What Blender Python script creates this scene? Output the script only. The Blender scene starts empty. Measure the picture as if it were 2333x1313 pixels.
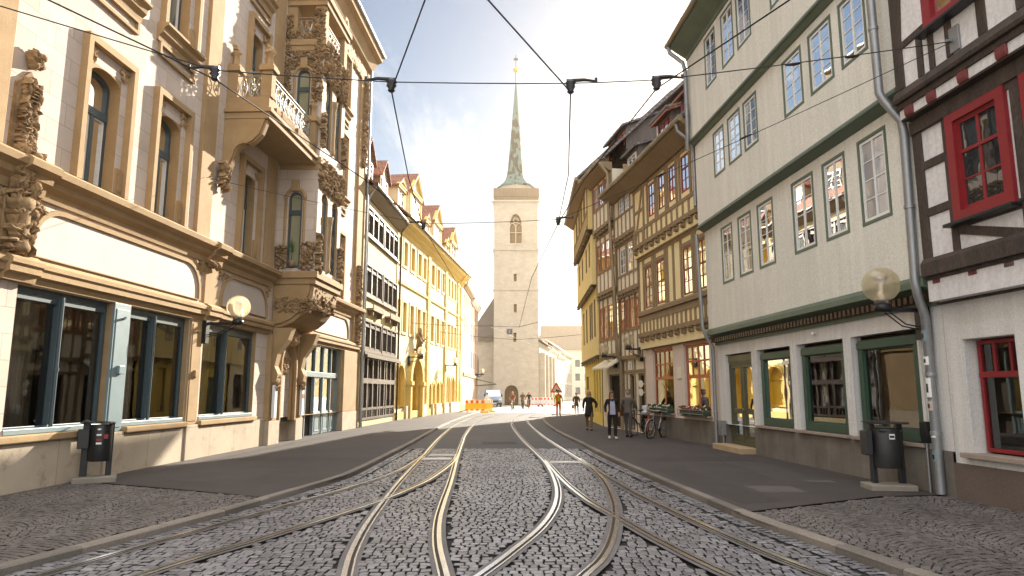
import bpy, bmesh, math, random
import numpy as np
from mathutils import Vector, Matrix, Euler
RND = random.Random(11)
rad = math.radians
S = bpy.context.scene
COL = S.collection
# ------------------------------------------------------------------ camera
cd = bpy.data.cameras.new("camera"); cam = bpy.data.objects.new("camera", cd); COL.objects.link(cam)
cd.lens = 24.0; cd.sensor_width = 36.0; cd.clip_start = 0.1; cd.clip_end = 3000
cam.location = (0, 0, 1.68); cam.rotation_euler = (rad(90 + 8.646), 0, 0)
S.camera = cam
# ------------------------------------------------------------------ sun and sky
SUN_AZ, SUN_EL = rad(23.0), rad(22.0)          # azimuth measured from +Y towards +X
sd = Vector((math.sin(SUN_AZ) * math.cos(SUN_EL), math.cos(SUN_AZ) * math.cos(SUN_EL), math.sin(SUN_EL)))
sl = bpy.data.lights.new("sun", 'SUN'); sl.energy = 5.0; sl.angle = rad(0.5); sl.color = (1.0, 0.90, 0.75)
so = bpy.data.objects.new("sun", sl); COL.objects.link(so)
so.rotation_euler = (-sd).to_track_quat('-Z', 'Y').to_euler(); so.location = sd * 200
W = bpy.data.worlds.new("World"); S.world = W; W.use_nodes = True
wt = W.node_tree; wn = wt.nodes; wl = wt.links
bg = wn["Background"]; bg.inputs[1].default_value = 0.043
sky = wn.new("ShaderNodeTexSky"); sky.sky_type = 'NISHITA'; sky.sun_disc = False
sky.sun_elevation = SUN_EL; sky.sun_rotation = SUN_AZ
sky.air_density = 1.0; sky.dust_density = 0.5; sky.ozone_density = 0.6; sky.altitude = 200
tc = wn.new("ShaderNodeTexCoord"); sx = wn.new("ShaderNodeSeparateXYZ"); wl.new(tc.outputs["Generated"], sx.inputs[0])
def wm(op, a, b=None):
    n = wn.new("ShaderNodeMath"); n.operation = op
    for i, v in enumerate((a, b)):
        if v is None: continue
        if isinstance(v, (int, float)): n.inputs[i].default_value = v
        else: wl.new(v, n.inputs[i])
    return n.outputs[0]
zz = wm('ADD', wm('MAXIMUM', sx.outputs[2], 0.0), 0.14)
cx = wn.new("ShaderNodeCombineXYZ"); wl.new(wm('DIVIDE', sx.outputs[0], zz), cx.inputs[0]); wl.new(wm('DIVIDE', sx.outputs[1], zz), cx.inputs[1])
mp = wn.new("ShaderNodeMapping"); mp.inputs["Rotation"].default_value = (0, 0, rad(-35)); mp.inputs["Scale"].default_value = (1.5, 0.62, 1); mp.inputs["Location"].default_value = (0.45, 0.3, 0)
wl.new(cx.outputs[0], mp.inputs[0])
cn = wn.new("ShaderNodeTexNoise"); cn.inputs["Scale"].default_value = 1.5; cn.inputs["Detail"].default_value = 9; cn.inputs["Roughness"].default_value = 0.62; cn.inputs["Distortion"].default_value = 0.5
wl.new(mp.outputs[0], cn.inputs["Vector"])
cr = wn.new("ShaderNodeMapRange"); cr.interpolation_type = 'SMOOTHSTEP'
cr.inputs[1].default_value = 0.48; cr.inputs[2].default_value = 0.66; cr.inputs[3].default_value = 0.0; cr.inputs[4].default_value = 0.8
wl.new(cn.outputs[0], cr.inputs[0])
mx = wn.new("ShaderNodeMixRGB"); wl.new(cr.outputs[0], mx.inputs[0]); wl.new(sky.outputs[0], mx.inputs[1]); mx.inputs[2].default_value = (8.0, 8.2, 8.4, 1)
# added fill: unseen bright cloud overhead and behind the viewer lifts the shaded facades
def smooth(v, a, b):
    n = wn.new("ShaderNodeMapRange"); n.interpolation_type = 'SMOOTHSTEP'; n.inputs[1].default_value = a; n.inputs[2].default_value = b; wl.new(v, n.inputs[0]); return n.outputs[0]
over = wm('MAXIMUM', smooth(sx.outputs[2], 0.66, 0.88), wm('MULTIPLY', smooth(wm('MULTIPLY', sx.outputs[1], -1.0), 0.05, 0.5), 0.7))
mx2 = wn.new("ShaderNodeMixRGB"); wl.new(over, mx2.inputs[0]); wl.new(mx.outputs[0], mx2.inputs[1]); mx2.inputs[2].default_value = (20.5, 20, 19.6, 1)
wl.new(mx2.outputs[0], bg.inputs[0])
# ------------------------------------------------------------------ exposure
vs = S.view_settings; vs.view_transform = 'Standard'; vs.look = 'None'; vs.gamma = 1.0; vs.use_curve_mapping = False
vs.exposure = 1.7
S.cycles.max_bounces = 8; S.cycles.transparent_max_bounces = 12; S.cycles.caustics_reflective = False; S.cycles.caustics_refractive = False

# ------------------------------------------------------------------ materials
MATS = {}
def nodes(name):
    m = bpy.data.materials.new(name); m.use_nodes = True
    nt = m.node_tree; b = nt.nodes["Principled BSDF"]
    return m, nt, b
def c4(c): return (c[0], c[1], c[2], 1)
def noise(nt, vec, scale, detail=5, rough=0.6):
    n = nt.nodes.new("ShaderNodeTexNoise"); n.inputs["Scale"].default_value = scale; n.inputs["Detail"].default_value = detail; n.inputs["Roughness"].default_value = rough
    nt.links.new(vec, n.inputs["Vector"]); return n.outputs[0]
def ramp(nt, fac, a, b, lo=0.0, hi=1.0):
    n = nt.nodes.new("ShaderNodeMapRange"); n.inputs[1].default_value = a; n.inputs[2].default_value = b; n.inputs[3].default_value = lo; n.inputs[4].default_value = hi
    nt.links.new(fac, n.inputs[0]); return n.outputs[0]
def mix(nt, fac, a, b, typ='MIX'):
    n = nt.nodes.new("ShaderNodeMixRGB"); n.blend_type = typ
    for i, v in enumerate((fac, a, b)):
        if isinstance(v, (int, float)): n.inputs[i].default_value = v
        elif isinstance(v, tuple): n.inputs[i].default_value = c4(v)
        else: nt.links.new(v, n.inputs[i])
    return n.outputs[0]
def pos(nt, sc=(1, 1, 1), rot=(0, 0, 0)):
    g = nt.nodes.new("ShaderNodeNewGeometry"); m = nt.nodes.new("ShaderNodeMapping"); m.inputs["Scale"].default_value = sc; m.inputs["Rotation"].default_value = rot
    nt.links.new(g.outputs["Position"], m.inputs[0]); return m.outputs[0]
def bump(nt, b, h, st, dist=0.02):
    n = nt.nodes.new("ShaderNodeBump"); n.inputs["Strength"].default_value = st; n.inputs["Distance"].default_value = dist
    nt.links.new(h, n.inputs["Height"]); nt.links.new(n.outputs[0], b.inputs["Normal"]); return n
def mat(name, col, rough=0.7, col2=None, scale=1.2, spread=0.25, bmp=0.0, bscale=25, metal=0.0, stretch=(1, 1, 1), spec=0.4, fine=0.15, streak=0.0):
    if name in MATS: return MATS[name]
    m, nt, b = nodes(name)
    if col2 is None: col2 = tuple(c * 0.8 for c in col)
    v = pos(nt, stretch)
    f = ramp(nt, noise(nt, v, scale, 6, 0.65), 0.5 - spread, 0.5 + spread)
    c = mix(nt, f, col2, col)
    if fine:
        g = ramp(nt, noise(nt, v, bscale * 1.7, 3), 0.3, 0.7, 1 - fine, 1 + fine * 0.5)
        c = mix(nt, 1.0, c, g, 'MULTIPLY')
    if streak:                                   # rain streaks and patch repairs
        g = ramp(nt, noise(nt, pos(nt, (2.6, 2.6, 0.16)), 1.6, 6, 0.7), 0.42, 0.62, 1 - streak, 1.0); c = mix(nt, 1.0, c, g, 'MULTIPLY')
        g = ramp(nt, noise(nt, pos(nt), 0.8, 3, 0.5), 0.60, 0.63, 1.0, 1.0 + streak * 0.4); c = mix(nt, 1.0, c, g, 'MULTIPLY')
    nt.links.new(c, b.inputs["Base Color"])
    b.inputs["Roughness"].default_value = rough; b.inputs["Metallic"].default_value = metal; b.inputs["Specular IOR Level"].default_value = spec
    if bmp: bump(nt, b, noise(nt, v, bscale, 5, 0.7), bmp)
    MATS[name] = m; return m
def brickmat(name, c1, c2, cm, bw, bh, ms=0.012, axis='yz', rough=0.8, bst=0.4, off=0.5, spread=0.3, blot=None):
    if name in MATS: return MATS[name]
    m, nt, b = nodes(name)
    g = nt.nodes.new("ShaderNodeNewGeometry"); s = nt.nodes.new("ShaderNodeSeparateXYZ"); nt.links.new(g.outputs["Position"], s.inputs[0])
    cc = nt.nodes.new("ShaderNodeCombineXYZ")
    add = nt.nodes.new("ShaderNodeMath"); add.operation = 'ADD'; nt.links.new(s.outputs[0], add.inputs[0]); nt.links.new(s.outputs[1], add.inputs[1])
    nt.links.new(add.outputs[0] if axis == 'yz' else s.outputs[0], cc.inputs[0]); nt.links.new(s.outputs[2], cc.inputs[1])
    t = nt.nodes.new("ShaderNodeTexBrick"); t.offset = off
    for k, v in (("Scale", 1.0), ("Mortar Size", ms), ("Mortar Smooth", 0.3), ("Bias", 0.0), ("Brick Width", bw), ("Row Height", bh)): t.inputs[k].default_value = v
    t.inputs["Color1"].default_value = c4(c1); t.inputs["Color2"].default_value = c4(c2); t.inputs["Mortar"].default_value = c4(cm)
    nt.links.new(cc.outputs[0], t.inputs["Vector"])
    f = ramp(nt, noise(nt, g.outputs["Position"], 0.9, 7, 0.7), 0.5 - spread, 0.5 + spread, 0.72, 1.1)
    c = mix(nt, 1.0, t.outputs[0], f, 'MULTIPLY')
    if blot:
        f2 = ramp(nt, noise(nt, g.outputs["Position"], 2.3, 6, 0.7), 0.56, 0.68, 0, 0.7); c = mix(nt, f2, c, blot)
    nt.links.new(c, b.inputs["Base Color"]); b.inputs["Roughness"].default_value = rough
    hm = mix(nt, 0.12, t.outputs["Fac"], noise(nt, g.outputs["Position"], 30, 4)); inv = nt.nodes.new("ShaderNodeInvert"); nt.links.new(hm, inv.inputs[1])
    bump(nt, b, inv.outputs[0], bst, 0.015)
    MATS[name] = m; return m
def paneglass(name, inner=(0.02, 0.022, 0.025), inner2=None, clear=False, ior=1.9, wob=0.06, wsc=1.6):
    if name in MATS: return MATS[name]
    m, nt, b = nodes(name); out = nt.nodes["Material Output"]; nt.nodes.remove(b)
    v = pos(nt)
    fr = nt.nodes.new("ShaderNodeFresnel"); fr.inputs[0].default_value = ior
    gl = nt.nodes.new("ShaderNodeBsdfGlossy"); gl.inputs["Roughness"].default_value = 0.015; gl.inputs[0].default_value = (0.93, 0.95, 0.96, 1)
    bn = nt.nodes.new("ShaderNodeBump"); bn.inputs["Strength"].default_value = wob; bn.inputs["Distance"].default_value = 0.05
    nt.links.new(noise(nt, v, wsc, 2), bn.inputs["Height"]); nt.links.new(bn.outputs[0], gl.inputs["Normal"])
    if clear:
        d = nt.nodes.new("ShaderNodeBsdfTransparent"); d.inputs[0].default_value = (0.86, 0.9, 0.88, 1)
    else:
        d = nt.nodes.new("ShaderNodeBsdfDiffuse")
        if inner2: nt.links.new(mix(nt, ramp(nt, noise(nt, pos(nt, (1, 1, 0.4)), 2.2, 2), 0.46, 0.54), inner, inner2), d.inputs[0])
        else: d.inputs[0].default_value = c4(inner)
    mxs = nt.nodes.new("ShaderNodeMixShader"); nt.links.new(fr.outputs[0], mxs.inputs[0]); nt.links.new(d.outputs[0], mxs.inputs[1]); nt.links.new(gl.outputs[0], mxs.inputs[2])
    nt.links.new(mxs.outputs[0], out.inputs[0]); MATS[name] = m; return m
def stonemat(name, c1, c2, c3, rough=0.55, bst=0.35):
    m, nt, b = nodes(name); g = nt.nodes.new("ShaderNodeNewGeometry")
    r = nt.nodes.new("ShaderNodeValToRGB"); e = r.color_ramp.elements; e[0].color = c4(c1); e[1].color = c4(c3); k = e.new(0.55); k.color = c4(c2)
    nt.links.new(g.outputs["Random Per Island"], r.inputs[0])
    f = ramp(nt, noise(nt, g.outputs["Position"], 35, 5, 0.7), 0.25, 0.75, 0.65, 1.25)
    f2 = ramp(nt, noise(nt, g.outputs["Position"], 0.55, 4, 0.6), 0.3, 0.7, 0.75, 1.2)
    c = mix(nt, 1.0, mix(nt, 1.0, r.outputs[0], f, 'MULTIPLY'), f2, 'MULTIPLY')
    nt.links.new(c, b.inputs["Base Color"]); b.inputs["Roughness"].default_value = rough; b.inputs["Specular IOR Level"].default_value = 0.5
    bump(nt, b, noise(nt, g.outputs["Position"], 60, 5, 0.7), bst, 0.006); MATS[name] = m; return m
def tilemat(name, c1, c2, per=0.32):
    if name in MATS: return MATS[name]
    m = brickmat(name, c1, c2, tuple(c * 0.35 for c in c1), 0.22, per * 0.6, 0.02, 'yz', 0.8, 0.9, 0.5, 0.3, tuple(c * 0.45 for c in c2)); return m
# palette
SAND = brickmat("sandstone_blocks", (0.62, 0.53, 0.46), (0.55, 0.46, 0.38), (0.36, 0.28, 0.20), 0.95, 0.44, 0.007, 'yz', 0.85, 0.3)
SANDT = mat("sandstone_trim", (0.44, 0.305, 0.16), 0.85, (0.29, 0.185, 0.088), 1.4, 0.3, 0.35, 40)
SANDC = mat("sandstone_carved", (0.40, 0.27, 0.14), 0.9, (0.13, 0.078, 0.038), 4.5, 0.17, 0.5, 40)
PLINTH = brickmat("sandstone_plinth", (0.50, 0.42, 0.32), (0.46, 0.37, 0.27), (0.22, 0.16, 0.10), 1.5, 0.8, 0.006, 'yz', 0.85, 0.3, 0.0, 0.3, (0.26, 0.2, 0.14))
SIGNW = mat("sign_panel_cream", (0.52, 0.455, 0.395), 0.7, (0.44, 0.38, 0.32), 0.9, 0.22, 0.1, 25, fine=0.1)
TEAL = mat("teal_paint", (0.065, 0.095, 0.11), 0.4, (0.045, 0.068, 0.08), 2.0, 0.3, 0.1, 60)
TEALL = mat("teal_paint_light", (0.22, 0.29, 0.31), 0.4, (0.16, 0.22, 0.24), 2.0, 0.3, 0.1, 60)
DARK = mat("interior_dark", (0.012, 0.010, 0.009), 0.9, fine=0)
ROOMW = mat("interior_wall", (0.16, 0.13, 0.10), 0.9, (0.08, 0.06, 0.05), 0.8)
GLC = paneglass("shop_glass", clear=True, ior=2.0, wob=0.03, wsc=0.9)
GLD = paneglass("dark_glass")
GLB = paneglass("glass_with_blinds", (0.03, 0.03, 0.03), (0.38, 0.36, 0.33), ior=2.3, wob=0.04, wsc=1.2)
GLY = paneglass("glass_warm_room", (0.10, 0.08, 0.05), (0.60, 0.52, 0.36), ior=2.2, wob=0.05, wsc=1.2)
CREAM = mat("pale_green_render", (0.77, 0.755, 0.68), 0.9, (0.70, 0.685, 0.61), 0.5, 0.3, 0.45, 14, streak=0.09)
WHITEP = mat("white_render", (0.74, 0.73, 0.71), 0.85, (0.66, 0.65, 0.62), 0.6, 0.3, 0.12, 20, streak=0.12)
WHITET = mat("white_infill", (0.76, 0.74, 0.74), 0.85, (0.67, 0.66, 0.66), 1.0, 0.3, 0.3, 9, streak=0.12)
WHITEB = mat("white_window_paint", (0.80, 0.80, 0.78), 0.45, (0.72, 0.72, 0.70), 2, 0.3)
GREEN = mat("green_paint", (0.034, 0.080, 0.052), 0.45, (0.024, 0.058, 0.038), 2.0, 0.3, 0.1, 50)
GREENG = mat("grey_green_paint", (0.14, 0.18, 0.13), 0.55, (0.09, 0.12, 0.085), 1.6, 0.3, 0.15, 40)
GREYPL = mat("grey_plinth", (0.23, 0.21, 0.18), 0.9, (0.13, 0.11, 0.09), 0.9, 0.22, 0.5, 30, streak=0.16)
PEBBLE = mat("pebbledash_plinth", (0.20, 0.15, 0.12), 0.95, (0.13, 0.10, 0.085), 1.2, 0.3, 0.9, 60, fine=0.5)
TIMBER = mat("dark_oak_timber", (0.095, 0.070, 0.055), 0.8, (0.035, 0.026, 0.022), 5.0, 0.3, 0.8, 30, stretch=(1, 1, 0.25), fine=0.5)
TIMBRO = mat("brown_timber", (0.32, 0.235, 0.135), 0.8, (0.22, 0.155, 0.086), 4.0, 0.3, 0.5, 30, stretch=(1, 1, 0.3), fine=0.3)
OCHRE = mat("yellow_infill", (0.85, 0.73, 0.43), 0.85, (0.80, 0.67, 0.37), 1.2, 0.3, 0.3, 16)
IVORY = mat("ivory_infill", (0.78, 0.72, 0.58), 0.85, (0.72, 0.65, 0.50), 1.2, 0.3, 0.3, 16)
RED = mat("red_paint", (0.27, 0.018, 0.022), 0.4, (0.19, 0.012, 0.016), 2.0, 0.3, 0.15, 50)
ORNG = mat("orange_red_paint", (0.48, 0.14, 0.05), 0.45, (0.36, 0.08, 0.025), 2.0, 0.3, 0.1, 50)
STONE = mat("sill_stone", (0.36, 0.29, 0.24), 0.85, (0.28, 0.22, 0.18), 3.0, 0.3, 0.3, 60)
ZINC = mat("zinc_pipe", (0.34, 0.35, 0.36), 0.45, (0.24, 0.25, 0.26), 2.0, 0.3, 0.1, 40, metal=0.6)
GUTT = mat("old_gutter_metal", (0.36, 0.30, 0.20), 0.5, (0.24, 0.19, 0.12), 2.0, 0.3, 0.1, 40, metal=0.5)
SLATE = tilemat("grey_roof_tiles", (0.27, 0.24, 0.235), (0.19, 0.17, 0.17))
TILE = tilemat("red_roof_tiles", (0.37, 0.15, 0.085), (0.27, 0.105, 0.06))
BOARD = mat("weathered_boards", (0.22, 0.185, 0.165), 0.85, (0.12, 0.10, 0.09), 6.0, 0.3, 0.6, 20, stretch=(2.2, 2.2, 0.12), fine=0.3)
BLACK = mat("black_metal", (0.018, 0.018, 0.020), 0.4, (0.012, 0.012, 0.013), 3, 0.3, 0.05, 60)
BINM = mat("dark_bin_metal", (0.045, 0.043, 0.045), 0.45, (0.03, 0.028, 0.03), 3, 0.3, 0.1, 60, metal=0.3)
CONC = mat("concrete", (0.30, 0.27, 0.22), 0.9, (0.2, 0.18, 0.15), 3, 0.3, 0.4, 50)
STEEL = mat("polished_rail_steel", (0.80, 0.83, 0.88), 0.24, (0.60, 0.63, 0.68), 3, 0.3, 0.05, 60, metal=1.0)
RUST = mat("rail_groove_rust", (0.05, 0.035, 0.025), 0.8, (0.03, 0.02, 0.015), 5, 0.3)
ASPH = mat("road_asphalt", (0.085, 0.080, 0.080), 0.75, (0.055, 0.050, 0.050), 0.5, 0.25, 0.5, 90, fine=0.45, spec=0.5)
ASPW = mat("pavement_asphalt", (0.075, 0.063, 0.060), 0.8, (0.05, 0.042, 0.040), 0.6, 0.25, 0.5, 110, fine=0.45)
BED = mat("joint_sand", (0.020, 0.018, 0.017), 0.95, (0.012, 0.011, 0.010), 6, 0.3)
SETT = stonemat("granite_setts", (0.11, 0.106, 0.116), (0.15, 0.146, 0.158), (0.215, 0.21, 0.225), 0.36)
FANS = stonemat("small_paving_setts", (0.075, 0.064, 0.061), (0.10, 0.086, 0.081), (0.135, 0.117, 0.11), 0.55)
KERB = stonemat("kerb_granite", (0.13, 0.115, 0.10), (0.165, 0.145, 0.125), (0.22, 0.19, 0.16), 0.7)
LEAF = mat("leaf_green", (0.07, 0.13, 0.03), 0.6, (0.035, 0.07, 0.02), 8, 0.3)
YELHOUSE = mat("yellow_house_render", (0.86, 0.77, 0.50), 0.85, (0.81, 0.71, 0.43), 0.5, 0.3, 0.2, 20)
YELTRIM = mat("yellow_trim", (0.76, 0.57, 0.18), 0.8, (0.70, 0.50, 0.13), 0.8, 0.3, 0.2, 25)
YELDEEP = mat("deep_yellow_shutter", (0.62, 0.40, 0.03), 0.6, (0.55, 0.34, 0.025), 0.8, 0.3)
GLOBE = None

# ------------------------------------------------------------------ mesh builder
class Fac:                                     # a facade: origin, direction along it, outward normal
    def __init__(s, ox, oy, dx, dy, side):
        n = math.hypot(dx, dy); s.o = Vector((ox, oy, 0)); s.e = Vector((dx / n, dy / n, 0))
        s.n = Vector((dy / n, -dx / n, 0)) if side == 'L' else Vector((-dy / n, dx / n, 0))
    def __call__(s, a, d, z): return s.o + s.e * a + s.n * d + Vector((0, 0, z))
IDN = lambda a, d, z: Vector((a, d, z))
def arc(cx, cy, r, a0, a1, n, ry=None):
    ry = r if ry is None else ry
    return [(cx + r * math.cos(rad(a0 + (a1 - a0) * i / n)), cy + ry * math.sin(rad(a0 + (a1 - a0) * i / n))) for i in range(n + 1)]
def archpoly(s0, s1, z0, zs, zt, n=10):        # rectangle with an arched top from spring zs to crown zt
    return [(s0, z0), (s1, z0)] + arc((s0 + s1) / 2, zs, (s1 - s0) / 2, 0, 180, n, zt - zs)
class MB:
    def __init__(s, F=IDN): s.F = F; s.v = []; s.f = []; s.m = []; s.s = []
    def add(s, vs, fs, m=0, sm=False, raw=False):
        o = len(s.v); s.v += [Vector(v) if raw else s.F(*v) for v in vs]
        for f in fs: s.f.append([i + o for i in f]); s.m.append(m); s.s.append(sm)
        return s
    def box(s, a0, a1, b0, b1, c0, c1, m=0):
        return s.add([(a0, b0, c0), (a1, b0, c0), (a1, b1, c0), (a0, b1, c0), (a0, b0, c1), (a1, b0, c1), (a1, b1, c1), (a0, b1, c1)],
                     [(0, 3, 2, 1), (4, 5, 6, 7), (0, 1, 5, 4), (1, 2, 6, 5), (2, 3, 7, 6), (3, 0, 4, 7)], m)
    def quad(s, p, m=0): return s.add(p, [tuple(range(len(p)))], m)
    def prism(s, poly, lo, hi, ax='d', m=0, sm=False):
        P = {'d': lambda p, t: (p[0], t, p[1]), 's': lambda p, t: (t, p[0], p[1]), 'z': lambda p, t: (p[0], p[1], t)}[ax]
        n = len(poly); vs = [P(p, lo) for p in poly] + [P(p, hi) for p in poly]
        s.add(vs, [tuple(range(n)), tuple(range(2 * n - 1, n - 1, -1))], m)
        o = len(s.v) - 2 * n
        for i in range(n):
            j = (i + 1) % n; s.f.append([o + i, o + j, o + n + j, o + n + i]); s.m.append(m); s.s.append(sm)
        return s
    def frame(s, outer, inner, lo, hi, m=0):    # ring between two matching outlines (s,z)
        n = len(outer)
        vs = [(p[0], hi, p[1]) for p in outer] + [(p[0], hi, p[1]) for p in inner] + [(p[0], lo, p[1]) for p in outer] + [(p[0], lo, p[1]) for p in inner]
        fs = []
        for i in range(n):
            j = (i + 1) % n
            fs += [(i, j, n + j, n + i), (2 * n + i, 3 * n + i, 3 * n + j, 2 * n + j), (i, 2 * n + i, 2 * n + j, j), (n + i, n + j, 3 * n + j, 3 * n + i)]
        return s.add(vs, fs, m)
    def rframe(s, s0, s1, z0, z1, w, lo, hi, m=0, wb=None):
        wb = w if wb is None else wb
        return s.frame([(s0, z0), (s1, z0), (s1, z1), (s0, z1)], [(s0 + w, z0 + wb), (s1 - w, z0 + wb), (s1 - w, z1 - w), (s0 + w, z1 - w)], lo, hi, m)
    def beam(s, a, b, w, lo, hi, m=0):          # straight timber between two facade points
        dx, dz = b[0] - a[0], b[1] - a[1]; n = math.hypot(dx, dz); px, pz = -dz / n * w / 2, dx / n * w / 2
        return s.prism([(a[0] + px, a[1] + pz), (b[0] + px, b[1] + pz), (b[0] - px, b[1] - pz), (a[0] - px, a[1] - pz)], lo, hi, 'd', m)
    def tube(s, pts, r, n=6, m=0, cap=True, sm=True):
        P = [s.F(*p) for p in pts]; rs = r if isinstance(r, (list, tuple)) else [r] * len(P); vs = []; up = Vector((0, 0, 1)); prev = None
        for i, p in enumerate(P):
            t = (P[min(i + 1, len(P) - 1)] - P[max(i - 1, 0)])
            t = t.normalized() if t.length > 1e-9 else up
            a = prev if prev is not None else (Vector((1, 0, 0)) if abs(t.z) > 0.9 else up)
            a = (a - t * a.dot(t)); a = a.normalized() if a.length > 1e-6 else t.orthogonal().normalized(); prev = a; b = t.cross(a)
            for k in range(n):
                q = 2 * math.pi * k / n; vs.append(p + (a * math.cos(q) + b * math.sin(q)) * rs[i])
        fs = [(i * n + k, i * n + (k + 1) % n, (i + 1) * n + (k + 1) % n, (i + 1) * n + k) for i in range(len(P) - 1) for k in range(n)]
        s.add(vs, fs, m, sm, True)
        if cap: s.add(vs[:n], [tuple(range(n - 1, -1, -1))], m, False, True); s.add(vs[-n:], [tuple(range(n))], m, False, True)
        return s
    def lathe(s, prof, c=(0, 0, 0), n=12, m=0, sm=True, sx=1, sy=1):
        vs = [(c[0] + r * sx * math.cos(2 * math.pi * k / n), c[1] + r * sy * math.sin(2 * math.pi * k / n), c[2] + z) for r, z in prof for k in range(n)]
        fs = [(i * n + k, i * n + (k + 1) % n, (i + 1) * n + (k + 1) % n, (i + 1) * n + k) for i in range(len(prof) - 1) for k in range(n)]
        s.add(vs, fs, m, sm); o = len(s.v) - len(vs)
        for q in (list(range(o + n - 1, o - 1, -1)), list(range(o + len(vs) - n, o + len(vs)))): s.f.append(q); s.m.append(m); s.s.append(False)
        return s
    def sph(s, c, rx, ry=None, rz=None, n=10, k=7, m=0, jit=0.0, sm=True):
        ry = rx if ry is None else ry; rz = rx if rz is None else rz; vs = [(c[0], c[1], c[2] - rz)]
        for i in range(1, k):
            t = math.pi * i / k
            for j in range(n):
                q = 2 * math.pi * j / n; u = 1 + RND.uniform(-jit, jit)
                vs.append((c[0] + rx * u * math.sin(t) * math.cos(q), c[1] + ry * u * math.sin(t) * math.sin(q), c[2] - rz * u * math.cos(t)))
        vs.append((c[0], c[1], c[2] + rz)); L = len(vs) - 1
        fs = [(0, 1 + (j + 1) % n, 1 + j) for j in range(n)] + [(L, L - n + j, L - n + (j + 1) % n) for j in range(n)]
        fs += [(1 + i * n + j, 1 + i * n + (j + 1) % n, 1 + (i + 1) * n + (j + 1) % n, 1 + (i + 1) * n + j) for i in range(k - 2) for j in range(n)]
        return s.add(vs, fs, m, sm)
    def carve(s, a0, a1, z0, z1, d, n, r, m=0, depth=0.5):   # carved foliage: many small leaves, stems and buds in relief
        n = int(n * 2.2); r *= 0.78
        for i in range(n):
            a, z = RND.uniform(a0, a1), RND.uniform(z0, z1); q = r * RND.uniform(0.45, 1.1); kind = i % 6; t = RND.uniform(0, math.pi)
            la, lz = (q, q) if kind == 0 else (q * 0.42, q * 1.4); dd = q * depth * RND.uniform(0.8, 1.3); dc = d + RND.uniform(0, r * 0.55); c_, s_ = math.cos(t), math.sin(t); vs = [(a, dc + dd, z)]
            for k in range(6): u, v = la * math.cos(k * math.pi / 3 + .5236), lz * math.sin(k * math.pi / 3 + .5236); vs.append((a + (u * c_ - v * s_) * 0.7, dc + dd * 0.62, z + (u * s_ + v * c_) * 0.7))
            for k in range(6): u, v = la * math.cos(k * math.pi / 3 + .5236), lz * math.sin(k * math.pi / 3 + .5236); vs.append((a + u * c_ - v * s_, dc - dd * 0.5, z + u * s_ + v * c_))
            s.add(vs, [(0, 1 + k, 1 + (k + 1) % 6) for k in range(6)] + [(1 + k, 7 + k, 7 + (k + 1) % 6, 1 + (k + 1) % 6) for k in range(6)], m, kind == 0)
        return s
    def wall(s, s0, s1, z0, z1, holes=(), d=0.0, rev=0.16, m=0, mr=None):   # front sheet with rectangular openings and reveals
        mr = m if mr is None else mr
        xs = sorted({s0, s1} | {min(max(h[i], s0), s1) for h in holes for i in (0, 1)}); zs = sorted({z0, z1} | {min(max(h[i], z0), z1) for h in holes for i in (2, 3)})
        for i in range(len(xs) - 1):
            for j in range(len(zs) - 1):
                cx_, cz_ = (xs[i] + xs[i + 1]) / 2, (zs[j] + zs[j + 1]) / 2
                if any(h[0] < cx_ < h[1] and h[2] < cz_ < h[3] for h in holes): continue
                s.quad([(xs[i], d, zs[j]), (xs[i + 1], d, zs[j]), (xs[i + 1], d, zs[j + 1]), (xs[i], d, zs[j + 1])], m)
        for h in holes:
            a, b, c, e = h[:4]; q = d - rev
            s.quad([(a, d, c), (a, q, c), (a, q, e), (a, d, e)], mr); s.quad([(b, d, c), (b, q, c), (b, q, e), (b, d, e)], mr)
            s.quad([(a, d, c), (b, d, c), (b, q, c), (a, q, c)], mr); s.quad([(a, d, e), (b, d, e), (b, q, e), (a, q, e)], mr)
        return s
    def shell(s, s0, s1, z0, z1, d, depth, m=0, top=True):   # side, back and top walls behind a front sheet
        b = d - depth
        s.quad([(s0, d, z0), (s0, b, z0), (s0, b, z1), (s0, d, z1)], m); s.quad([(s1, d, z0), (s1, b, z0), (s1, b, z1), (s1, d, z1)], m)
        s.quad([(s0, b, z0), (s1, b, z0), (s1, b, z1), (s0, b, z1)], m)
        if top: s.quad([(s0, d, z1), (s1, d, z1), (s1, b, z1), (s0, b, z1)], m)
        return s
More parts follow.
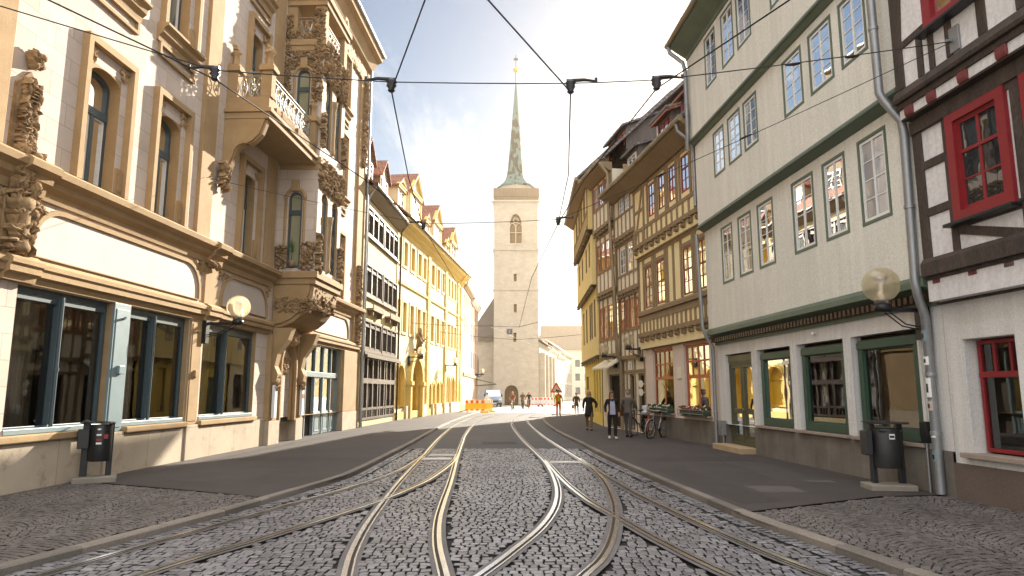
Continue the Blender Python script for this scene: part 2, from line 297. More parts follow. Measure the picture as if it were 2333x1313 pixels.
    def build(s, name, mats, parent=None, bev=0, local=False, split=None):
        if split is not None:                                    # one object per separate piece
            par = list(range(len(s.v)))
            def find(x):
                while par[x] != x: par[x] = par[par[x]]; x = par[x]
                return x
            for f in s.f:
                for q in f[1:]: par[find(q)] = find(f[0])
            box = {}
            for f in s.f:
                for q in f:
                    r = find(q); v = s.v[q]; b = box.setdefault(r, [v.copy(), v.copy()])
                    for k in range(3): b[0][k] = min(b[0][k], v[k]); b[1][k] = max(b[1][k], v[k])
            cl = []
            for r, b in box.items():
                cur = [b[0].copy(), b[1].copy(), {r}]; ch = True
                while ch:
                    ch = False
                    for c in cl:
                        if all(c[0][k] - split <= cur[1][k] and cur[0][k] - split <= c[1][k] for k in range(3)):
                            for k in range(3): cur[0][k] = min(cur[0][k], c[0][k]); cur[1][k] = max(cur[1][k], c[1][k])
                            cur[2] |= c[2]; cl.remove(c); ch = True; break
                cl.append(cur)
            if len(cl) > 1:
                own = {r: i for i, c in enumerate(cl) for r in c[2]}; out = [MB() for _ in cl]; mp_ = [{} for _ in cl]
                for f, m_, sm_ in zip(s.f, s.m, s.s):
                    i = own[find(f[0])]; o_ = out[i]; g = []
                    for q in f:
                        if q not in mp_[i]: mp_[i][q] = len(o_.v); o_.v.append(s.v[q])
                        g.append(mp_[i][q])
                    o_.f.append(g); o_.m.append(m_); o_.s.append(sm_)
                return [o_.build(name, mats, parent, bev, local) for o_ in out][0]
        if not isinstance(mats, (list, tuple)): mats = [mats]
        root = parent
        while root is not None and root.parent is not None: root = root.parent
        off = root.location.copy() if root is not None and not local else Vector()
        me = bpy.data.meshes.new(name); me.from_pydata([tuple(v - off) for v in s.v], [], s.f)
        for q in mats: me.materials.append(q)
        me.polygons.foreach_set("material_index", s.m); me.polygons.foreach_set("use_smooth", s.s)
        bm = bmesh.new(); bm.from_mesh(me); bmesh.ops.recalc_face_normals(bm, faces=bm.faces); bm.to_mesh(me); bm.free()
        o = bpy.data.objects.new(name, me); COL.objects.link(o)
        if parent is not None: o.parent = parent
        if bev:
            b = o.modifiers.new("bevel", 'BEVEL'); b.width = bev; b.segments = 2; b.limit_method = 'ANGLE'; b.angle_limit = rad(50)
        return o
def tag(o, label=None, cat=None, group=None, kind=None):
    for k, v in (("label", label), ("category", cat), ("group", group), ("kind", kind)):
        if v: o[k] = v
    return o
def thing(name, loc, label, cat, group=None, rz=0.0):
    o = bpy.data.objects.new(name, None); COL.objects.link(o); o.location = loc; o.rotation_euler = (0, 0, rz); o.empty_display_size = 0.3
    return tag(o, label, cat, group)
def copytree(o, parent=None):
    c = o.copy(); COL.objects.link(c)
    if parent is not None: c.parent = parent
    for ch in list(o.children): copytree(ch, c)
    return c
# ------------------------------------------------------------------ shared facade pieces
def win(F, P, s0, s1, z0, z1, d, cols=2, rows=3, fm=None, gm=None, fw=0.06, bar=0.028, mull=0.05, transom=None, sill=None, sur=None, top_rows=1, label=None):
    w = MB(F); w.rframe(s0, s1, z0, z1, fw, d - 0.03, d + 0.022)
    a, b, c, e = s0 + fw, s1 - fw, z0 + fw, z1 - fw
    spans = [(c, e, rows)]
    if transom:
        w.box(a, b, d - 0.02, d + 0.026, transom - mull / 2, transom + mull / 2); spans = [(c, transom - mull / 2, rows), (transom + mull / 2, e, top_rows)]
    for k in range(1, cols):
        x = a + (b - a) * k / cols; t = mull if (cols % 2 == 0 and k == cols // 2) or cols == 3 else bar
        for (q0, q1, r) in spans: w.box(x - t / 2, x + t / 2, d - 0.018, d + 0.016, q0, q1)
    cut = [a] + [a + (b - a) * k / cols for k in range(1, cols)] + [b]
    for (q0, q1, r) in spans:
        for j in range(1, r):
            zz_ = q0 + (q1 - q0) * j / r
            for k in range(cols): w.box(cut[k] + 0.027 * (k > 0), cut[k + 1] - 0.027 * (k < cols - 1), d - 0.015, d + 0.011, zz_ - bar / 2, zz_ + bar / 2)
    o = w.build("window", fm, P)
    if label: o["label"] = label
    MB(F).quad([(a, d, c), (b, d, c), (b, d, e), (a, d, e)]).build("pane", gm, o)
    if sur:
        m_, wd, pr = sur; MB(F).rframe(s0 - wd, s1 + wd, z0 - wd, z1 + wd, wd - 0.003, d - 0.03, d + pr).build("surround", m_, o)
    if sill:
        m_, ex, pr, th = sill; MB(F).box(s0 - ex, s1 + ex, d - 0.02, d + pr, z0 - th - 0.004, z0 - 0.004).build("sill", m_, o, bev=0.008)
    return o
def corbels(F, P, s0, s1, n, z0, z1, d0, d1, m, wd=0.17, name="corbel"):
    b = MB(F); pr = [(d0, z0)] + [(d0 + (d1 - d0) * (1 - math.cos(rad(90 * i / 5))), z0 + (z1 - z0) * math.sin(rad(90 * i / 5)) * 0.8) for i in range(1, 6)] + [(d1, z1), (d0, z1)]
    for i in range(n):
        s = s0 + (s1 - s0) * (i + 0.5) / n
        b.prism(pr, s - wd / 2, s + wd / 2, 's'); b.prism(arc((d0 + d1) / 2 + 0.02, (z0 + z1) / 2, (z1 - z0) * 0.24, 0, 360, 8)[:-1], s - wd / 2 - 0.025, s + wd / 2 + 0.025, 's')
    return b.build(name, m, P, split=0.01)
def downpipe(F, P, pts, r=0.055, m=None, rings=()):
    t = MB(F).tube(pts, r, 10)
    for i in range(len(pts) - 1):
        a, b = pts[i], pts[i + 1]
        if abs(b[2] - a[2]) > 1.2:
            k = int(abs(b[2] - a[2]) / 1.3)
            for j in range(1, k + 1):
                q = j / (k + 1); c = [a[x] + (b[x] - a[x]) * q for x in range(3)]
                t.tube([(c[0], c[1], c[2] - 0.03), (c[0], c[1], c[2] + 0.03)], r * 1.18, 10)
    return t.build("downpipe", m or ZINC, P)
def gutter(F, P, s0, s1, d, z, r=0.085, m=None):
    t = MB(F).tube([(s0, d, z), (s1, d, z)], r, 10); n = int(abs(s1 - s0) / 0.8)
    for i in range(n + 1):
        s = s0 + (s1 - s0) * i / max(n, 1); t.tube([(s - 0.015, d, z), (s + 0.015, d, z)], r * 1.14, 10)
    return t.build("gutter", m or GUTT, P)
def roof(F, P, s0, s1, de, ze, dr, zr, depth, m, th=0.14):
    return MB(F).prism([(de, ze), (dr, zr), (dr - depth, ze), (dr - depth, ze + th), (dr, zr + th * 1.5), (de, ze + th)], s0, s1, 's').build("roof", m, P)
def dormer(F, P, s0, s1, d, z0, ze, zr, depth, wm_, rm, fm, gm, ov=0.18, cols=2, rows=3, gable=True, ped=None, slope=0.3):
    b = MB(F); h = (s0 + s1) / 2
    if gable:
        b.prism([(s0, z0), (s1, z0), (s1, ze), (h, zr), (s0, ze)], d - depth, d, 'd')
        o = b.build("dormer", wm_, P)
        r = MB(F); t = 0.09; q = (zr - ze) / (h - s0) * ov
        r.prism([(s0 - ov, ze - q), (h, zr), (h, zr + t), (s0 - ov, ze - q + t)], d - depth, d + ov, 'd'); r.prism([(s1 + ov, ze - q), (h, zr), (h, zr + t), (s1 + ov, ze - q + t)], d - depth, d + ov, 'd')
        r.build("dormer_roof", rm, o)
        if ped:
            p = MB(F); p.box(s0 - 0.1, s1 + 0.1, d - 0.05, d + 0.16, ze - 0.16, ze); p.frame([(s0 - 0.16, ze), (s1 + 0.16, ze), (h, zr + 0.05)], [(s0 + 0.22, ze + 0.1), (s1 - 0.22, ze + 0.1), (h, zr - 0.2)], d, d + 0.2)
            p.box(s0, s0 + 0.18, d, d + 0.08, z0, ze - 0.16); p.box(s1 - 0.18, s1, d, d + 0.08, z0, ze - 0.16); p.build("pediment", ped, o)
    else:
        b.prism([(d, z0), (d, ze), (d - depth, zr), (d - depth, z0)], s0, s1, 's'); o = b.build("dormer", wm_, P)
        k = (zr - ze) / depth
        MB(F).prism([(d + ov * 1.4, ze - k * ov * 1.4), (d - depth, zr), (d - depth, zr + 0.11), (d + ov * 1.4, ze - k * ov * 1.4 + 0.11)], s0 - ov, s1 + ov, 's').build("dormer_roof", rm, o)
    m = 0.14 * (s1 - s0); w = MB(F); c0, c1, e0, e1 = s0 + m, s1 - m, z0 + 0.25 * (ze - z0), ze - 0.2
    w.rframe(c0, c1, e0, e1, 0.07, d - 0.01, d + 0.05)
    for k in range(1, cols): x = c0 + (c1 - c0) * k / cols; w.box(x - 0.03, x + 0.03, d - 0.01, d + 0.04, e0 + 0.07, e1 - 0.07)
    for j in range(1, rows): z = e0 + (e1 - e0) * j / rows; w.box(c0 + 0.07, c1 - 0.07, d - 0.01, d + 0.03, z - 0.015, z + 0.015)
    w.build("dormer_window", fm, o); MB(F).quad([(c0 + 0.05, d + 0.008, e0 + 0.05), (c1 - 0.05, d + 0.008, e0 + 0.05), (c1 - 0.05, d + 0.008, e1 - 0.05), (c0 + 0.05, d + 0.008, e1 - 0.05)]).build("dormer_pane", gm, o)
    return o
def balusters(F, P, a, b, z0, z1, n, m, mg, name="railing"):      # ornate wrought iron panel between two facade points
    r = MB(F); A, B = Vector((a[0], a[1], 0)), Vector((b[0], b[1], 0)); pt = lambda t, z: tuple(A + (B - A) * t) [:2] + (z,)
    for z in (z0, z1, z1 - 0.12): r.tube([pt(0, z), pt(1, z)], 0.018, 6)
    L = (B - A).length
    for i in range(n):
        t0, t1 = i / n, (i + 1) / n; h = z1 - z0 - 0.12; tm = (t0 + t1) / 2; w = t1 - t0
        for k, sg in ((0, 1), (1, -1)):
            pts = [pt(tm + sg * w * 0.5 * math.sin(u * math.pi) * (1 - 0.35 * u), z0 + h * u) for u in [q / 8 for q in range(9)]]; r.tube(pts, 0.013, 5)
            pts = [pt(tm + sg * w * 0.28 * math.cos(u * 5), z0 + h * (0.3 + 0.35 * u) + 0.08 * math.sin(u * 5)) for u in [q / 7 for q in range(8)]]; r.tube(pts, 0.011, 5)
        r.tube([pt(tm, z0), pt(tm, z0 + h)], 0.011, 5)
        for q in (0.35, 0.62, 0.85):
            c = pt(tm + RND.uniform(-0.2, 0.2) * w, z0 + h * q); r.sph(c, 0.05, 0.03, 0.055, 6, 4, 1, 0.2)
    return r.build(name, [m, mg], P)
IRON = mat("painted_iron", (0.42, 0.43, 0.42), 0.5, (0.22, 0.22, 0.22), 5, 0.3, metal=0.4)
GILT = mat("gilt_ornament", (0.48, 0.31, 0.09), 0.5, (0.30, 0.18, 0.05), 5, 0.3, metal=0.3)

# ------------------------------------------------------------------ left: ornate sandstone building
FL = Fac(-8.95, 0, 0.0465, 1, 'L')
def sandstone_building():
    F = FL; P = thing("sandstone_building", FL(20, 0, 0), "ornate sandstone building with balcony, oriel bay and arched windows over teal shopfronts", "building")
    SE = 32.9; SB = 4.0
    W2 = [(12.75, 13.73), (15.2, 16.15), (19.7, 20.55)]
    holes = [(11.5, 14.1, 0.97, 3.5), (14.68, 17.2, 0.97, 3.5), (17.95, 21.25, 0.97, 3.5), (25.25, 30.35, 0.0, 3.58), (6.2, 9.9, 0.97, 3.5)]
    up = []
    for (a, b) in W2 + [(28.4, 29.6), (8.6, 9.4), (6.6, 7.5)]:
        up += [(a, b, 5.7, 8.2), (a, b, 10.2, 12.75), (a, b, 14.3, 16.5)]
    w = MB(F); w.wall(SB, SE, 0.82, 5.63, [(h[0], h[1], max(h[2], 0.82), h[3]) for h in holes], 0.0, 0.28, 0, 1)
    w.wall(SB, SE, 5.63, 17.0, up, 0.0, 0.34, 0, 1); w.shell(SB, SE, -0.05, 18.6, -0.004, 11, 0)
    for (a, b, c, e) in up:                               # arched heads fill the corners of each opening
        h = (a + b) / 2; r = (b - a) / 2; zs = e - 0.42 * r * 1.2
        for sg, q in ((1, b), (-1, a)):
            pl = [(q, e), (q, zs)] + [(h + sg * r * math.cos(rad(t)), zs + (e - 0.012 - zs) * math.sin(rad(t))) for t in range(0, 91, 15)] + [(h, e)]
            w.prism(pl, -0.33, -0.002, 'd', 1)
    w.build("wall", [SAND, SANDT], P)
    p = MB(F)
    for (a, b) in ((SB, 14.08), (14.7, 17.22), (17.85, 22.1)): p.box(a, b, -0.4, 0.06, -0.05, 0.82)
    p.box(22.1, 23.0, -0.4, 0.2, -0.05, 0.75); p.box(24.5, 25.2, -0.4, 0.2, -0.05, 0.75); p.box(30.4, SE, -0.4, 0.12, -0.05, 0.8); p.box(23.0, 24.5, -0.4, -0.1, -0.05, 0.7)
    for a in (14.09, 17.23): p.box(a, a + 0.6, -0.3, 0.10, -0.05, 0.86)
    p.build("plinth", PLINTH, P, bev=0.012, split=-0.005)
    s_ = MB(F)
    for (a, b) in ((SB, 14.07), (14.71, 17.21), (17.86, 21.35)): s_.box(a, b, -0.2, 0.14, 0.824, 0.95)
    s_.build("sill_course", SANDT, P, bev=0.02, split=0.01)
    # shop windows: frame, mullion, glass
    for (a, b, mu) in ((6.2, 9.9, 8.0), (11.5, 14.1, 12.68), (14.68, 17.2, 15.75), (17.95, 21.25, 19.35)):
        f = MB(F); f.rframe(a, b, 0.955, 3.5, 0.10, -0.24, -0.12, 0, 0.13); f.box(mu - 0.05, mu + 0.05, -0.23, -0.06, 1.085, 3.4); f.tube([(mu, -0.045, 1.0), (mu, -0.045, 3.42)], 0.035, 8)
        f.tube([(mu, -0.045, 2.05), (mu, -0.045, 2.12)], 0.05, 8); f.box(a + 0.1, b - 0.1, -0.22, -0.10, 3.28, 3.4)
        o = f.build("shop_window", TEAL, P, bev=0.008)
        MB(F).quad([(a + 0.08, -0.17, 1.05), (b - 0.08, -0.17, 1.05), (b - 0.08, -0.17, 3.3), (a + 0.08, -0.17, 3.3)]).build("glass", GLC, o)
        MB(F).box(a, b, -0.12, 0.02, 0.957, 1.05).build("sill", TEALL, o, bev=0.01)
        r = MB(F); r.quad([(a - .3, -2.6, 0.9), (b + .3, -2.6, 0.9), (b + .3, -2.6, 3.55), (a - .3, -2.6, 3.55)], 0); r.quad([(a - .3, -0.29, .9), (b + .3, -0.29, .9), (b + .3, -2.6, .9), (a - .3, -2.6, .9)], 0)
        r.quad([(a - .3, -0.29, 3.55), (b + .3, -0.29, 3.55), (b + .3, -2.6, 3.55), (a - .3, -2.6, 3.55)], 0); r.quad([(a - .3, -0.29, .9), (a - .3, -2.6, .9), (a - .3, -2.6, 3.55), (a - .3, -0.29, 3.55)], 0); r.quad([(b + .3, -0.29, .9), (b + .3, -2.6, .9), (b + .3, -2.6, 3.55), (b + .3, -0.29, 3.55)], 0)
        r.build("shop_interior", ROOMW, o)
        c = MB(F)
        for q in (a + 0.5, mu - 0.35):
            pts = [(q + i * 0.035, -0.55 + 0.05 * math.sin(i * 1.9 + q)) for i in range(12)]
            c.add([(u, v, 1.0) for u, v in pts] + [(u, v, 3.3) for u, v in pts], [(i, i + 1, 13 + i, 12 + i) for i in range(11)], 0, True)
        c.build("curtain", IVORY, o, split=0.05)
        sh = MB(F)
        for k in range(3): sh.box(mu + 0.25, b - 0.25, -2.5, -2.1, 1.25 + 0.6 * k, 1.29 + 0.6 * k)
        for k in range(14): q = RND.uniform(mu + 0.3, b - 0.4); z = 1.29 + 0.6 * RND.randrange(3); sh.box(q, q + RND.uniform(0.05, 0.2), -2.35, -2.15, z, z + RND.uniform(0.1, 0.4), RND.randrange(1, 3))
        sh.build("display_shelf", [OCHRE, TIMBRO, RED], o)
    for a in (14.1, 17.24):                               # teal and stone piers between the shop windows
        b = MB(F); b.box(a, a + 0.56, -0.26, 0.05, 0.865, 3.52); b.box(a + 0.06, a + 0.5, 0.05, 0.065, 0.95, 3.4); b.box(a + 0.2, a + 0.38, 0.065, 0.13, 2.05, 2.22); b.tube([(a + 0.3, 0.06, 3.2), (a + 0.22, 0.15, 3.22)], 0.03, 6)
        b.build("shop_pier", TEALL if a < 15 else SANDT, P, bev=0.01)
    # ledge over the shops, cornice, frieze panels
    led = [(-0.05, 3.52), (0.05, 3.52), (0.07, 3.62), (0.16, 3.66), (0.16, 3.76), (0.20, 3.8), (0.20, 3.88), (0.06, 3.97), (-0.05, 3.97)]
    cor = [(-0.05, 5.05), (0.06, 5.05), (0.09, 5.2), (0.2, 5.28), (0.22, 5.38), (0.36, 5.45), (0.38, 5.56), (0.30, 5.62), (-0.05, 5.66)]
    l = MB(F)
    for (a, b) in ((SB, 11.35), (11.36, 22.15), (25.1, SE)): l.prism(led, a, b, 's'); l.prism(cor, a, b, 's')
    for a in (11.0, 17.75, 25.3): l.prism([(x + 0.08, z) for x, z in led], a, a + 0.72, 's'); l.prism([(x + 0.07, z) for x, z in cor], a, a + 0.72, 's')
    l.build("cornice", SANDT, P, split=0.0)
    g = MB(F); gp = MB(F)
    for (a, b) in ((4.6, 10.9), (11.6, 17.55), (18.68, 21.88), (26.3, 31.2)):
        r = 0.75; zt = 4.98
        out = [(a, 4.02), (b, 4.02)] + arc(b - r, zt - r, r, 0, 90, 6) + arc(a + r, zt - r, r, 90, 180, 6); k = 0.09
        inn = [(a + k, 4.02 + 0.02), (b - k, 4.04)] + arc(b - r, zt - r, r - k, 0, 90, 6) + arc(a + r, zt - r, r - k, 90, 180, 6)
        g.frame(out, inn, 0.0, 0.07); gp.prism(inn, 0.002, 0.02, 'd')
        if b < 24:
            for q in (a + 0.1, b - 0.1): g.carve(q - 0.22, q + 0.22, 4.7, 5.0, 0.02, 14, 0.09)
    g.build("frieze_moulding", SANDT, P, split=0.3); gp.build("sign_panel", SIGNW, P, split=0.3)
    b = MB(F); b.box(17.75, 18.47, -0.02, 0.06, 3.97, 5.04); b.box(10.95, 11.5, -0.02, 0.06, 3.97, 5.04); b.box(17.05, 17.75, -0.02, 0.10, 5.66, 17.0); b.box(9.9, 10.62, -0.02, 0.2, 5.66, 17.0); b.box(21.4, 22.1, -0.02, 0.08, 5.66, 17.0); b.box(31.7, 32.88, -0.02, 0.12, 3.97, 17.0); b.box(30.45, SE - 0.02, -0.02, 0.10, 0.8, 3.52)
    b.box(22.1, 22.8, -0.02, 0.16, 0.75, 3.52); b.box(24.6, 25.22, -0.02, 0.16, 0.75, 3.52); b.build("pilaster", SANDT, P, bev=0.015, split=0.0)
    # upper windows with moulded surrounds
    for i, (a, b_) in enumerate(W2 + [(28.4, 29.6), (8.6, 9.4), (6.6, 7.5)]):
        for (z0, z1, nm) in ((5.7, 8.2, 0), (10.2, 12.75, 1), (14.3, 16.5, 2)):
            o = MB(F); h = (a + b_) / 2; r = (b_ - a) / 2; zs = z1 - 0.5 * r; tz = z0 + (z1 - z0) * 0.66
            outl = archpoly(a, b_, z0, zs, z1, 8); inl = archpoly(a + 0.08, b_ - 0.08, z0 + 0.1, zs - 0.02, z1 - 0.09, 8)
            o.frame(outl, inl, -0.34, -0.24); o.box(a + 0.05, b_ - 0.05, -0.33, -0.2, tz - 0.09, tz + 0.07); o.box(h - 0.045, h + 0.045, -0.33, -0.21, z0 + 0.1, tz - 0.09)
            o.rframe(a + 0.08, h - 0.045, z0 + 0.1, tz - 0.09, 0.04, -0.32, -0.25, 1); o.rframe(h + 0.045, b_ - 0.08, z0 + 0.1, tz - 0.09, 0.04, -0.32, -0.25, 1)
            wo = o.build("window", [TEAL, WHITEB], P)
            MB(F).quad([(a + .04, -0.29, z0 + .05), (b_ - .04, -0.29, z0 + .05), (b_ - .04, -0.29, z1 - .02), (a + .04, -0.29, z1 - .02)]).build("pane", GLS, wo)
            su = MB(F); m0, m1, zt = a - 0.30, b_ + 0.34, z1 + 0.46
            su.frame([(m0, z0), (m0, zt), (m1, zt), (m1, z0)], [(m0 + 0.13, z0), (m0 + 0.13, zt - 0.14), (m1 - 0.13, zt - 0.14), (m1 - 0.13, z0)], -0.01, 0.15)
            su.box(m0 + 0.13, a - 0.02, -0.01, 0.06, z0, z0 + 0.6); su.box(b_ + 0.02, m1 - 0.13, -0.01, 0.06, z0, z0 + 0.6)
            su.box(m0 + 0.16, a - 0.06, 0.06, 0.075, z0 + 0.12, z0 + 0.5); su.box(b_ + 0.06, m1 - 0.16, 0.06, 0.075, z0 + 0.12, z0 + 0.5)
            su.carve(m0 + 0.15, m0 + 0.4, z1 + 0.02, z1 + 0.24, 0.02, 9, 0.075); su.carve(m1 - 0.4, m1 - 0.15, z1 + 0.02, z1 + 0.24, 0.02, 9, 0.075)
            if nm: su.prism([(-0.02, z0 - 0.42), (0.05, z0 - 0.42), (0.07, z0 - 0.3), (0.16, z0 - 0.22), (0.18, z0 - 0.12), (0.28, z0 - 0.06), (0.28, z0), (-0.02, z0 + 0.02)], m0 - 0.08, m1 + 0.08, 's'); su.rframe(m0, m1, z0 - 0.75, z0 - 0.42, 0.07, -0.01, 0.08)
            su.build("surround", SANDT, wo, bev=0.01)
    # carved ornaments
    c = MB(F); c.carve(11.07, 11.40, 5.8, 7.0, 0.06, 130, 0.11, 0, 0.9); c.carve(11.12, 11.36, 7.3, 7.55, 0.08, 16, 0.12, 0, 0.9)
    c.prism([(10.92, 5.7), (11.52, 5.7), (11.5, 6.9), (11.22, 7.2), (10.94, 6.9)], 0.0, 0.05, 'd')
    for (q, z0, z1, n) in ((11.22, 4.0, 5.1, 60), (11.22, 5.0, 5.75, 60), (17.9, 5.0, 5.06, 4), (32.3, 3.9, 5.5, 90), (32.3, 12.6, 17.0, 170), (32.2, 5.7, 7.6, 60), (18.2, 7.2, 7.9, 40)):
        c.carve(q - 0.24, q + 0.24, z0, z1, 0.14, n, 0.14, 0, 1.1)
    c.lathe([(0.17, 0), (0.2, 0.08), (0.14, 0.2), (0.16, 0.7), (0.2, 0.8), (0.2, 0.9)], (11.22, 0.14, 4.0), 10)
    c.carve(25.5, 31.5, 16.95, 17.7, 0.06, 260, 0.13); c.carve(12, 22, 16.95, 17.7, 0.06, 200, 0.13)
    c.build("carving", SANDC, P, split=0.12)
    # main eaves
    e = MB(F); e.prism([(-0.1, 16.95), (0.12, 16.95), (0.16, 17.2), (0.1, 17.75), (0.3, 17.85), (0.5, 18.3), (0.75, 18.4), (0.8, 18.7), (-0.1, 18.7)], SB, SE + 0.15, 's'); e.build("eaves_cornice", SANDT, P)
    gutter(F, P, SB, SE + 0.2, 0.84, 18.72, 0.09, ZINC); roof(F, P, SB, SE + 0.15, 0.8, 18.72, -5, 21.5, 5.9, SLATE)
    downpipe(F, P, [(32.75, 0.3, 18.6), (32.98, 0.22, 17.4), (33.0, 0.2, 0.0)], 0.06)
    # balcony
    b = MB(F); s0, s1, D = 18.3, 22.4, 1.28
    b.box(s0, s1, -0.02, D, 9.28, 9.46); b.box(s0 - 0.06, s1, -0.02, D + 0.07, 9.46, 9.58); b.box(s0 + 0.05, s1, 0.0, D - 0.04, 9.58, 9.95, 0); b.box(s0 + 0.5, s0 + 0.9, D - 0.03, D + 0.0, 9.66, 9.8, 1)
    cur = [(0, 7.75), (0.16, 7.9), (0.3, 8.25)] + arc(0.62, 8.25, 0.32, 180, 80, 5) + [(0.82, 8.64), (1.02, 8.85), (1.16, 9.28), (0, 9.28)]
    b.prism(cur, s0 + 0.02, s0 + 0.36, 's'); b.prism([(x * 1.04 + 0.01, z) for x, z in cur], s0 + 0.1, s0 + 0.28, 's')
    for (q, d_) in ((s0 + 0.05, 0.0), (s0 + 0.05, D - 0.3), (s1 - 0.34, D - 0.3)):
        b.box(q, q + 0.3, d_, d_ + 0.3, 9.95, 10.72); b.box(q - 0.07, q + 0.37, d_ - 0.07, d_ + 0.37, 10.72, 10.86); b.box(q - 0.03, q + 0.33, d_ - 0.03, d_ + 0.33, 10.86, 10.94)
        b.lathe([(0.15, 0), (0.12, 0.12), (0.10, 0.3), (0.17, 0.36), (0.17, 0.42)], (q + 0.15, d_ + 0.15, 10.94), 4); b.carve(q + 0.02, q + 0.28, 11.34, 11.5, d_ + 0.12, 12, 0.1, 0, 1)
    for k in range(2): b.box(s0 + 0.9 + k * 1.3, s0 + 1.9 + k * 1.3, D - 0.042, D + 0.02, 9.64, 9.86, 1)
    o = b.build("balcony", [SANDT, SANDC], P, bev=0.012)
    balusters(F, o, (s0 + 0.2, 0.3), (s0 + 0.2, D - 0.3), 9.98, 10.75, 3, IRON, GILT); balusters(F, o, (s0 + 0.35, D - 0.15), (s1 - 0.34, D - 0.15), 9.98, 10.75, 10, IRON, GILT)
    # oriel bay
    s0, s1, D = 22.4, 25.05, 1.36
    b = MB(F); zt = 13.5
    # side wall facing the camera with two narrow arched windows
    def sidew(z0, z1, w0, w1, a0, a1):
        Y = s0
        for (p, q, u, v) in ((0, w0, z0, z1), (w1, D, z0, z1), (w0, w1, z0, a0), (w0, w1, a1, z1)): b.quad([(Y, p, u), (Y, q, u), (Y, q, v), (Y, p, v)])
        h = (w0 + w1) / 2; r = (w1 - w0) / 2; zs = a1 - r
        for sg, e_ in ((1, w1), (-1, w0)): b.add([(Y, e_, a1), (Y, e_, zs)] + [(Y, h + sg * r * math.cos(rad(t)), zs + r * math.sin(rad(t))) for t in range(0, 91, 15)] + [(Y, h, a1)], [tuple(range(10))])
        for (p) in (w0, w1): b.quad([(Y, p, a0), (Y + 0.15, p, a0), (Y + 0.15, p, a1), (Y, p, a1)], 1)
    sidew(5.62, 9.3, 0.38, 0.84, 5.75, 8.36); sidew(9.3, 13.5, 0.46, 0.92, 10.1, 12.76)
    b.wall(s0, s1, 5.62, 13.5, [(22.78, 23.5, 5.8, 8.5), (23.95, 24.67, 5.8, 8.5), (22.78, 23.5, 10.1, 12.6), (23.95, 24.67, 10.1, 12.6)], D, 0.14, 0, 1)
    for z1 in (8.5, 12.6):
        for (a, e_) in ((22.78, 23.5), (23.95, 24.67)):
            h = (a + e_) / 2; r = (e_ - a) / 2; zs = z1 - r
            for sg, q in ((1, e_), (-1, a)): b.prism([(q, z1), (q, zs)] + [(h + sg * r * math.cos(rad(t)), zs + (r - .005) * math.sin(rad(t))) for t in range(0, 91, 15)] + [(h, z1)], D - 0.14, D - 0.002, 'd', 1)
    b.quad([(s1, 0, 5.62), (s1, D, 5.62), (s1, D, 13.5), (s1, 0, 13.5)]); b.quad([(s0, 0, 13.5), (s1, 0, 13.5), (s1, D, 13.5), (s0, D, 13.5)]); b.quad([(s0, 0, 5.63), (s1, 0, 5.63), (s1, D, 5.63), (s0, D, 5.63)])
    o = b.build("oriel_bay", [SAND, SANDT], P)
    t = MB(F)
    for z in (5.2, 9.15, 13.45, 15.15):
        k = 0.14 if z < 9 or z > 15 else 0.08
        t.box(s0 - k, s1 + k, -0.02, D + k, z + 0.2, z + 0.42); t.box(s0 - k * 0.5, s1 + k * 0.5, -0.02, D + k * 0.5, z, z + 0.2)
    # corbel below the bay
    cur = [(0, 3.75)] + [(D * math.sin(rad(q)), 3.75 + 1.45 * (1 - math.cos(rad(q))) ** 1.0) for q in (15, 30, 45, 60, 75, 90)] + [(0, 5.2)]
    t.prism(cur, s0 + 0.05, s1 - 0.05, 's'); cur2 = [(x * 0.9 + 0.03, z + 0.12) for x, z in cur]; t.prism(cur2[:-1] + [(0, 5.15)], s0 - 0.03, s1 + 0.03, 's')
    # upper open storey: piers, rail, volutes
    for (q, d_) in ((s0, 0.0), (s0, D - 0.36), (s1 - 0.36, D - 0.36)):
        t.box(q, q + 0.36, d_, d_ + 0.36, 13.87, 15.15); t.prism(arc(q + 0.18, 15.85, 0.27, 0, 360, 14)[:-1], d_ - 0.02, d_ + 0.38, 'd'); t.prism(arc(q + 0.18, 15.85, 0.13, 0, 360, 10)[:-1], d_ - 0.06, d_ + 0.42, 'd')
    for (z, w0, w1) in ((8.36, 0.38, 0.84), (12.76, 0.46, 0.92)):
        h = (w0 + w1) / 2; r = (w1 - w0) / 2; zs = z - r
        pts = [(s0 - 0.03, h + (r + 0.1) * math.cos(rad(q)), zs + (r + 0.1) * math.sin(rad(q))) for q in range(0, 181, 15)]; t.tube(pts, 0.07, 6)
        t.tube([(s0 - 0.02, w0 - 0.09, z - 2.3), (s0 - 0.02, w0 - 0.09, zs)], 0.05, 6); t.tube([(s0 - 0.02, w1 + 0.09, z - 2.3), (s0 - 0.02, w1 + 0.09, zs)], 0.05, 6); t.box(s0 - 0.12, s0, h - 0.12, h + 0.12, z + 0.02, z + 0.4)
    for z in (5.8, 10.1): t.lathe([(0.11, 0), (0.13, 0.1), (0.10, 0.2), (0.10, 1.7), (0.13, 1.75), (0.17, 2.0)], (23.72, D - 0.02, z), 8)
    t.build("bay_moulding", SANDT, o, bev=0.01)
    cv = MB(lambda a, d, z: F(s0 - d, a, z))              # carving on the camera-side face: along d, proud of s0
    cv.carve(0.05, 0.36, 5.7, 6.5, 0.02, 34, 0.11, 0, 0.8); cv.carve(0.9, 1.3, 5.7, 6.6, 0.02, 44, 0.12, 0, 0.8); cv.carve(0.1, 1.3, 4.25, 4.75, 0.02, 50, 0.1, 0, 0.6)
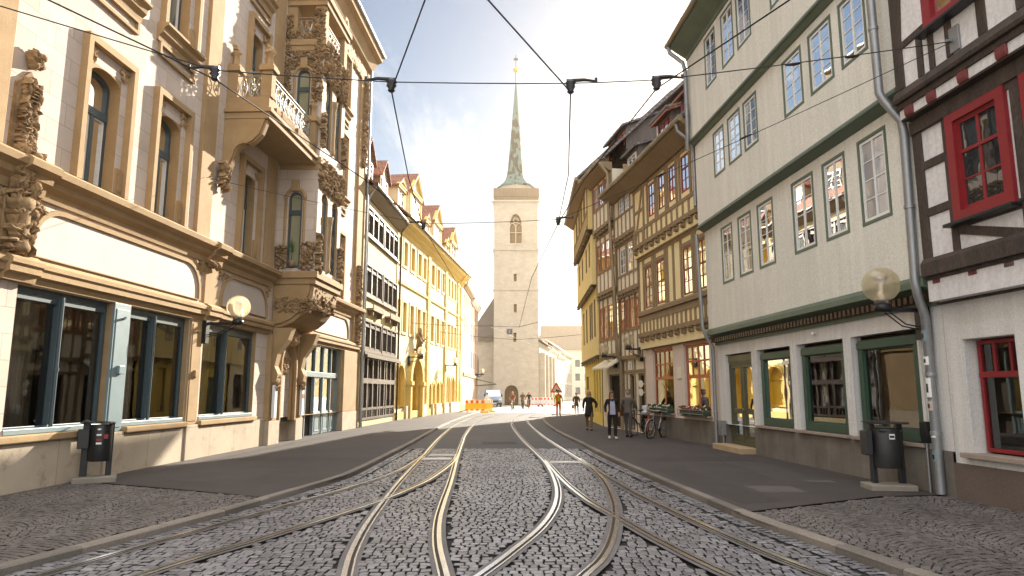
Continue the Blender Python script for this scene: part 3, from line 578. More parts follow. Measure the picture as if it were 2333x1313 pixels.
    cv.carve(0.0, 0.2, 11.2, 14.8, 0.02, 90, 0.10, 0, 0.8); cv.carve(1.02, 1.34, 11.6, 15.0, 0.02, 130, 0.12, 0, 0.8); cv.carve(0.25, 1.0, 12.75, 13.45, 0.02, 70, 0.1, 0, 0.7); cv.carve(0.3, 1.0, 13.9, 14.2, 0.02, 26, 0.09)
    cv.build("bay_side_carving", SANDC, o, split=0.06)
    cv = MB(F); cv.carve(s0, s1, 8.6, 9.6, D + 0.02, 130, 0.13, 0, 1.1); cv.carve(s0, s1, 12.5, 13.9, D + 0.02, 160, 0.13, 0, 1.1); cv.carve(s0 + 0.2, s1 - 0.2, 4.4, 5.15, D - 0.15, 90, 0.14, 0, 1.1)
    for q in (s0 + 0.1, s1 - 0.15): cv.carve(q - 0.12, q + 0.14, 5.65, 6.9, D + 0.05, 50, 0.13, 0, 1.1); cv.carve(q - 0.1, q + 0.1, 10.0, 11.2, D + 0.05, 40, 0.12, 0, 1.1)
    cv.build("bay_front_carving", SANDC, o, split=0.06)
    FS = lambda a, d, z: F(s0 + 0.12 - d, a, z)
    for (z0, z1, w0, w1) in ((5.75, 8.36, 0.38, 0.84), (10.1, 12.76, 0.46, 0.92)):
        wd = MB(FS); r = (w1 - w0) / 2; wd.frame(archpoly(w0, w1, z0, z1 - r, z1, 8), archpoly(w0 + .07, w1 - .07, z0 + .1, z1 - r, z1 - .07, 8), 0, 0.06); wd.box(w0, w1, 0, 0.08, z1 - 0.78, z1 - 0.62)
        wo = wd.build("bay_window", TEAL, o); MB(FS).quad([(w0, 0.02, z0), (w1, 0.02, z0), (w1, 0.02, z1), (w0, 0.02, z1)]).build("pane", GLBAY, wo)
    for (z0, z1) in ((5.8, 8.5), (10.1, 12.6)):
        for (a, e_) in ((22.78, 23.5), (23.95, 24.67)):
            wo = MB(F).rframe(a, e_, z0, z1, 0.06, D - 0.14, D - 0.08).build("bay_window", TEAL, o); MB(F).quad([(a, D - 0.11, z0), (e_, D - 0.11, z0), (e_, D - 0.11, z1), (a, D - 0.11, z1)]).build("pane", GLS, wo)
    balusters(FS, o, (0.36, 0.05), (1.0, 0.05), 13.9, 14.75, 3, IRON, GILT); balusters(F, o, (s0 + 0.36, D - 0.12), (s1 - 0.36, D - 0.12), 13.9, 14.75, 7, IRON, GILT)
    # portal with arched niche under the bay
    n = MB(F); n.frame([(22.85, 0.7), (24.55, 0.7), (24.55, 3.5), (22.85, 3.5)], [(23.05, 0.7), (24.35, 0.7), (24.35, 3.1), (23.05, 3.1)], -0.04, 0.10)
    for k in (0, 0.12): n.frame(archpoly(22.95 + k, 24.45 - k, 0.7, 2.55, 3.35 - k, 10), archpoly(23.05 + k, 24.35 - k, 0.7, 2.55, 3.25 - k, 10), 0.0, 0.2 - k)
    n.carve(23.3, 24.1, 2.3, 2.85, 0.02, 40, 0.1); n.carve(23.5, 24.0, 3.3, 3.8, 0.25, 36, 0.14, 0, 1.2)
    for q in (22.45, 24.9):
        n.prism([(0.1, 1.95), (0.3, 2.0), (0.34, 2.25), (0.22, 2.5), (0.3, 2.9), (0.62, 3.35), (0.75, 3.75), (0.1, 3.75)], q - 0.17, q + 0.17, 's'); n.carve(q - 0.14, q + 0.14, 1.75, 2.3, 0.22, 26, 0.1, 0, 1.1)
    n.build("portal", SANDT, P)
    # shop entrance
    d_ = MB(F); a, e_ = 25.25, 30.35; d_.box(a, a + .12, -0.26, -0.12, 0, 3.58); d_.box(e_ - .12, e_, -0.26, -0.12, 0, 3.58); d_.box(a, e_, -0.262, -0.1, 2.26, 2.46); d_.box(a, e_, -0.261, -0.11, 3.48, 3.58)
    for k in range(1, 5): x = a + (e_ - a) * k / 5; d_.box(x - .05, x + .05, -0.25, -0.12, 2.46, 3.48); d_.box(x - .05, x + .05, -0.25, -0.12, 0, 2.26)
    for k in (0, 2, 3, 4): x0 = a + (e_ - a) * k / 5 + .06; x1 = a + (e_ - a) * (k + 1) / 5 - .06; d_.box(x0, x1, -0.24, -0.15, 0.02, 0.85); d_.rframe(x0 + .12, x1 - .12, .12, .75, .05, -.15, -.13); d_.rframe(x0, x1, 0.852, 2.258, 0.05, -0.23, -0.16)
    o = d_.build("shop_entrance", TEALL, P, bev=0.008); g = MB(F); g.quad([(a, -0.2, 2.46), (e_, -0.2, 2.46), (e_, -0.2, 3.5), (a, -0.2, 3.5)])
    for k in (0, 2, 3, 4): x0 = a + (e_ - a) * k / 5; x1 = a + (e_ - a) * (k + 1) / 5; g.quad([(x0, -0.2, .85), (x1, -0.2, .85), (x1, -0.2, 2.26), (x0, -0.2, 2.26)])
    g.build("glass", GLC, o); r = MB(F); r.box(a - .2, e_ + .2, -4, -0.3, 0.001, 3.6); r.build("shop_interior", ROOMW, o)
    return P
GLS = paneglass("sandstone_window_glass", (0.05, 0.055, 0.055), (0.22, 0.21, 0.17), ior=1.8, wob=0.03, wsc=1.0)
GLBAY = mat("bay_glass_pale_curtain", (0.34, 0.34, 0.22), 0.05, (0.24, 0.24, 0.15), 1.2, 0.3, spec=0.9, fine=0)
sandstone_building()
# ------------------------------------------------------------------ left: brown shuttered house
def brown_house():
    F = FL; P = thing("timber_shop_house", FL(37, 0, 0), "narrow cream house with rows of dark brown shuttered windows and brown shopfront", "house")
    s0, s1 = 33.2, 41.25; d = 0.05; groups = ((33.55, 37.1), (37.3, 40.85)); rows = ((3.72, 5.25), (6.45, 8.1), (9.5, 11.05))
    hol = [(a, b, z0, z1) for (a, b) in groups for (z0, z1) in rows] + [(33.4, 41.0, 0.3, 3.35)]
    w = MB(F); w.wall(s0, s1, -0.05, 11.7, hol, d, 0.2, 0); w.shell(s0, s1, -0.05, 11.75, d - 0.004, 9, 0); w.build("wall", PALEY, P)
    for (a, b) in groups:
        for (z0, z1) in rows:
            f = MB(F); f.rframe(a, b, z0, z1, 0.10, d - 0.1, d + 0.09)
            for k in range(3):
                x0 = a + 0.1 + (b - a - 0.2) * k / 3; x1 = a + 0.1 + (b - a - 0.2) * (k + 1) / 3
                f.rframe(x0 + .02, x1 - .02, z0 + .12, z1 - .28, 0.07, d - 0.08, d + 0.05); f.box(x0 + .02, x1 - .02, d - 0.08, d + 0.03, z1 - .27, z1 - .2)
                if k: f.box(x0 - .06, x0 + .06, d - 0.09, d + 0.07, z0 + .1, z1 - .1)
                f.box(x0 + .2, x0 + .26, d - .08, d + .04, z1 - .2, z1 - .1); f.box(x1 - .26, x1 - .2, d - .08, d + .04, z1 - .2, z1 - .1)
            f.box(a - 0.06, b + 0.06, d - 0.02, d + 0.15, z0 - 0.09, z0 - 0.004)
            o = f.build("window", DBROWN, P); MB(F).quad([(a, d - 0.05, z0), (b, d - 0.05, z0), (b, d - 0.05, z1), (a, d - 0.05, z1)]).build("pane", GLD, o)
    for z in (5.75, ):
        for a in (34.2, 38.1):
            b = MB(F); b.box(a, a + 2.4, d, d + 0.35, z, z + 0.12); b.box(a + .2, a + .3, d, d + .28, z - .25, z); b.box(a + 2.1, a + 2.2, d, d + .28, z - .25, z); b.box(a, a + 2.4, d + .3, d + .35, z + .12, z + .3)
            b.build("flower_shelf", TIMBRO, P)
    f = MB(F); f.box(s0 + .1, s1 - .1, d - 0.02, d + 0.35, 3.36, 3.5); f.box(s0 + .1, s1 - .1, d - .02, d + .22, 3.5, 3.6)
    for x in (33.4, 34.6, 35.7, 36.8, 37.3, 38.3, 38.8, 39.8, 40.9): f.box(x - .08, x + .08, d - .15, d + .04, 0.3, 3.35)
    f.box(33.4, 41, d - .14, d + .06, 2.1, 2.35); f.box(33.4, 41, d - .12, d + .05, .3, .42); f.box(33.4, 41, d - .12, d + .04, .78, .9)
    for k in range(26): x = 33.5 + k * .29; f.box(x, x + .06, d - .1, d + .02, .42, .78)
    o = f.build("shopfront", DBROWN, P); MB(F).quad([(33.4, d - .1, .3), (41, d - .1, .3), (41, d - .1, 3.35), (33.4, d - .1, 3.35)]).build("glass", GLB2, o)
    e = MB(F); e.prism([(d - .05, 11.45), (d + .1, 11.45), (d + .45, 11.8), (d + .5, 11.95), (d - .05, 11.95)], s0, s1, 's'); e.build("eaves", TIMBRO, P)
    gutter(F, P, s0, s1 + 0.1, d + 0.55, 12.0, 0.1, DBROWN); roof(F, P, s0, s1, d + .5, 11.96, -4, 16.2, 4.2, TILE)
    downpipe(F, P, [(s1 + .05, d + .5, 11.9), (s1 + .02, d + .15, 11.4), (s1, d + .12, 0)], 0.06, DBROWN); downpipe(F, P, [(33.35, d + .5, 11.9), (33.3, d + .15, 11.3), (33.3, d + .12, 0)], 0.06, ZINC)
    for (a, b) in ((34.2, 36.1), (37.8, 39.7)): dormer(F, P, a, b, -0.35, 12.3, 14.1, 15.1, 3.2, TIMBRO, TILE, WHITEB, GLD, rows=4)
PALEY = mat("cream_yellow_render", (0.68, 0.56, 0.32), 0.85, (0.58, 0.46, 0.26), 0.5, 0.3, 0.3, 18)
DBROWN = mat("dark_brown_paint", (0.06, 0.032, 0.018), 0.45, (0.04, 0.02, 0.012), 3, 0.3, 0.1, 40)
GLB2 = paneglass("shopfront_glass", (0.10, 0.10, 0.10), (0.42, 0.42, 0.42), ior=2.1, wob=0.1, wsc=1.6)
brown_house()
# ------------------------------------------------------------------ left: long yellow house
FY = Fac(-7.04, 41.3, 0.105, 1, 'L')
def yellow_house():
    F = FY; P = thing("yellow_house", FY(11, 0, 0), "long bright yellow house with pedimented dormers and rusticated pilasters", "house")
    S1 = 23.1; wins = [(0.05, .75), (1.35, 2.25), (3.2, 4.15), (5.1, 6.05), (6.65, 7.55), (9.3, 10.35), (11.3, 12.25), (13.2, 14.1), (15.7, 16.5), (17.05, 17.9), (18.5, 19.35), (21.0, 21.9)]
    hol = [(a, b, z0, z1) for (a, b) in wins for (z0, z1) in ((9.65, 11.2), (5.4, 7.3))]
    doors = [(0.35, 2.1, .75, 3.3), (3.25, 6.1, 0, 3.75), (8.95, 9.75, .7, 2.25), (10.2, 11.0, .0, 2.3), (11.5, 12.6, .75, 2.4), (13.1, 13.9, 0, 2.4), (16.0, 16.7, 0.6, 2.9), (17.6, 18.9, .6, 2.9), (21.0, 21.8, 0, 2.4)]
    w = MB(F); w.wall(0, S1, -0.05, 12.0, hol + doors, 0, 0.3, 0, 1); w.shell(0, S1, -0.05, 12.1, -0.004, 11, 0)
    for (a, b, c, e) in doors:
        h = (a + b) / 2; r = (b - a) / 2; zs = e - r
        for sg, q in ((1, b), (-1, a)): w.prism([(q, e), (q, zs)] + [(h + sg * r * math.cos(rad(t)), zs + (r - .01) * math.sin(rad(t))) for t in range(0, 91, 15)] + [(h, e)], -0.29, -0.002, 'd', 1)
    w.build("wall", [YELHOUSE, YELTRIM], P)
    for (a, b, c, e) in hol:
        f = MB(F); f.rframe(a - .16, b + .16, c - .16, e + .16, .157, -.01, .06, 1); f.rframe(a, b, c, e, .05, -.2, -.12)
        o = f.build("window", [YELDEEP, YELHOUSE], P); MB(F).quad([(a, -.16, c), (b, -.16, c), (b, -.16, e), (a, -.16, e)]).build("shutter", YELDEEP, o)
    for (a, b, c, e) in doors:
        f = MB(F); r = (b - a) / 2; f.frame(archpoly(a - .15, b + .15, c, e - r, e + .15, 8), archpoly(a, b, c, e - r, e, 8), -.01, .08, 1); f.quad([(a, -.25, c), (b, -.25, c), (b, -.25, e), (a, -.25, e)], 0)
        f.rframe(a + .02, b - .02, c, e - r * .9, .08, -.25, -.2, 0)
        f.build("arched_door" if c < .1 else "arched_window", [YELDEEP, YELTRIM], P)
    t = MB(F)
    for (a, b) in ((8.0, 8.75), (14.35, 15.05), (19.85, 20.55)):
        for k in range(29): z = 0.02 + k * 0.40; t.box(a + (.05 if k % 2 else 0), b - (.05 if k % 2 else 0), -.02, .12, z, z + .37)
    t.prism([(-.05, 11.55), (.06, 11.55), (.1, 11.75), (.3, 11.85), (.34, 12.05), (.62, 12.2), (.66, 12.4), (-.05, 12.45)], 0, S1, 's'); t.box(0, S1, -.02, .1, 8.35, 8.5); t.box(0, S1, -0.02, 0.1, -.05, .45)
    q = MB(F)
    for (a, b) in ((2.2, 3.0), (6.3, 7.9), (9.85, 10.1), (11.1, 12.9), (14.1, 15.8), (16.8, 20.9)): q.box(a, b, -.02, .2, -.05, .8)
    q.build("stone_base", IVORY, P, split=0.01)
    t.frame(archpoly(2.8, 6.5, 0, 2.4, 4.3, 10), archpoly(3.2, 6.1, 0, 2.3, 3.8, 10), -.02, .3); t.box(2.7, 3.3, 0, .4, 2.1, 2.35); t.box(6.0, 6.6, 0, .4, 2.1, 2.35); t.build("stone_trim", YELTRIM, P)
    gutter(F, P, 0, S1, .72, 12.5, .09, GUTT); roof(F, P, 0, S1, .66, 12.46, -5.2, 17.6, 5.6, TILE)
    for (a, b, z, r) in ((0.1, 1.9, 14.6, 15.2), (3.2, 6.4, 15.2, 16.7), (7.6, 9.0, 14.2, 14.8), (10.4, 13.4, 14.9, 16.4), (15.0, 16.3, 14.1, 14.7), (17.2, 20.0, 14.8, 16.2)):
        dormer(F, P, a, b, -.2, 12.5, z, r, 4, YELHOUSE, TILE, WHITEB, GLD, ov=.22, rows=3, ped=YELTRIM)
    downpipe(F, P, [(20.9, .7, 12.4), (20.8, .2, 11.6), (20.8, .15, 0)], .06, YELTRIM)
    s = MB(F); s.lathe([(.30, 0), (.34, .1), (.2, .2), (.18, .5), (.32, .6), (.34, .7)], (4.75, .28, 3.85), 8); s.lathe([(.30, 0), (.27, .35), (.22, .6), (.3, .85), (.26, 1.0), (.1, 1.12)], (4.75, .3, 4.55), 9, sx=1, sy=.75); s.sph((4.75, .34, 5.8), .13, .14, .17); s.carve(4.5, 5.0, 5.2, 5.6, .34, 14, .12, 0, 1); s.tube([(4.45, .3, 5.45), (4.3, .5, 5.0), (4.5, .6, 4.9)], .07, 6); s.tube([(5.05, .3, 5.45), (5.2, .5, 5.1), (5.0, .65, 5.2)], .07, 6)
    tag(s.build("statue", SANDC), "weathered stone statue standing over the arched gateway of the yellow house", "statue")
yellow_house()
# ------------------------------------------------------------------ left: two houses beyond
def far_house(name, F, s1, ze, label, wm_, rm, tr, nwin, rows, shop=True, zr=3.5):
    P = thing(name, F(s1 / 2, 0, 0), label, "house"); w = MB(F); hs = []
    for (z0, z1) in rows:
        for k in range(nwin): a = s1 * (k + .5) / nwin; hs.append((a - .45, a + .45, z0, z1))
    w.wall(0, s1, -.05, ze, hs, 0, .2, 0); w.shell(0, s1, -.05, ze, -.004, 9, 0); w.build("wall", wm_, P)
    for (a, b, c, e) in hs: win(F, P, a, b, c, e, -.12, 2, 3, tr, GLD, sur=None)
    t = MB(F); t.prism([(-.05, ze - .4), (.1, ze - .4), (.35, ze - .1), (.4, ze + .05), (-.05, ze + .05)], 0, s1, 's'); t.box(0, s1, -.02, .12, 3.2, 3.5); t.box(0, s1, -.02, .06, -.05, .5); t.build("cornice", tr, P, split=0.0)
    roof(F, P, 0, s1, .4, ze + .06, -4, ze + zr, 4.2, rm); return P
FH = Fac(-4.62, 64.45, .02, 1, 'L'); FH2 = Fac(-4.44, 73.6, .03, 1, 'L')
far_house("beige_house", FH, 9.0, 11.9, "narrow beige house with red tiled roof between yellow house and church", IVORY, TILE, SANDT, 4, ((4.2, 6.0), (7.2, 9.0), (9.6, 11.2)))
far_house("pink_house", FH2, 9.5, 11.6, "dusty pink narrow house nearest to the church, with two white globes", mat("dusty_pink_render", (.52, .36, .26), .85), TILE, IVORY, 4, ((4.2, 6.0), (7.2, 9.0), (9.6, 11.2)))
# ------------------------------------------------------------------ right: large pale house with green trim
FR = Fac(8.0, 0, -0.072, 1, 'R')
def pale_house():
    F = FR; P = thing("pale_rendered_house", FR(16.5, 0, 0), "large pale cream house with green bands and white sash windows stepping outward floor by floor", "house")
    a, b = 11.365, 21.55
    gw = [(12.1, 13.98), (14.45, 16.3), (16.8, 18.55)]
    w = MB(F); w.wall(a, b, 0.72, 3.42, [(g[0] - .06, g[1] + .12, .74, 2.79) for g in gw] + [(19.05, 20.95, .72, 2.79)], 0, .2, 1)
    w.wall(a, 18.95, -.05, .72, [], .04, .1, 2); w.wall(21.05, b, -.05, .72, [], .04, .1, 2); w.quad([(a, 0, .72), (18.95, 0, .72), (18.95, .04, .72), (a, .04, .72)], 2); w.quad([(18.95, -.2, -.05), (18.95, .04, -.05), (18.95, .04, .72), (18.95, -.2, .72)], 2); w.quad([(21.05, -.2, -.05), (21.05, .04, -.05), (21.05, .04, .72), (21.05, -.2, .72)], 2)
    w.shell(a, b, -.05, 12.9, -.3, 9.5, 3)
    f1 = [(12.05, 12.98), (13.42, 14.32), (14.7, 15.72), (16.7, 17.64), (18.02, 18.92), (19.32, 20.18)]
    f2 = [(12.05, 12.95), (13.22, 14.18), (14.48, 15.42), (16.85, 17.72), (17.92, 18.82), (19.1, 19.96)]
    f3 = [(12.05, 12.95), (13.22, 14.18), (14.6, 15.5), (16.6, 17.5), (17.72, 18.6), (19.05, 19.95)]
    fl = ((f1, .25, 3.42, 6.9, 4.84, 6.56), (f2, .45, 6.9, 9.76, 8.05, 9.45), (f3, .60, 9.76, 12.9, 10.85, 12.5))
    for (ws, d, z0, z1, c, e) in fl:
        w.wall(a, b, z0, z1, [(x0, x1, c, e) for x0, x1 in ws], d, .1, 0)
        for s in (a, b): w.quad([(s, d, z0), (s, -.3, z0), (s, -.3, z1), (s, d, z1)], 0 if s == a else 3)
        w.quad([(a, d, z0), (b, d, z0), (b, -.3, z0), (a, -.3, z0)], 0)
    w.build("wall", [CREAM, WHITEP, GREYPL, PEACH], P)
    for fi, (ws, d, z0, z1, c, e) in enumerate(fl):
        for i, (x0, x1) in enumerate(ws): win(F, P, x0 + .07, x1 - .07, c + .07, e - .07, d - .03, 2, 4, WHITEB, GLB if (i + fi) % 3 else GLSKY, .055, .022, .055, sur=(GREENG, .065, .04), sill=None)
    t = MB(F)
    for (z, d0, d1) in ((3.36, .0, .31), (6.8, .25, .51), (9.68, .45, .66)):
        h_ = .26 if z < 4 else .17; t.prism([(d0 - .02, z - .04), (d0 + .04, z - .04), (d1 - .08, z + .05), (d1 - .02, z + .07), (d1 - .02, z + h_ * .7), (d1 - .05, z + h_), (d0 - .02, z + h_)], a - .01, b + .02, 's')
    t.box(a, b, -.02, .06, 3.12, 3.3); t.box(a, b, .57, .64, 12.62, 12.88)
    t.build("green_band", GREENG, P)
    t = MB(F)
    for k in range(62): s = a + .1 + k * .163; t.box(s, s + .09, .0, .2, 3.2, 3.33)
    t.build("dentil_row", DBROWN, P)
    for g in gw:
        f = MB(F); f.rframe(g[0], g[1], .80, 2.7, .15, -.16, -.04, 0, .19); f.box(g[0], g[1], -.15, -.02, 2.52, 2.66); f.rframe(g[0] + .15, g[1] - .15, .99, 2.52, .025, -.14, -.07)
        o = f.build("shop_window", GREEN, P, bev=.008); MB(F).quad([(g[0] + .1, -.11, .9), (g[1] - .1, -.11, .9), (g[1] - .1, -.11, 2.6), (g[0] + .1, -.11, 2.6)]).build("glass", GLC, o)
        MB(F).box(g[0] - .12, g[1] + .2, -.1, .12, .735, .797).build("sill", STONE, o, bev=.008)
        r = MB(F); r.box(g[0] + .02, g[1] - .02, -1.6, -.22, .745, 2.75, 0); r.build("shop_interior", DARKR, o)
        fr = MB(F); q = .1; fr.frame([(g[0] - .16, .8), (g[1] + .22, .8), (g[1] + .22, 2.9), (g[0] - .16, 2.9)], [(g[0] - .06, .8), (g[1] + .12, .8), (g[1] + .12, 2.79), (g[0] - .06, 2.79)], -.01, .02); fr.build("plaster_surround", WHITEP, o)
    c = MB(F)
    for (s, wd) in ((18.12, .3), (15.75, .5), (13.2, .62)):
        pts = [(s + wd * i / 11, -.24 - .03 * (i % 2)) for i in range(12)]; c.add([(u, v, 1.0) for u, v in pts] + [(u, v, 2.6) for u, v in pts], [(i, i + 1, 13 + i, 12 + i) for i in range(11)], 0, True)
    for k in range(9): s = 14.7 + k * .13; c.box(s, s + .07, -.5, -.4, .95, 1.15 + .1 * RND.random(), 1 + k % 2)
    c.box(14.6, 16.1, -.6, -.3, .9, .95, 0); c.box(12.3, 13.2, -.7, -.3, .9, .96, 2); c.box(12.25, 12.3, -.6, -.5, .96, 2.4, 2)
    c.build("window_display", [WHITEB, RED, OCHRE], P, split=0.2)
    d = MB(F); d.box(19.13, 20.87, -.2, -.06, 2.55, 2.75); d.rframe(19.13, 20.87, .17, 2.55, .07, -.2, -.08)
    for (x0, x1) in ((19.2, 19.98), (20.02, 20.8)): d.rframe(x0, x1, .24, 2.48, .11, -.19, -.1); d.box(x0 + .1, x1 - .1, -.18, -.11, 1.05, 1.2); d.box(x0 + .1, x1 - .1, -.18, -.12, .34, .45)
    o = d.build("door", DGREEN, P, bev=.006); MB(F).quad([(19.2, -.15, .3), (20.8, -.15, .3), (20.8, -.15, 2.5), (19.2, -.15, 2.5)]).build("door_glass", GLY, o); MB(F).tube([(19.93, -.09, 1.15), (19.93, -.05, 1.2), (19.85, -.05, 1.2)], .016, 6).build("handle", GILT, o)
    MB(F).box(19.05, 21.2, -.2, .42, -.05, .15).build("doorstep", STEPM, P, bev=.01)
    s = MB(F); s.prism([(.55, 12.86), (.62, 12.75), (1.15, 13.1), (1.15, 13.2), (.55, 13.2)], a, b + .1, 's'); s.build("eaves", GREENG, P); gutter(F, P, a, b + .2, 1.2, 13.22, .09, GUTT)
    roof(F, P, a, b + .1, 1.12, 13.2, -4, 18.4, 4.6, TILE)
    downpipe(F, P, [(21.65, 1.2, 13.2), (21.65, 1.15, 12.95), (21.45, .78, 12.5), (21.42, .72, 12.2), (21.42, .72, 9.9), (21.5, .72, 9.7), (21.55, .68, 9.5)], .07)
    downpipe(F, P, [(11.5, .72, 13.0), (11.5, .68, 6.9), (11.48, .62, 6.75), (11.38, .40, 6.35), (11.4, .36, 6.1), (11.5, .33, 3.55), (11.5, .3, 3.3), (11.62, .12, 2.95), (11.62, .12, .02)], .075)
    downpipe(F, P, [(21.62, .5, 6.7), (21.62, .42, 3.7), (21.6, .32, 3.4), (21.62, .12, 3.05), (21.62, .12, .02)], .06)
PEACH = mat("peach_party_wall", (.62, .40, .24), .9, (.52, .33, .2), .7, .3, .3, 18)
GLSKY = paneglass("glass_white_blind", (.42, .43, .45), (.30, .31, .33), ior=2.2, wob=.05, wsc=1.2)
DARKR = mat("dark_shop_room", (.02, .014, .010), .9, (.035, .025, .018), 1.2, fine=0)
DGREEN = mat("olive_door_paint", (.085, .085, .045), .45, (.06, .06, .03), 2, .3)
STEPM = mat("tan_step_stone", (.48, .36, .22), .8, (.38, .28, .17), 3, .3, .3, 50)
pale_house()
# ------------------------------------------------------------------ right edge: black and white timber house
def bw_house():
    F = FR; P = thing("half_timbered_house", FR(8, 0, 0), "black and white half-timbered house with bright red window frames and dark oak beams", "house")
    a, b = 3.0, 11.36
    w = MB(F); w.wall(a, b, .55, 3.15, [(9.9, 10.95, .72, 2.5), (7.6, 8.9, .72, 2.5), (5, 6.4, .72, 2.5)], 0, .28, 0); w.wall(a, b, -.05, .55, [], .05, .1, 1); w.quad([(a, 0, .55), (b, 0, .55), (b, .05, .55), (a, .05, .55)], 1); w.quad([(b, .05, -.05), (b, -.3, -.05), (b, -.3, .55), (b, .05, .55)], 1)
    w.wall(a, b - .1, 3.15, 6.3, [(9.42, 10.28, 4.45, 5.88), (7.95, 8.8, 4.45, 5.95), (5.8, 6.7, 4.45, 5.9)], .28, .1, 2); w.wall(a, b - .1, 6.3, 12.2, [(9.4, 10.25, 7.6, 9.1), (7.6, 8.5, 7.6, 9.1)], .5, .1, 2); w.quad([(a, .28, 6.3), (b - .1, .28, 6.3), (b - .1, .5, 6.3), (a, .5, 6.3)], 2); w.quad([(a, 0, 3.15), (b - .1, 0, 3.15), (b - .1, .28, 3.15), (a, .28, 3.15)], 2)
    for (z0, z1, d) in ((3.15, 6.3, .28), (6.3, 12.2, .5)): w.quad([(b - .1, d, z0), (b - .1, -.3, z0), (b - .1, -.3, z1), (b - .1, d, z1)], 2)
    w.shell(a, b - .12, -.05, 12.2, -.3, 9, 2); w.build("wall", [WHITEP, PEBBLE, WHITET], P)
    # timbers
    t = MB(F); d1, d2 = .28, .50
    t.box(a, b, -.02, .09, 3.12, 3.34); t.box(a, b - .08, d1 - .1, d1 + .09, 3.56, 3.78); t.prism([(d1, 3.78), (d1 + .09, 3.78), (d1 + .04, 3.86), (d1, 3.86)], a, b - .08, 's')
    def post(s, z0, z1, d, wd=.16): t.prism([(s - wd / 2 + RND.uniform(-.012, .012), z0), (s + wd / 2, z0), (s + wd / 2 + RND.uniform(-.015, .015), z1), (s - wd / 2, z1)], d - .02, d + .028 + RND.uniform(0, .006), 'd')
    for (s, wd) in ((b - .19, .2), (10.5, .13), (9.1, .17), (8.0 - .12, .15), (6.85, .15), (5.6, .15), (4.2, .16)): post(s, 3.78, 6.25, d1, wd)
    for (s0, s1, z) in ((10.56, b - .29, 4.62), (10.56, b - .29, 5.42), (9.18, 10.44, 4.26), (9.18, 10.44, 6.0), (7.95, 9.0, 4.26), (6.9, 7.8, 4.3), (5.7, 6.8, 4.3), (4.2, 5.5, 5)): t.box(s0, s1, d1 - .02, d1 + .03, z - .07, z + .07)
    t.beam((10.42, 4.18), (9.2, 3.84), .14, d1 - .02, d1 + .031); t.beam((8.9, 4.18), (8.1, 3.84), .13, d1 - .02, d1 + .031)
    # jetty of the upper floor
    t.box(a, b - .08, d1 - .02, d1 + .07, 6.02, 6.26); t.box(a, b - .08, d1, d2 + .04, 6.46, 6.56); t.prism([(d2 - .05, 6.56), (d2 + .1, 6.56), (d2 + .12, 6.62), (d2 + .05, 6.78), (d2 - .05, 6.8)], a, b - .08, 's'); t.box(a, b - .08, d1 - .02, d1 + .03, 6.26, 6.46)
    for (s, wd) in ((b - .2, .22), (10.62, .14), (10.35, .12), (9.95, .13), (9.28, .17), (8.6, .14), (7.5, .16), (6.2, .16), (5, .16)): post(s, 6.8, 12.1 if wd > .15 else 7.5, d2, wd)
    t.beam((b - .32, 7.55), (10.3, 7.6), .12, d2 - .02, d2 + .031); t.beam((10.95, 9.3), (b - .25, 7.7), .13, d2 - .02, d2 + .033); t.box(10.4, b - .3, d2 - .02, d2 + .03, 9.3, 9.44); post(10.4, 7.6, 12.1, d2, .14); t.box(7.5, 9.28, d2 - .02, d2 + .03, 7.35, 7.5); t.box(a, b - .1, d2 - .02, d2 + .05, 9.9, 10.2)
    t.build("timber_frame", TIMBER, P, bev=.008)
    c = MB(F)
    for (zb, dd, ss) in ((3.34, .02, (11.05, 10.25, 9.55, 8.8, 8.0, 7.2)), (6.27, d1, (11.0, 10.45, 9.75, 9.0, 8.3, 7.5))):
        for s in ss: c.box(s - .1, s + .1, dd, dd + .26, zb + .08, zb + .19); c.prism([(dd, zb), (dd + .14, zb + .01), (dd + .24, zb + .08), (dd, zb + .08)], s - .09, s + .09, 's'); c.prism(arc(dd + .2, zb + .07, .06, 0, 360, 8)[:-1], s - .1, s + .1, 's')
    c.build("carved_beam_end", mat("dusty_red_paint", (.20, .045, .045), .6, (.13, .03, .03), 5, .3, .2, 50), P, bev=.01, split=0.02)
    t = MB(F); t.box(a, b - .06, .001, .02, 3.34, 3.56); t.box(a, b - .12, .02, d1 + .02, 3.50, 3.56); t.box(a, b - .12, d1 - .05, d2 - .01, 6.27, 6.46); t.build("jetty_board", TIMBER, P, split=0.01)
    for (x0, x1, z0, z1, d) in ((9.42, 10.28, 4.45, 5.88, d1), (7.95, 8.8, 4.45, 5.95, d1), (5.8, 6.7, 4.45, 5.9, d1), (9.4, 10.25, 7.6, 9.1, d2), (7.6, 8.5, 7.6, 9.1, d2)):
        o = win(F, P, x0, x1, z0, z1, d - .02, 2, 2, RED, GLD, .06, .028, .055, transom=z0 + (z1 - z0) * .64, sur=(RED, .17, .085)); MB(F).box(x0 - .25, x1 + .25, d, d + .2, z0 - .23, z0 - .175).build("sill", BLACK, o, bev=.01)
    for (x0, x1) in ((9.92, 10.9), (7.65, 8.85), (5.05, 6.35)):
        f = MB(F); f.rframe(x0, x1, .76, 2.48, .06, -.26, -.18); f.box(x0, x1, -.255, -.17, 1.9, 1.99)
        for k in (1, 2): x = x0 + (x1 - x0) * k / 3; f.box(x - .025, x + .025, -.25, -.185, 1.99, 2.42)
        o = f.build("shop_window", RED, P, bev=.006); MB(F).quad([(x0 + .04, -.22, .8), (x1 - .04, -.22, .8), (x1 - .04, -.22, 2.45), (x0 + .04, -.22, 2.45)]).build("glass", GLC, o)
        MB(F).box(x0 - .3, x1 + .2, -.26, .13, .66, .735).build("sill", STONE, o, bev=.008); MB(F).box(x0 - .02, x1 + .02, -1.5, -.285, .73, 2.52).build("shop_interior", DARKR, o)
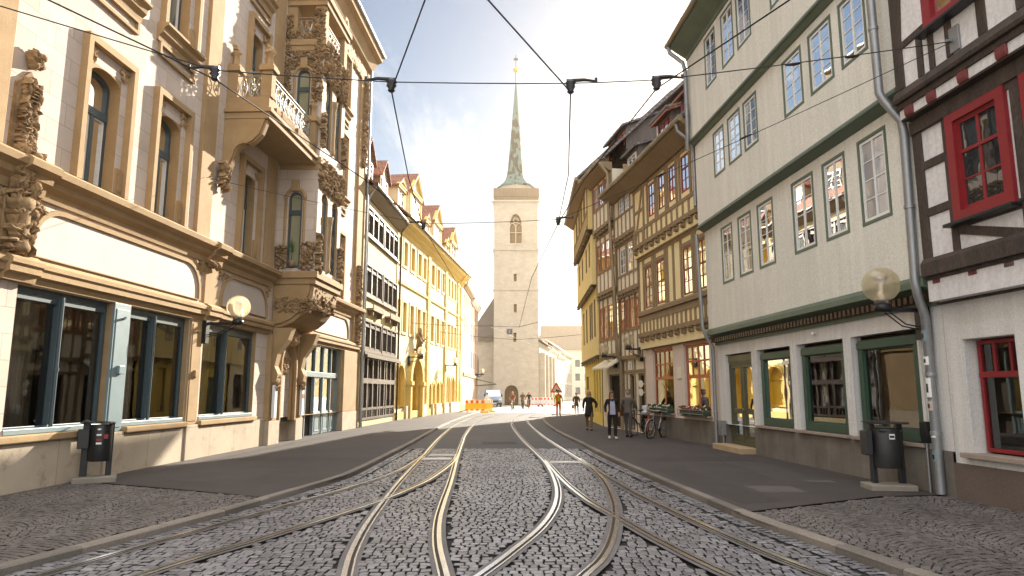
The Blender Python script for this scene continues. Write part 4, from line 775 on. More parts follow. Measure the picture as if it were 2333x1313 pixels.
        MB(F).box(x1 - .24, x1 - .05, -.35, -.3, .8, 2.45).build("blind", mat("grey_blind", (.30, .33, .36), .8), o)
        g = MB(F); g.frame([(x0 - .3, .7), (x1 + .36, .7), (x1 + .36, 2.72), (x0 - .3, 2.72)], [(x0 - .03, .7), (x1 + .06, .7), (x1 + .06, 2.51), (x0 - .03, 2.51)], -.01, .025); g.build("plaster_surround", WHITEP, o)
    e = MB(F); e.prism([(.4, 12.1), (.6, 12.1), (1.1, 12.4), (1.1, 12.5), (.4, 12.5)], a, b - .1, 's'); e.build("eaves", TIMBER, P); roof(F, P, a, b - .1, 1.1, 12.5, -4, 17.6, 4.6, TILE)
bw_house()
# ------------------------------------------------------------------ right: yellow half-timbered house with red windows
def yellow_timber_house():
    F = Fac(6.45, 22.0, -.15, 1, 'R'); P = thing("yellow_timbered_house", F(3, 0, 0), "yellow half-timbered house with carved jetties, red sashes and flower boxes", "house")
    a, b = -.45, 6.5; d1, d2 = .15, .30
    g = [(.28, 2.38), (3.38, 5.52)]
    f1 = [(-.2, .55), (.95, 1.78), (3.5, 4.38), (4.85, 5.72)]; f2 = [(.55, 1.3), (1.78, 2.45), (2.84, 3.52), (3.92, 4.62)]
    w = MB(F); w.wall(a, b, .75, 3.42, [(x0, x1, .9, 3.36) for x0, x1 in g], 0, .2, 1); w.wall(a, b, -.05, .75, [], .05, .1, 2); w.quad([(a, 0, .75), (b, 0, .75), (b, .05, .75), (a, .05, .75)], 2)
    w.wall(a, b, 3.42, 7.2, [(x0, x1, 5.02, 6.7) for x0, x1 in f1], d1, .08, 0); w.wall(a, b, 7.2, 10.25, [(x0, x1, 8.55, 9.88) for x0, x1 in f2], d2, .08, 0); w.shell(a, b, -.05, 10.4, -.25, 9, 0)
    w.quad([(a, -.2, 3.42), (b, -.2, 3.42), (b, d1, 3.42), (a, d1, 3.42)], 0); w.quad([(a, d1, 7.2), (b, d1, 7.2), (b, d2, 7.2), (a, d2, 7.2)], 0)
    for (z0, z1, d) in ((.75, 3.42, 0), (3.42, 7.2, d1), (7.2, 10.4, d2)): w.quad([(b, d, z0), (b, -.26, z0), (b, -.26, z1), (b, d, z1)], 0)
    w.build("wall", [OCHRE, PINKW, GREYPL], P)
    t = MB(F); k = .035
    t.box(a, b, -.02, .07, 3.38, 3.62); t.box(a, b, 0, d1 + .1, 3.9, 4.06); t.box(a, b, d1 - .02, d1 + k, 4.5, 4.72); t.prism([(d1, 4.72), (d1 + .1, 4.76), (d1 + .1, 4.9), (d1, 4.98)], a, b, 's')
    n = 17
    for i in range(n + 1): s = a + .1 + (b - a - .2) * i / n; t.box(s - .075, s + .075, d1 - .02, d1 + k - .006, 4.06, 4.5)
    for (x0, x1) in f1:
        for s in (x0 - .1, x1 + .1): t.box(s - .085, s + .085, d1 - .02, d1 + k, 4.98, 7.15)
        t.box(x0 - .01, x1 + .01, d1 - .02, d1 + k - .004, 6.72, 6.86)
    for s in (a + .08, 2.6, 3.2, b - .1): t.box(s - .08, s + .08, d1 - .02, d1 + k - .002, 4.98, 7.15)
    t.box(a, b, d1 - .02, d1 + k + .004, 7.06, 7.22)
    t.box(a, b, d1, d2 + .1, 7.56, 7.72); t.box(a, b, d2 - .02, d2 + k, 8.22, 8.36); t.box(a, b, d2 - .02, d2 + k, 9.98, 10.14)
    n = 13
    for i in range(n + 1): s = a + .1 + (b - a - .2) * i / n; t.box(s - .07, s + .07, d2 - .02, d2 + k - .006, 7.72, 8.22)
    for (x0, x1) in f2:
        for s in (x0 - .1, x1 + .1): t.box(s - .08, s + .08, d2 - .02, d2 + k, 8.36, 9.98)
    for s in (a + .1, b - .12, 5.2): t.box(s - .09, s + .09, d2 - .02, d2 + k - .003, 7.72, 10.1)
    t.beam((b - .2, 7.75), (5.35, 9.95), .14, d2 - .02, d2 + k + .003); t.beam((a + .2, 7.75), (.2, 9.9), .13, d2 - .02, d2 + k + .003); t.box(5.28, b - .2, d2 - .02, d2 + k - .005, 9.05, 9.18)
    t.build("timber_frame", TIMBRO, P)
    corbels(F, P, a + .05, b - .05, 11, 3.6, 3.92, .02, d1 + .18, TIMBRO, .2); corbels(F, P, a + .05, b - .05, 11, 7.22, 7.58, d1, d2 + .16, TIMBRO, .2)
    for (x0, x1) in f1: win(F, P, x0 + .03, x1 - .03, 5.03, 6.68, d1 - .02, 2, 2, RED, GLY, .055, .025, .05, transom=5.9, top_rows=2)
    for (x0, x1) in f2: win(F, P, x0 + .03, x1 - .03, 8.56, 9.86, d2 - .02, 2, 2, RED, GLSKY, .055, .025, .05, transom=9.4)
    for (x0, x1) in g:
        o = win(F, P, x0 + .05, x1 - .05, .97, 3.3, -.1, 2, 1, ORNG, GLC, .1, .04, .12, transom=2.2); e = MB(F); m = (x0 + x1) / 2
        for q in (x0 + .15 + (m - x0 - .2) / 2, m + .06 + (x1 - m - .2) / 2): e.box(q - .025, q + .025, -.11, -.07, 2.26, 3.2)
        e.box(x0 + .15, x1 - .15, -.112, -.072, 2.7, 2.76); e.box(x0 - .05, x1 + .05, -.08, -.02, 3.28, 3.36); e.build("glazing_bars", ORNG, o)
        MB(F).box(x0 - .08, x1 + .08, -.1, .14, .84, .9).build("sill", STONE, o, bev=.008)
        r = MB(F); r.box(x0 + .01, x1 - .01, -1.6, -.22, .9, 3.36); r.build("room", mat("warm_room", (.36, .28, .15), .9, (.12, .08, .04), 1.5), o)
        c = MB(F)
        for s in (x0 + .2, m + .05):
            pts = [(s + .045 * i, -.3 - .03 * (i % 2)) for i in range(10)]; c.add([(u, v, .98) for u, v in pts] + [(u, v, 3.2) for u, v in pts], [(i, i + 1, 11 + i, 10 + i) for i in range(9)], 0, True)
        c.build("curtain", IVORY, o, split=0.05)
    e = MB(F); e.prism([(d2 - .02, 10.1), (d2 + .12, 10.1), (.95, 10.5), (.95, 10.6), (d2 - .02, 10.62)], a, b + .05, 's'); e.build("eaves", TIMBRO, P)
    gutter(F, P, a, b + .1, 1.0, 10.62, .1, GUTT); roof(F, P, a, b + .05, .95, 10.6, -4, 15.9, 4.2, SLATE)
    for (x0, x1, z) in ((.1, 1.4, 12.1), (2.35, 3.75, 12.1)): dormer(F, P, x0, x1, .15, 11.25, z, z + .75, 1.9, BOARD, TILE, RED, GLSKY, gable=False)
    dormer(F, P, 4.3, 5.9, -.6, 12.0, 13.1, 13.9, 2.2, BOARD, SLATE, WHITEB, GLSKY, gable=False)
    downpipe(F, P, [(-.1, 1.0, 10.6), (-.1, .95, 10.3), (-.2, .5, 9.9), (-.2, .46, 9.7), (-.2, .46, 7.7)], .065)
PINKW = mat("pinkish_white_render", (.70, .60, .52), .85, (.64, .54, .46), .8, .3, .2, 18)
yellow_timber_house()
# ------------------------------------------------------------------ right: the three houses beyond
def timber_floor(F, t, a, b, d, z0, zs, z1, n, ws, k=.03):        # rails and posts of one framed storey
    t.box(a, b, d - .02, d + k + .01, z0, z0 + .16); t.box(a, b, d - .02, d + k, zs - .1, zs); t.box(a, b, d - .02, d + k, z1 - .12, z1)
    for i in range(n + 1):
        s = a + .06 + (b - a - .12) * i / n; t.box(s - .055, s + .055, d - .02, d + k - .005, z0 + .16, zs - .1)
    for (x0, x1) in ws:
        for s in (x0 - .06, x1 + .06): t.box(s - .055, s + .055, d - .02, d + k - .003, zs, z1 - .12)
    for s in (a + .07, b - .07): t.box(s - .07, s + .07, d - .02, d + k - .001, z0, z1)
def framed_house(name, F, a, b, label, infill, tm, floors, gz, eave, ridge, rm, wm_gf, gfholes, gd=.6):
    P = thing(name, F((a + b) / 2, 0, 0), label, "house"); w = MB(F); t = MB(F); z_prev = gz
    w.wall(a, b, -.05, gz, [(x0, x1, c, e) for (x0, x1, c, e, *_r) in gfholes], 0, .2, 1)
    for (d, z0, z1, c, e, ws, *_r) in floors:
        w.wall(a, b, z0, z1, [(x0, x1, c, e) for x0, x1 in ws], d, .08, 0); w.quad([(a, d, z0), (b, d, z0), (b, -.2, z0), (a, -.2, z0)], 0)
        for s in (a, b): w.quad([(s, d, z0), (s, -.2, z0), (s, -.2, z1), (s, d, z1)], 2 if s == b else 0)
    w.shell(a, b, -.05, eave, -.2, 9, 2); w.build("wall", [infill, wm_gf, PEACH], P)
    for (d, z0, z1, c, e, ws, fm, gm, n, cb, timb) in floors:
        if timb: timber_floor(F, t, a, b, d, z0, c, z1, n, ws)
        if cb: corbels(F, P, a + .05, b - .05, cb, z0 - .32, z0 - .02, d - .12, d + .1, tm, .15); t.box(a, b, d - .3, d + .06, z0 - .02, z0 + .02)
        for (x0, x1) in ws: win(F, P, x0 + .02, x1 - .02, c + .02, e - .02, d - .01, 2, 3, fm, gm, .05, .025, .045)
    if t.v: t.build("timber_frame", tm, P)
    for (x0, x1, c, e, m) in gfholes:
        o = MB(F); o.rframe(x0, x1, c, e, .08, -.18, -.06); o.quad([(x0, -.15, c), (x1, -.15, c), (x1, -.15, e), (x0, -.15, e)], 1); o.build("door" if c < .2 else "window", [tm, m], P)
    df = floors[-1][0]; e = MB(F); e.prism([(df - .02, eave - .35), (df + .1, eave - .35), (df + gd, eave - .05), (df + gd, eave + .05), (df - .02, eave + .06)], a - .02, b + .1, 's'); e.build("eaves", tm, P)
    gutter(F, P, a, b + .1, df + gd + .06, eave + .06, .09, GUTT); roof(F, P, a - .02, b + .1, df + gd, eave + .05, -4, ridge, 4.3, rm); return P
F4 = Fac(5.4, 29.0, -.17, 1, 'R')
P4 = framed_house("narrow_timbered_house", F4, -.72, 2.12, "narrowest half-timbered house, ivory panels between brown posts, white upper windows", IVORY, TIMBRO,
    [(.10, 3.1, 6.0, 4.4, 5.75, [(-.55, .0), (.15, .7), (.85, 1.4), (1.5, 2.0)], ORNG, GLY, 5, 0, True), (.2, 6.05, 8.3, 6.88, 8.05, [(-.1, .55), (.85, 1.6)], WHITEB, GLB, 5, 6, True), (.3, 8.5, 10.5, 9.6, 10.35, [(-.1, .5), (.62, 1.3)], WHITEB, GLSKY, 5, 6, True)],
    3.1, 10.65, 15.6, SLATE, IVORY, [(-.5, .35, .02, 2.45, DARK), (.75, 1.45, .02, 2.45, DARK)])
dormer(F4, P4, .0, 1.5, -.2, 11.5, 12.5, 13.3, 2.4, BOARD, SLATE, WHITEB, GLSKY, gable=False)
t4 = MB(F4)
for s in (-.62, .55, 1.6, 2.05): t4.box(s - .06, s + .06, -.02, .04, .3, 3.05)
t4.box(-.72, 2.12, -.02, .045, 2.5, 2.62); t4.build("ground_floor_frame", TIMBRO, P4)
F5 = Fac(4.72, 33.0, -.165, 1, 'R')
P5 = framed_house("orange_windowed_house", F5, -2.0, 1.25, "half-timbered house with orange window rows and peach party wall above the narrow house", IVORY, TIMBRO,
    [(.12, 3.3, 6.3, 4.2, 5.8, [(-1.85, -1.2), (-1.0, -.35), (-.15, .45), (.6, 1.1)], ORNG, GLY, 5, 0, True), (.22, 6.4, 9.35, 7.55, 8.98, [(-1.8, -1.2), (-1.0, -.4), (-.2, .4), (.55, 1.1)], ORNG, GLY, 5, 6, True), (.36, 9.6, 12.1, 10.75, 11.9, [(-1.6, -.9), (-.65, .05), (.3, 1.0)], ORNG, GLSKY, 5, 6, True)],
    3.3, 12.35, 17.2, SLATE, IVORY, [(-1.6, .3, .02, 2.5, DARK)])
for (x0, x1) in ((-1.7, -.4), (.0, 1.1)): dormer(F5, P5, x0, x1, -.5, 13.2, 14.4, 15.3, 2.2, BOARD, SLATE, ORNG, GLSKY, gable=False)
aw = MB(F5); aw.prism([(0, 3.15), (.75, 2.72), (.75, 2.78), (0, 3.24)], -1.95, .6, 's')
for k in range(9): aw.prism([(.02, 3.24), (.74, 2.79), (.74, 2.82), (.02, 3.27)], -1.9 + k * .29, -1.78 + k * .29, 's')
aw.build("porch_roof", IVORY, P5); downpipe(F5, P5, [(-2.1, 1.0, 12.3), (-2.1, .6, 11.8), (-2.1, .55, 9.6), (-2.1, .4, 6.4), (-2.1, .3, 3.2), (-2.08, .16, 3.0), (-2.08, .16, .02)], .075, GUTT)
F6 = Fac(4.50, 34.2, .02, 1, 'R')
YELLOWI = mat("bright_yellow_infill", (.86, .71, .32), .85, (.80, .64, .27), 1, .3, .2, 18); YELGF = mat("bright_yellow_render", (.80, .62, .16), .85, (.74, .56, .13), 1, .3, .2, 18)
P6 = framed_house("bright_yellow_house", F6, .25, 10.0, "bright yellow house at the street bend with timbered top storey", YELLOWI, TIMBRO,
    [(.2, 3.5, 7.0, 4.5, 6.5, [(.9, 1.6), (2.4, 3.1), (3.4, 4.1), (5.6, 6.3), (7.6, 8.3)], TIMBRO, GLY, 9, 9, False), (.42, 7.1, 9.7, 8.2, 9.5, [(1.0, 1.7), (2.8, 3.5), (5.4, 6.1), (7.6, 8.3)], TIMBRO, GLY, 9, 10, False), (.60, 10.0, 12.4, 11.0, 12.2, [(1.5, 2.2), (3.4, 4.1), (5, 5.7), (7, 7.7)], TIMBRO, GLY, 14, 12, True)],
    3.5, 12.65, 17.4, SLATE, YELGF, [(1.0, 1.8, .6, 3.0, YELTRIM), (2.3, 3.1, .6, 3.0, YELTRIM), (3.6, 4.4, .6, 3.0, YELTRIM), (7.6, 9.2, .02, 2.6, GREEN)], gd=.5)
F7 = Fac(5.05, 45.1, .11, 1, 'R')
framed_house("ochre_house", F7, 0, 10.0, "ochre house past the bright yellow one, mostly hidden round the bend", OCHRE, TIMBRO,
    [(.1, 3.5, 7.0, 4.5, 6.2, [(1.0, 1.8), (3.4, 4.2), (5.8, 6.6), (8.2, 9)], WHITEB, GLY, 8, 0, False), (.2, 7.0, 11.3, 8.0, 9.6, [(1.0, 1.8), (3.4, 4.2), (5.8, 6.6), (8.2, 9)], WHITEB, GLY, 8, 0, False)],
    3.5, 11.5, 15.5, TILE, IVORY, [(1, 2.6, .5, 2.9, DARK), (4, 5.6, .5, 2.9, DARK), (7, 8, .02, 2.6, GREEN)], gd=.4)
# ------------------------------------------------------------------ church
RUB = brickmat("church_rubble", (.54, .47, .37), (.50, .43, .335), (.45, .385, .30), .7, .3, .015, 'yz', .9, .5, .5, .32)
def church():
    P = thing("church", (.6, 100, 0), "tall pale stone church tower with green copper spire, nave attached", "church")
    x0, x1, y0, y1 = -2.6, 3.75, 97.0, 103.4; F = lambda a, d, z: Vector((a, y0 - d, z))
    w = MB(F); w.wall(x0, x1, -.1, 29.6, [(-.3, 1.4, 23.0, 27.4), (.25, .68, 17.4, 18.5), (.25, .68, 12.9, 14.1), (.2, .62, 8.7, 10.0), (-1.05, .9, -.1, 2.6)], 0, .5, 0)
    for (a, b, e, rr) in ((-1.05, .9, 2.6, 1.2), (-.3, 1.4, 27.4, 1.5)):
        h = (a + b) / 2
        for sg, q in ((1, b), (-1, a)): w.prism([(q, e), (q, e - rr)] + [(h + sg * (b - a) / 2 * math.cos(rad(t)) ** .8, e - rr + (rr - .01) * math.sin(rad(t))) for t in range(0, 90, 15)] + [(h, e)], -.49, -.003, 'd')
    w.shell(x0, x1, -.1, 29.6, -.004, 6.4, 0); w.build("tower_wall", RUB, P)
    t = MB(F)
    for (z, k) in ((16.1, .12), (21.95, .15), (29.2, .18)): t.box(x0 - k, x1 + k, -6.4 - k, k, z, z + .25)
    t.frame(archpoly(-.55, 1.65, 22.75, 25.6, 27.9, 12), archpoly(-.3, 1.4, 23.0, 25.6, 27.38, 12), -.1, .08)
    t.box(.48, .62, -.3, -.1, 23, 25.8); t.box(-.3, 1.4, -.3, -.14, 24.55, 24.66)
    for h_ in (.09, 1.01): t.tube([(h_ + .40 * math.cos(rad(q)), -.2, 25.5 + .5 * math.sin(rad(q))) for q in range(0, 181, 20)], .07, 6)
    t.tube([(.55 + .36 * math.cos(rad(q)), -.2, 26.45 + .36 * math.sin(rad(q))) for q in range(0, 361, 24)], .08, 6)
    for q in (45, 135, 225, 315): t.tube([(.55 + .3 * math.cos(rad(q)), -.2, 26.45 + .3 * math.sin(rad(q))), (.55 + .12 * math.cos(rad(q)), -.2, 26.45 + .12 * math.sin(rad(q)))], .06, 5)
    for sx_ in (x0 - .1, x1 + .1): t.tube([(sx_, -.3, 29.3), (sx_ + (.5 if sx_ > 0 else -.5), -.3, 29.25)], .1, 6)
    t.build("tower_moulding", RUB, P, split=0.0)
    d = MB(F); d.quad([(-.3, -.4, 23), (1.4, -.4, 23), (1.4, -.4, 27.4), (-.3, -.4, 27.4)]); d.quad([(.2, -.45, 8), (.7, -.45, 8), (.7, -.45, 19), (.2, -.45, 19)]); d.build("tower_window", mat("belfry_louvre", (.30, .20, .09), .8, (.20, .13, .06), 4), P)
    dd = MB(F); dd.quad([(-1.05, -.42, 0), (.9, -.42, 0), (.9, -.42, 2.6), (-1.05, -.42, 2.6)]); dd.box(-.1, -.04, -.42, -.38, 0, 2.5); dd.build("church_door", mat("church_door_oak", (.13, .075, .035), .7, (.09, .05, .025), 5, stretch=(3, 3, .3)), P)
    pb = MB(F); pb.box(x0 - .12, x1 + .22, -6.6, .12, 30.0, 31.25); pb.box(x0, x1 + .1, -6.5, .05, 29.45, 30.0); pb.build("parapet", mat("parapet_boards", (.24, .17, .11), .85, (.18, .12, .08), 2, stretch=(3, 3, .3)), P)
    s = MB(); c = (.62, 100.2); oc = lambda prof: s.lathe([(r, z) for r, z in prof], (c[0], c[1], 0), 8, 0, False)
    s.lathe([(2.75, 31.2), (2.75, 32.1)], (c[0], c[1], 0), 8, 1, False); oc([(2.9, 32.05), (2.95, 32.3), (2.2, 32.8), (1.62, 33.5), (1.38, 34.3), (1.18, 36), (.98, 38.2), (.55, 43.5), (.10, 49.2)])
    s.build("spire", [copper(), RUB], P)
    k = MB(); k.tube([(c[0], c[1], 49), (c[0], c[1], 53.8)], .07, 6); k.sph((c[0], c[1], 51.3), .42, m=1); k.box(c[0] - .35, c[0] + .3, c[1] - .02, c[1] + .02, 52.9, 53.3); k.build("weathervane", [BLACK, mat("gilt_ball", (.6, .4, .1), .3, metal=.9)], P)
    # west aisle and nave left of the tower
    n = MB(); n.box(-6.2, -2.62, 99.0, 122, -.1, 9.3); n.build("aisle_wall", RUB, P)
    r = MB(); r.add([(-6.6, 98.6, 9.2), (-2.61, 98.6, 9.9), (-2.61, 100.5, 15.6), (-2.61, 122, 15.6), (-6.6, 122, 9.2)], [(0, 1, 2), (0, 2, 3, 4)]); r.add([(-6.6, 98.6, 9.0), (-2.61, 98.6, 9.0), (-2.61, 98.6, 9.9), (-6.6, 98.6, 9.2)], [(0, 1, 2, 3)]); r.build("aisle_roof", mat("church_roof_slate", (.20, .16, .13), .8, (.15, .12, .10), 2), P)
    a = MB(lambda a_, d_, z: Vector((a_, 98.98 - d_, z))); a.prism(archpoly(-5.35, -4.85, 3.6, 5.8, 6.8, 8), 0, .05, 'd'); a.build("aisle_window", DARK, P)
    FN = Fac(3.9, 98.2, .158, 1, 'L'); m = MB(FN); hs = [(2 + i * 5, 4 + i * 5, 2.0, 7.6) for i in range(3)]; m.wall(0, 16, -.1, 8.8, hs, 0, .5); m.shell(0, 16, -.1, 8.8, -.01, 12)
    for (q0, q1, e0, e1) in hs:
        for sg, q in ((1, q1), (-1, q0)): m.prism([(q, e1), (q, e1 - 1.8)] + [((q0 + q1) / 2 + sg * 1.0 * math.cos(rad(t)), e1 - 1.8 + 1.79 * math.sin(rad(t))) for t in range(0, 90, 15)] + [((q0 + q1) / 2, e1)], -.49, -.003, 'd')
    m.build("nave_wall", RUB, P)
    b = MB(FN)
    for i in range(4): b.box(.2 + i * 5, 1 + i * 5, 0, .8, -.1, 7.2)
    b.build("buttress", RUB, P, split=0.1); g = MB(FN); g.quad([(0, -.4, 2), (16, -.4, 2), (16, -.4, 10), (0, -.4, 10)]); g.build("nave_window", GLY, P); roof(FN, P, 0, 16, .5, 8.8, -5.5, 12.6, 6, mat("church_roof_slate", (.2, .16, .13)))
def copper():
    m, nt, b = nodes("copper_and_slate_patches"); v = pos(nt, (1.6, 1.6, .9)); t = nt.nodes.new("ShaderNodeTexVoronoi"); t.inputs["Scale"].default_value = 1.4; nt.links.new(v, t.inputs["Vector"])
    s = nt.nodes.new("ShaderNodeSeparateColor"); nt.links.new(t.outputs["Color"], s.inputs[0]); g = nt.nodes.new("ShaderNodeNewGeometry"); z = nt.nodes.new("ShaderNodeSeparateXYZ"); nt.links.new(g.outputs["Position"], z.inputs[0])
    top = ramp(nt, z.outputs[2], 41, 46, 0, .6); low = ramp(nt, z.outputs[2], 34.5, 33, 0, .5); a = nt.nodes.new("ShaderNodeMath"); a.operation = 'ADD'; nt.links.new(top, a.inputs[0]); nt.links.new(low, a.inputs[1]); a2 = nt.nodes.new("ShaderNodeMath"); a2.operation = 'ADD'; nt.links.new(a.outputs[0], a2.inputs[0]); nt.links.new(s.outputs[0], a2.inputs[1])
    nt.links.new(mix(nt, ramp(nt, a2.outputs[0], .55, .6), (.016, .017, .02), (.08, .14, .135)), b.inputs["Base Color"]); b.inputs["Roughness"].default_value = .7; return m
church()
# ------------------------------------------------------------------ far row beyond the church on the right
for i, (s, l, ze, zr, m, lab) in enumerate(((16.6, 13, 8.8, 3, IVORY, "pale far house with slim windows directly beyond the nave"), (30, 14, 8.4, 2.8, WHITEP, "far white house half hidden behind the warning triangle"), (44.5, 16, 9.5, 3, SAND, "farthest stone house at the end of the row beyond the nave"))):
    Fq = Fac(3.9, 98.2, .158, 1, 'L'); Fr = Fac(*Fq(s, -.2, 0)[:2], .158 + .02 * i, 1, 'L'); far_house("distant_house", Fr, l, ze, lab, m, TILE, IVORY, 6, ((.8, 2.6), (4.0, 5.6), (6.5, 8)), zr=zr)
P9 = thing("distant_house", (17, 176, 0), "broad distant house with big tan roof facing down the street", "house"); q = MB(lambda a, d, z: Vector((a, 176 - d, z)))
q.wall(8, 34, -.1, 12.5, [(9 + 2.4 * k, 10.2 + 2.4 * k, z, z + 1.8) for k in range(10) for z in (1, 4.5, 8)], 0, .3); q.shell(8, 34, -.1, 12.5, -.004, 10); q.build("wall", IVORY, P9)
MB(lambda a, d, z: Vector((a, 176 - d, z))).quad([(8, -.3, 0), (34, -.3, 0), (34, -.3, 12), (8, -.3, 12)]).build("window_glass", GLD, P9); MB(lambda a, d, z: Vector((a, 176 - d, z))).prism([(.5, 12.4), (-5, 19), (-10.5, 12.4)], 7.6, 34.4, 's').build("roof", mat("tan_far_roof", (.34, .26, .19), .9), P9)
# ------------------------------------------------------------------ ground, road, kerbs, rails
KL = [(-5.6, 3.5), (-5.3, 5.4), (-4.64, 8.1), (-4.12, 10.19), (-3.84, 11.68), (-3.54, 13.36), (-3.37, 14.63), (-3.34, 17.18), (-3.33, 20.98), (-3.36, 25), (-3.45, 30.29), (-3.5, 35), (-3.45, 42), (-3.2, 50), (-2.9, 58)]
KR = [(4.55, 3.5), (4.1, 5.4), (3.75, 6.89), (3.58, 7.9), (3.36, 9.0), (3.2, 10), (2.98, 12.5), (2.8, 14.6), (2.62, 16.8), (2.45, 19.3), (2.26, 23.5), (2.02, 28), (1.88, 32), (1.80, 38), (1.85, 42.5), (2.1, 46), (2.7, 49.5), (4.2, 53), (8, 57)]
def catmull(P, step=0.3):
    out = []
    for i in range(len(P) - 1):
        p0, p1, p2, p3 = [Vector(P[max(min(k, len(P) - 1), 0)]) for k in (i - 1, i, i + 1, i + 2)]
        n = max(2, int((p2 - p1).length / step))
        for k in range(n):
            t = k / n; out.append(0.5 * ((2 * p1) + (p2 - p0) * t + (2 * p0 - 5 * p1 + 4 * p2 - p3) * t * t + (3 * p1 - p0 - 3 * p2 + p3) * t ** 3))
    out.append(Vector(P[-1])); return out
SUNGND = mat("sunlit_far_ground", (.46, .43, .38), .6, (.38, .35, .31), .4, .3, .3, 40, spec=.5); RAILBED = mat("rail_edge_mortar", (.16, .15, .15), .7, (.09, .085, .085), 2.5, .3, .4, 40)  # far ground: sun glare on asphalt is put into the pale base colour
kl, kr = catmull(KL), catmull(KR)
def atY(P, y):
    for a, b in zip(P, P[1:]):
        if a.y <= y <= b.y: return a.x + (b.x - a.x) * (y - a.y) / max(b.y - a.y, 1e-6)
    return P[0].x if y < P[0].y else P[-1].x
def bL(x): return 11.5 + (-4.1 - x) * 0.465
def bR(x): return 10.0 + (x - 3.3) * 0.55 if x < 6.0 else 11.5 + (x - 6.0) * 0.1
tag(MB().quad([(-200, -40, -.16), (200, -40, -.16), (200, 240, -.16), (-200, 240, -.16)]).build("ground", SUNGND), kind="structure")
g = MB()
def strip(g, ys, fa, fb, z, m=0):
    for y0, y1 in zip(ys, ys[1:]): g.quad([(fa(y0), y0, z), (fb(y0), y0, z), (fb(y1), y1, z), (fa(y1), y1, z)], m)
yy = [3.5 + .5 * i for i in range(110)]
strip(g, [y for y in yy if y >= 21.5], lambda y: atY(kl, y) - .02, lambda y: atY(kr, y) + .02, -.07); tag(g.build("asphalt_road", ASPH), kind="structure")
g = MB(); strip(g, [y for y in yy if y <= 22], lambda y: atY(kl, y) - .02, lambda y: atY(kr, y) + .02, -.097); tag(g.build("road_ground", BED), kind="structure")
g = MB(); XL = [-14, -8.9] + [-8.6 + .3 * i for i in range(15)]
pl = [(x, bL(x)) for x in [-14, -8.6, -6.85, -5.5]] + [(-3.9, 11.35)] + [(p.x, p.y) for p in kl if p.y > 11.35]; pl.append((-14, 58)); g.add([(x, y, 0) for x, y in pl], [tuple(range(len(pl)))]); tag(g.build("pavement", ASPW), kind="structure")
g = MB(); pr = [(12, 12.2), (6, 11.5), (3.17, 9.95)] + [(p.x, p.y) for p in kr if p.y > 10]; pr.append((12, 57)); g.add([(x, y, 0) for x, y in pr], [tuple(range(len(pr)))]); tag(g.build("pavement", ASPW), kind="structure")
g = MB(); strip(g, [3.5 + .5 * i for i in range(24)], lambda y: -14, lambda y: atY(kl, y), -.022); strip(g, [3.5 + .5 * i for i in range(19)], lambda y: atY(kr, y), lambda y: 12, -.022); tag(g.build("pavement_ground", BED), kind="structure")
# kerbs
def kerbs(name, P, side, y0, y1):
    b = MB(); i = 0; L = [p for p in P if y0 <= p.y <= y1]; acc = 0; st = L[0]; seg = RND.uniform(.8, 1.2)
    for a, c in zip(L, L[1:]):
        acc += (c - a).length
        if acc >= seg:
            e = c; d = (e - st).normalized(); n = Vector((-d.y, d.x)) * side; w = .17; q0, q1 = st + d * .006, e - d * .006; zt = .006 + RND.uniform(-.005, .005)
            o = [q0, q1, q1 + n * w, q0 + n * w]; i2 = [q0 + n * .02 + d * .012, q1 + n * .02 - d * .012, q1 + n * (w - .01) - d * .012, q0 + n * (w - .01) + d * .012]
            b.add([(p.x, p.y, -.13) for p in o] + [(p.x, p.y, zt - .02) for p in o] + [(p.x, p.y, zt) for p in i2], [(8, 9, 10, 11)] + [(k, (k + 1) % 4, 4 + (k + 1) % 4, 4 + k) for k in range(4)] + [(4 + k, 4 + (k + 1) % 4, 8 + (k + 1) % 4, 8 + k) for k in range(4)])
            st = c; acc = 0; seg = RND.uniform(.8, 1.2)
    return tag(b.build(name, KERB), kind="structure")
kerbs("kerb", kl, 1, 3.6, 57); kerbs("kerb", kr, -1, 3.6, 57)
ASP2 = mat("patched_asphalt_dark", (.064, .054, .051), .8, (.044, .037, .036), 1.5, .3, .5, 110, fine=.45); ASP3 = mat("patched_asphalt_light", (.088, .075, .071), .85, (.062, .053, .05), 1.5, .3, .5, 110, fine=.4)
def patch(name, pts, z, m): tag(MB().quad([(x, y, z) for x, y in pts], m=0).build(name, m), kind="structure")
patch("pavement", [(5.1, 13.4), (5.9, 13.2), (6.0, 16.9), (5.15, 17.1)], .003, ASP3); patch("pavement", [(3.3, 17.0), (5.9, 17.4), (5.85, 18.5), (3.25, 18.1)], .0034, ASP2); patch("pavement", [(3.5, 10.7), (4.2, 11.0), (3.75, 15.6), (3.1, 15.4)], .003, ASP2); patch("pavement", [(2.9, 21), (5.6, 21.5), (5.5, 22.6), (2.8, 22.2)], .0031, ASP3)
patch("pavement", [(-6.9, 13.6), (-5.2, 13.0), (-4.9, 15.4), (-6.7, 16.0)], .003, ASP3); patch("pavement", [(-7.5, 17.5), (-3.6, 17.0), (-3.6, 17.9), (-7.5, 18.6)], .0033, ASP2); patch("pavement", [(-8.2, 15), (-7.6, 15), (-7.0, 30), (-7.5, 30)], .0028, ASP3); patch("road", [(-1.0, 23.4), (.2, 23.5), (.1, 24.8), (-1.05, 24.7)], -.066, ASP2)
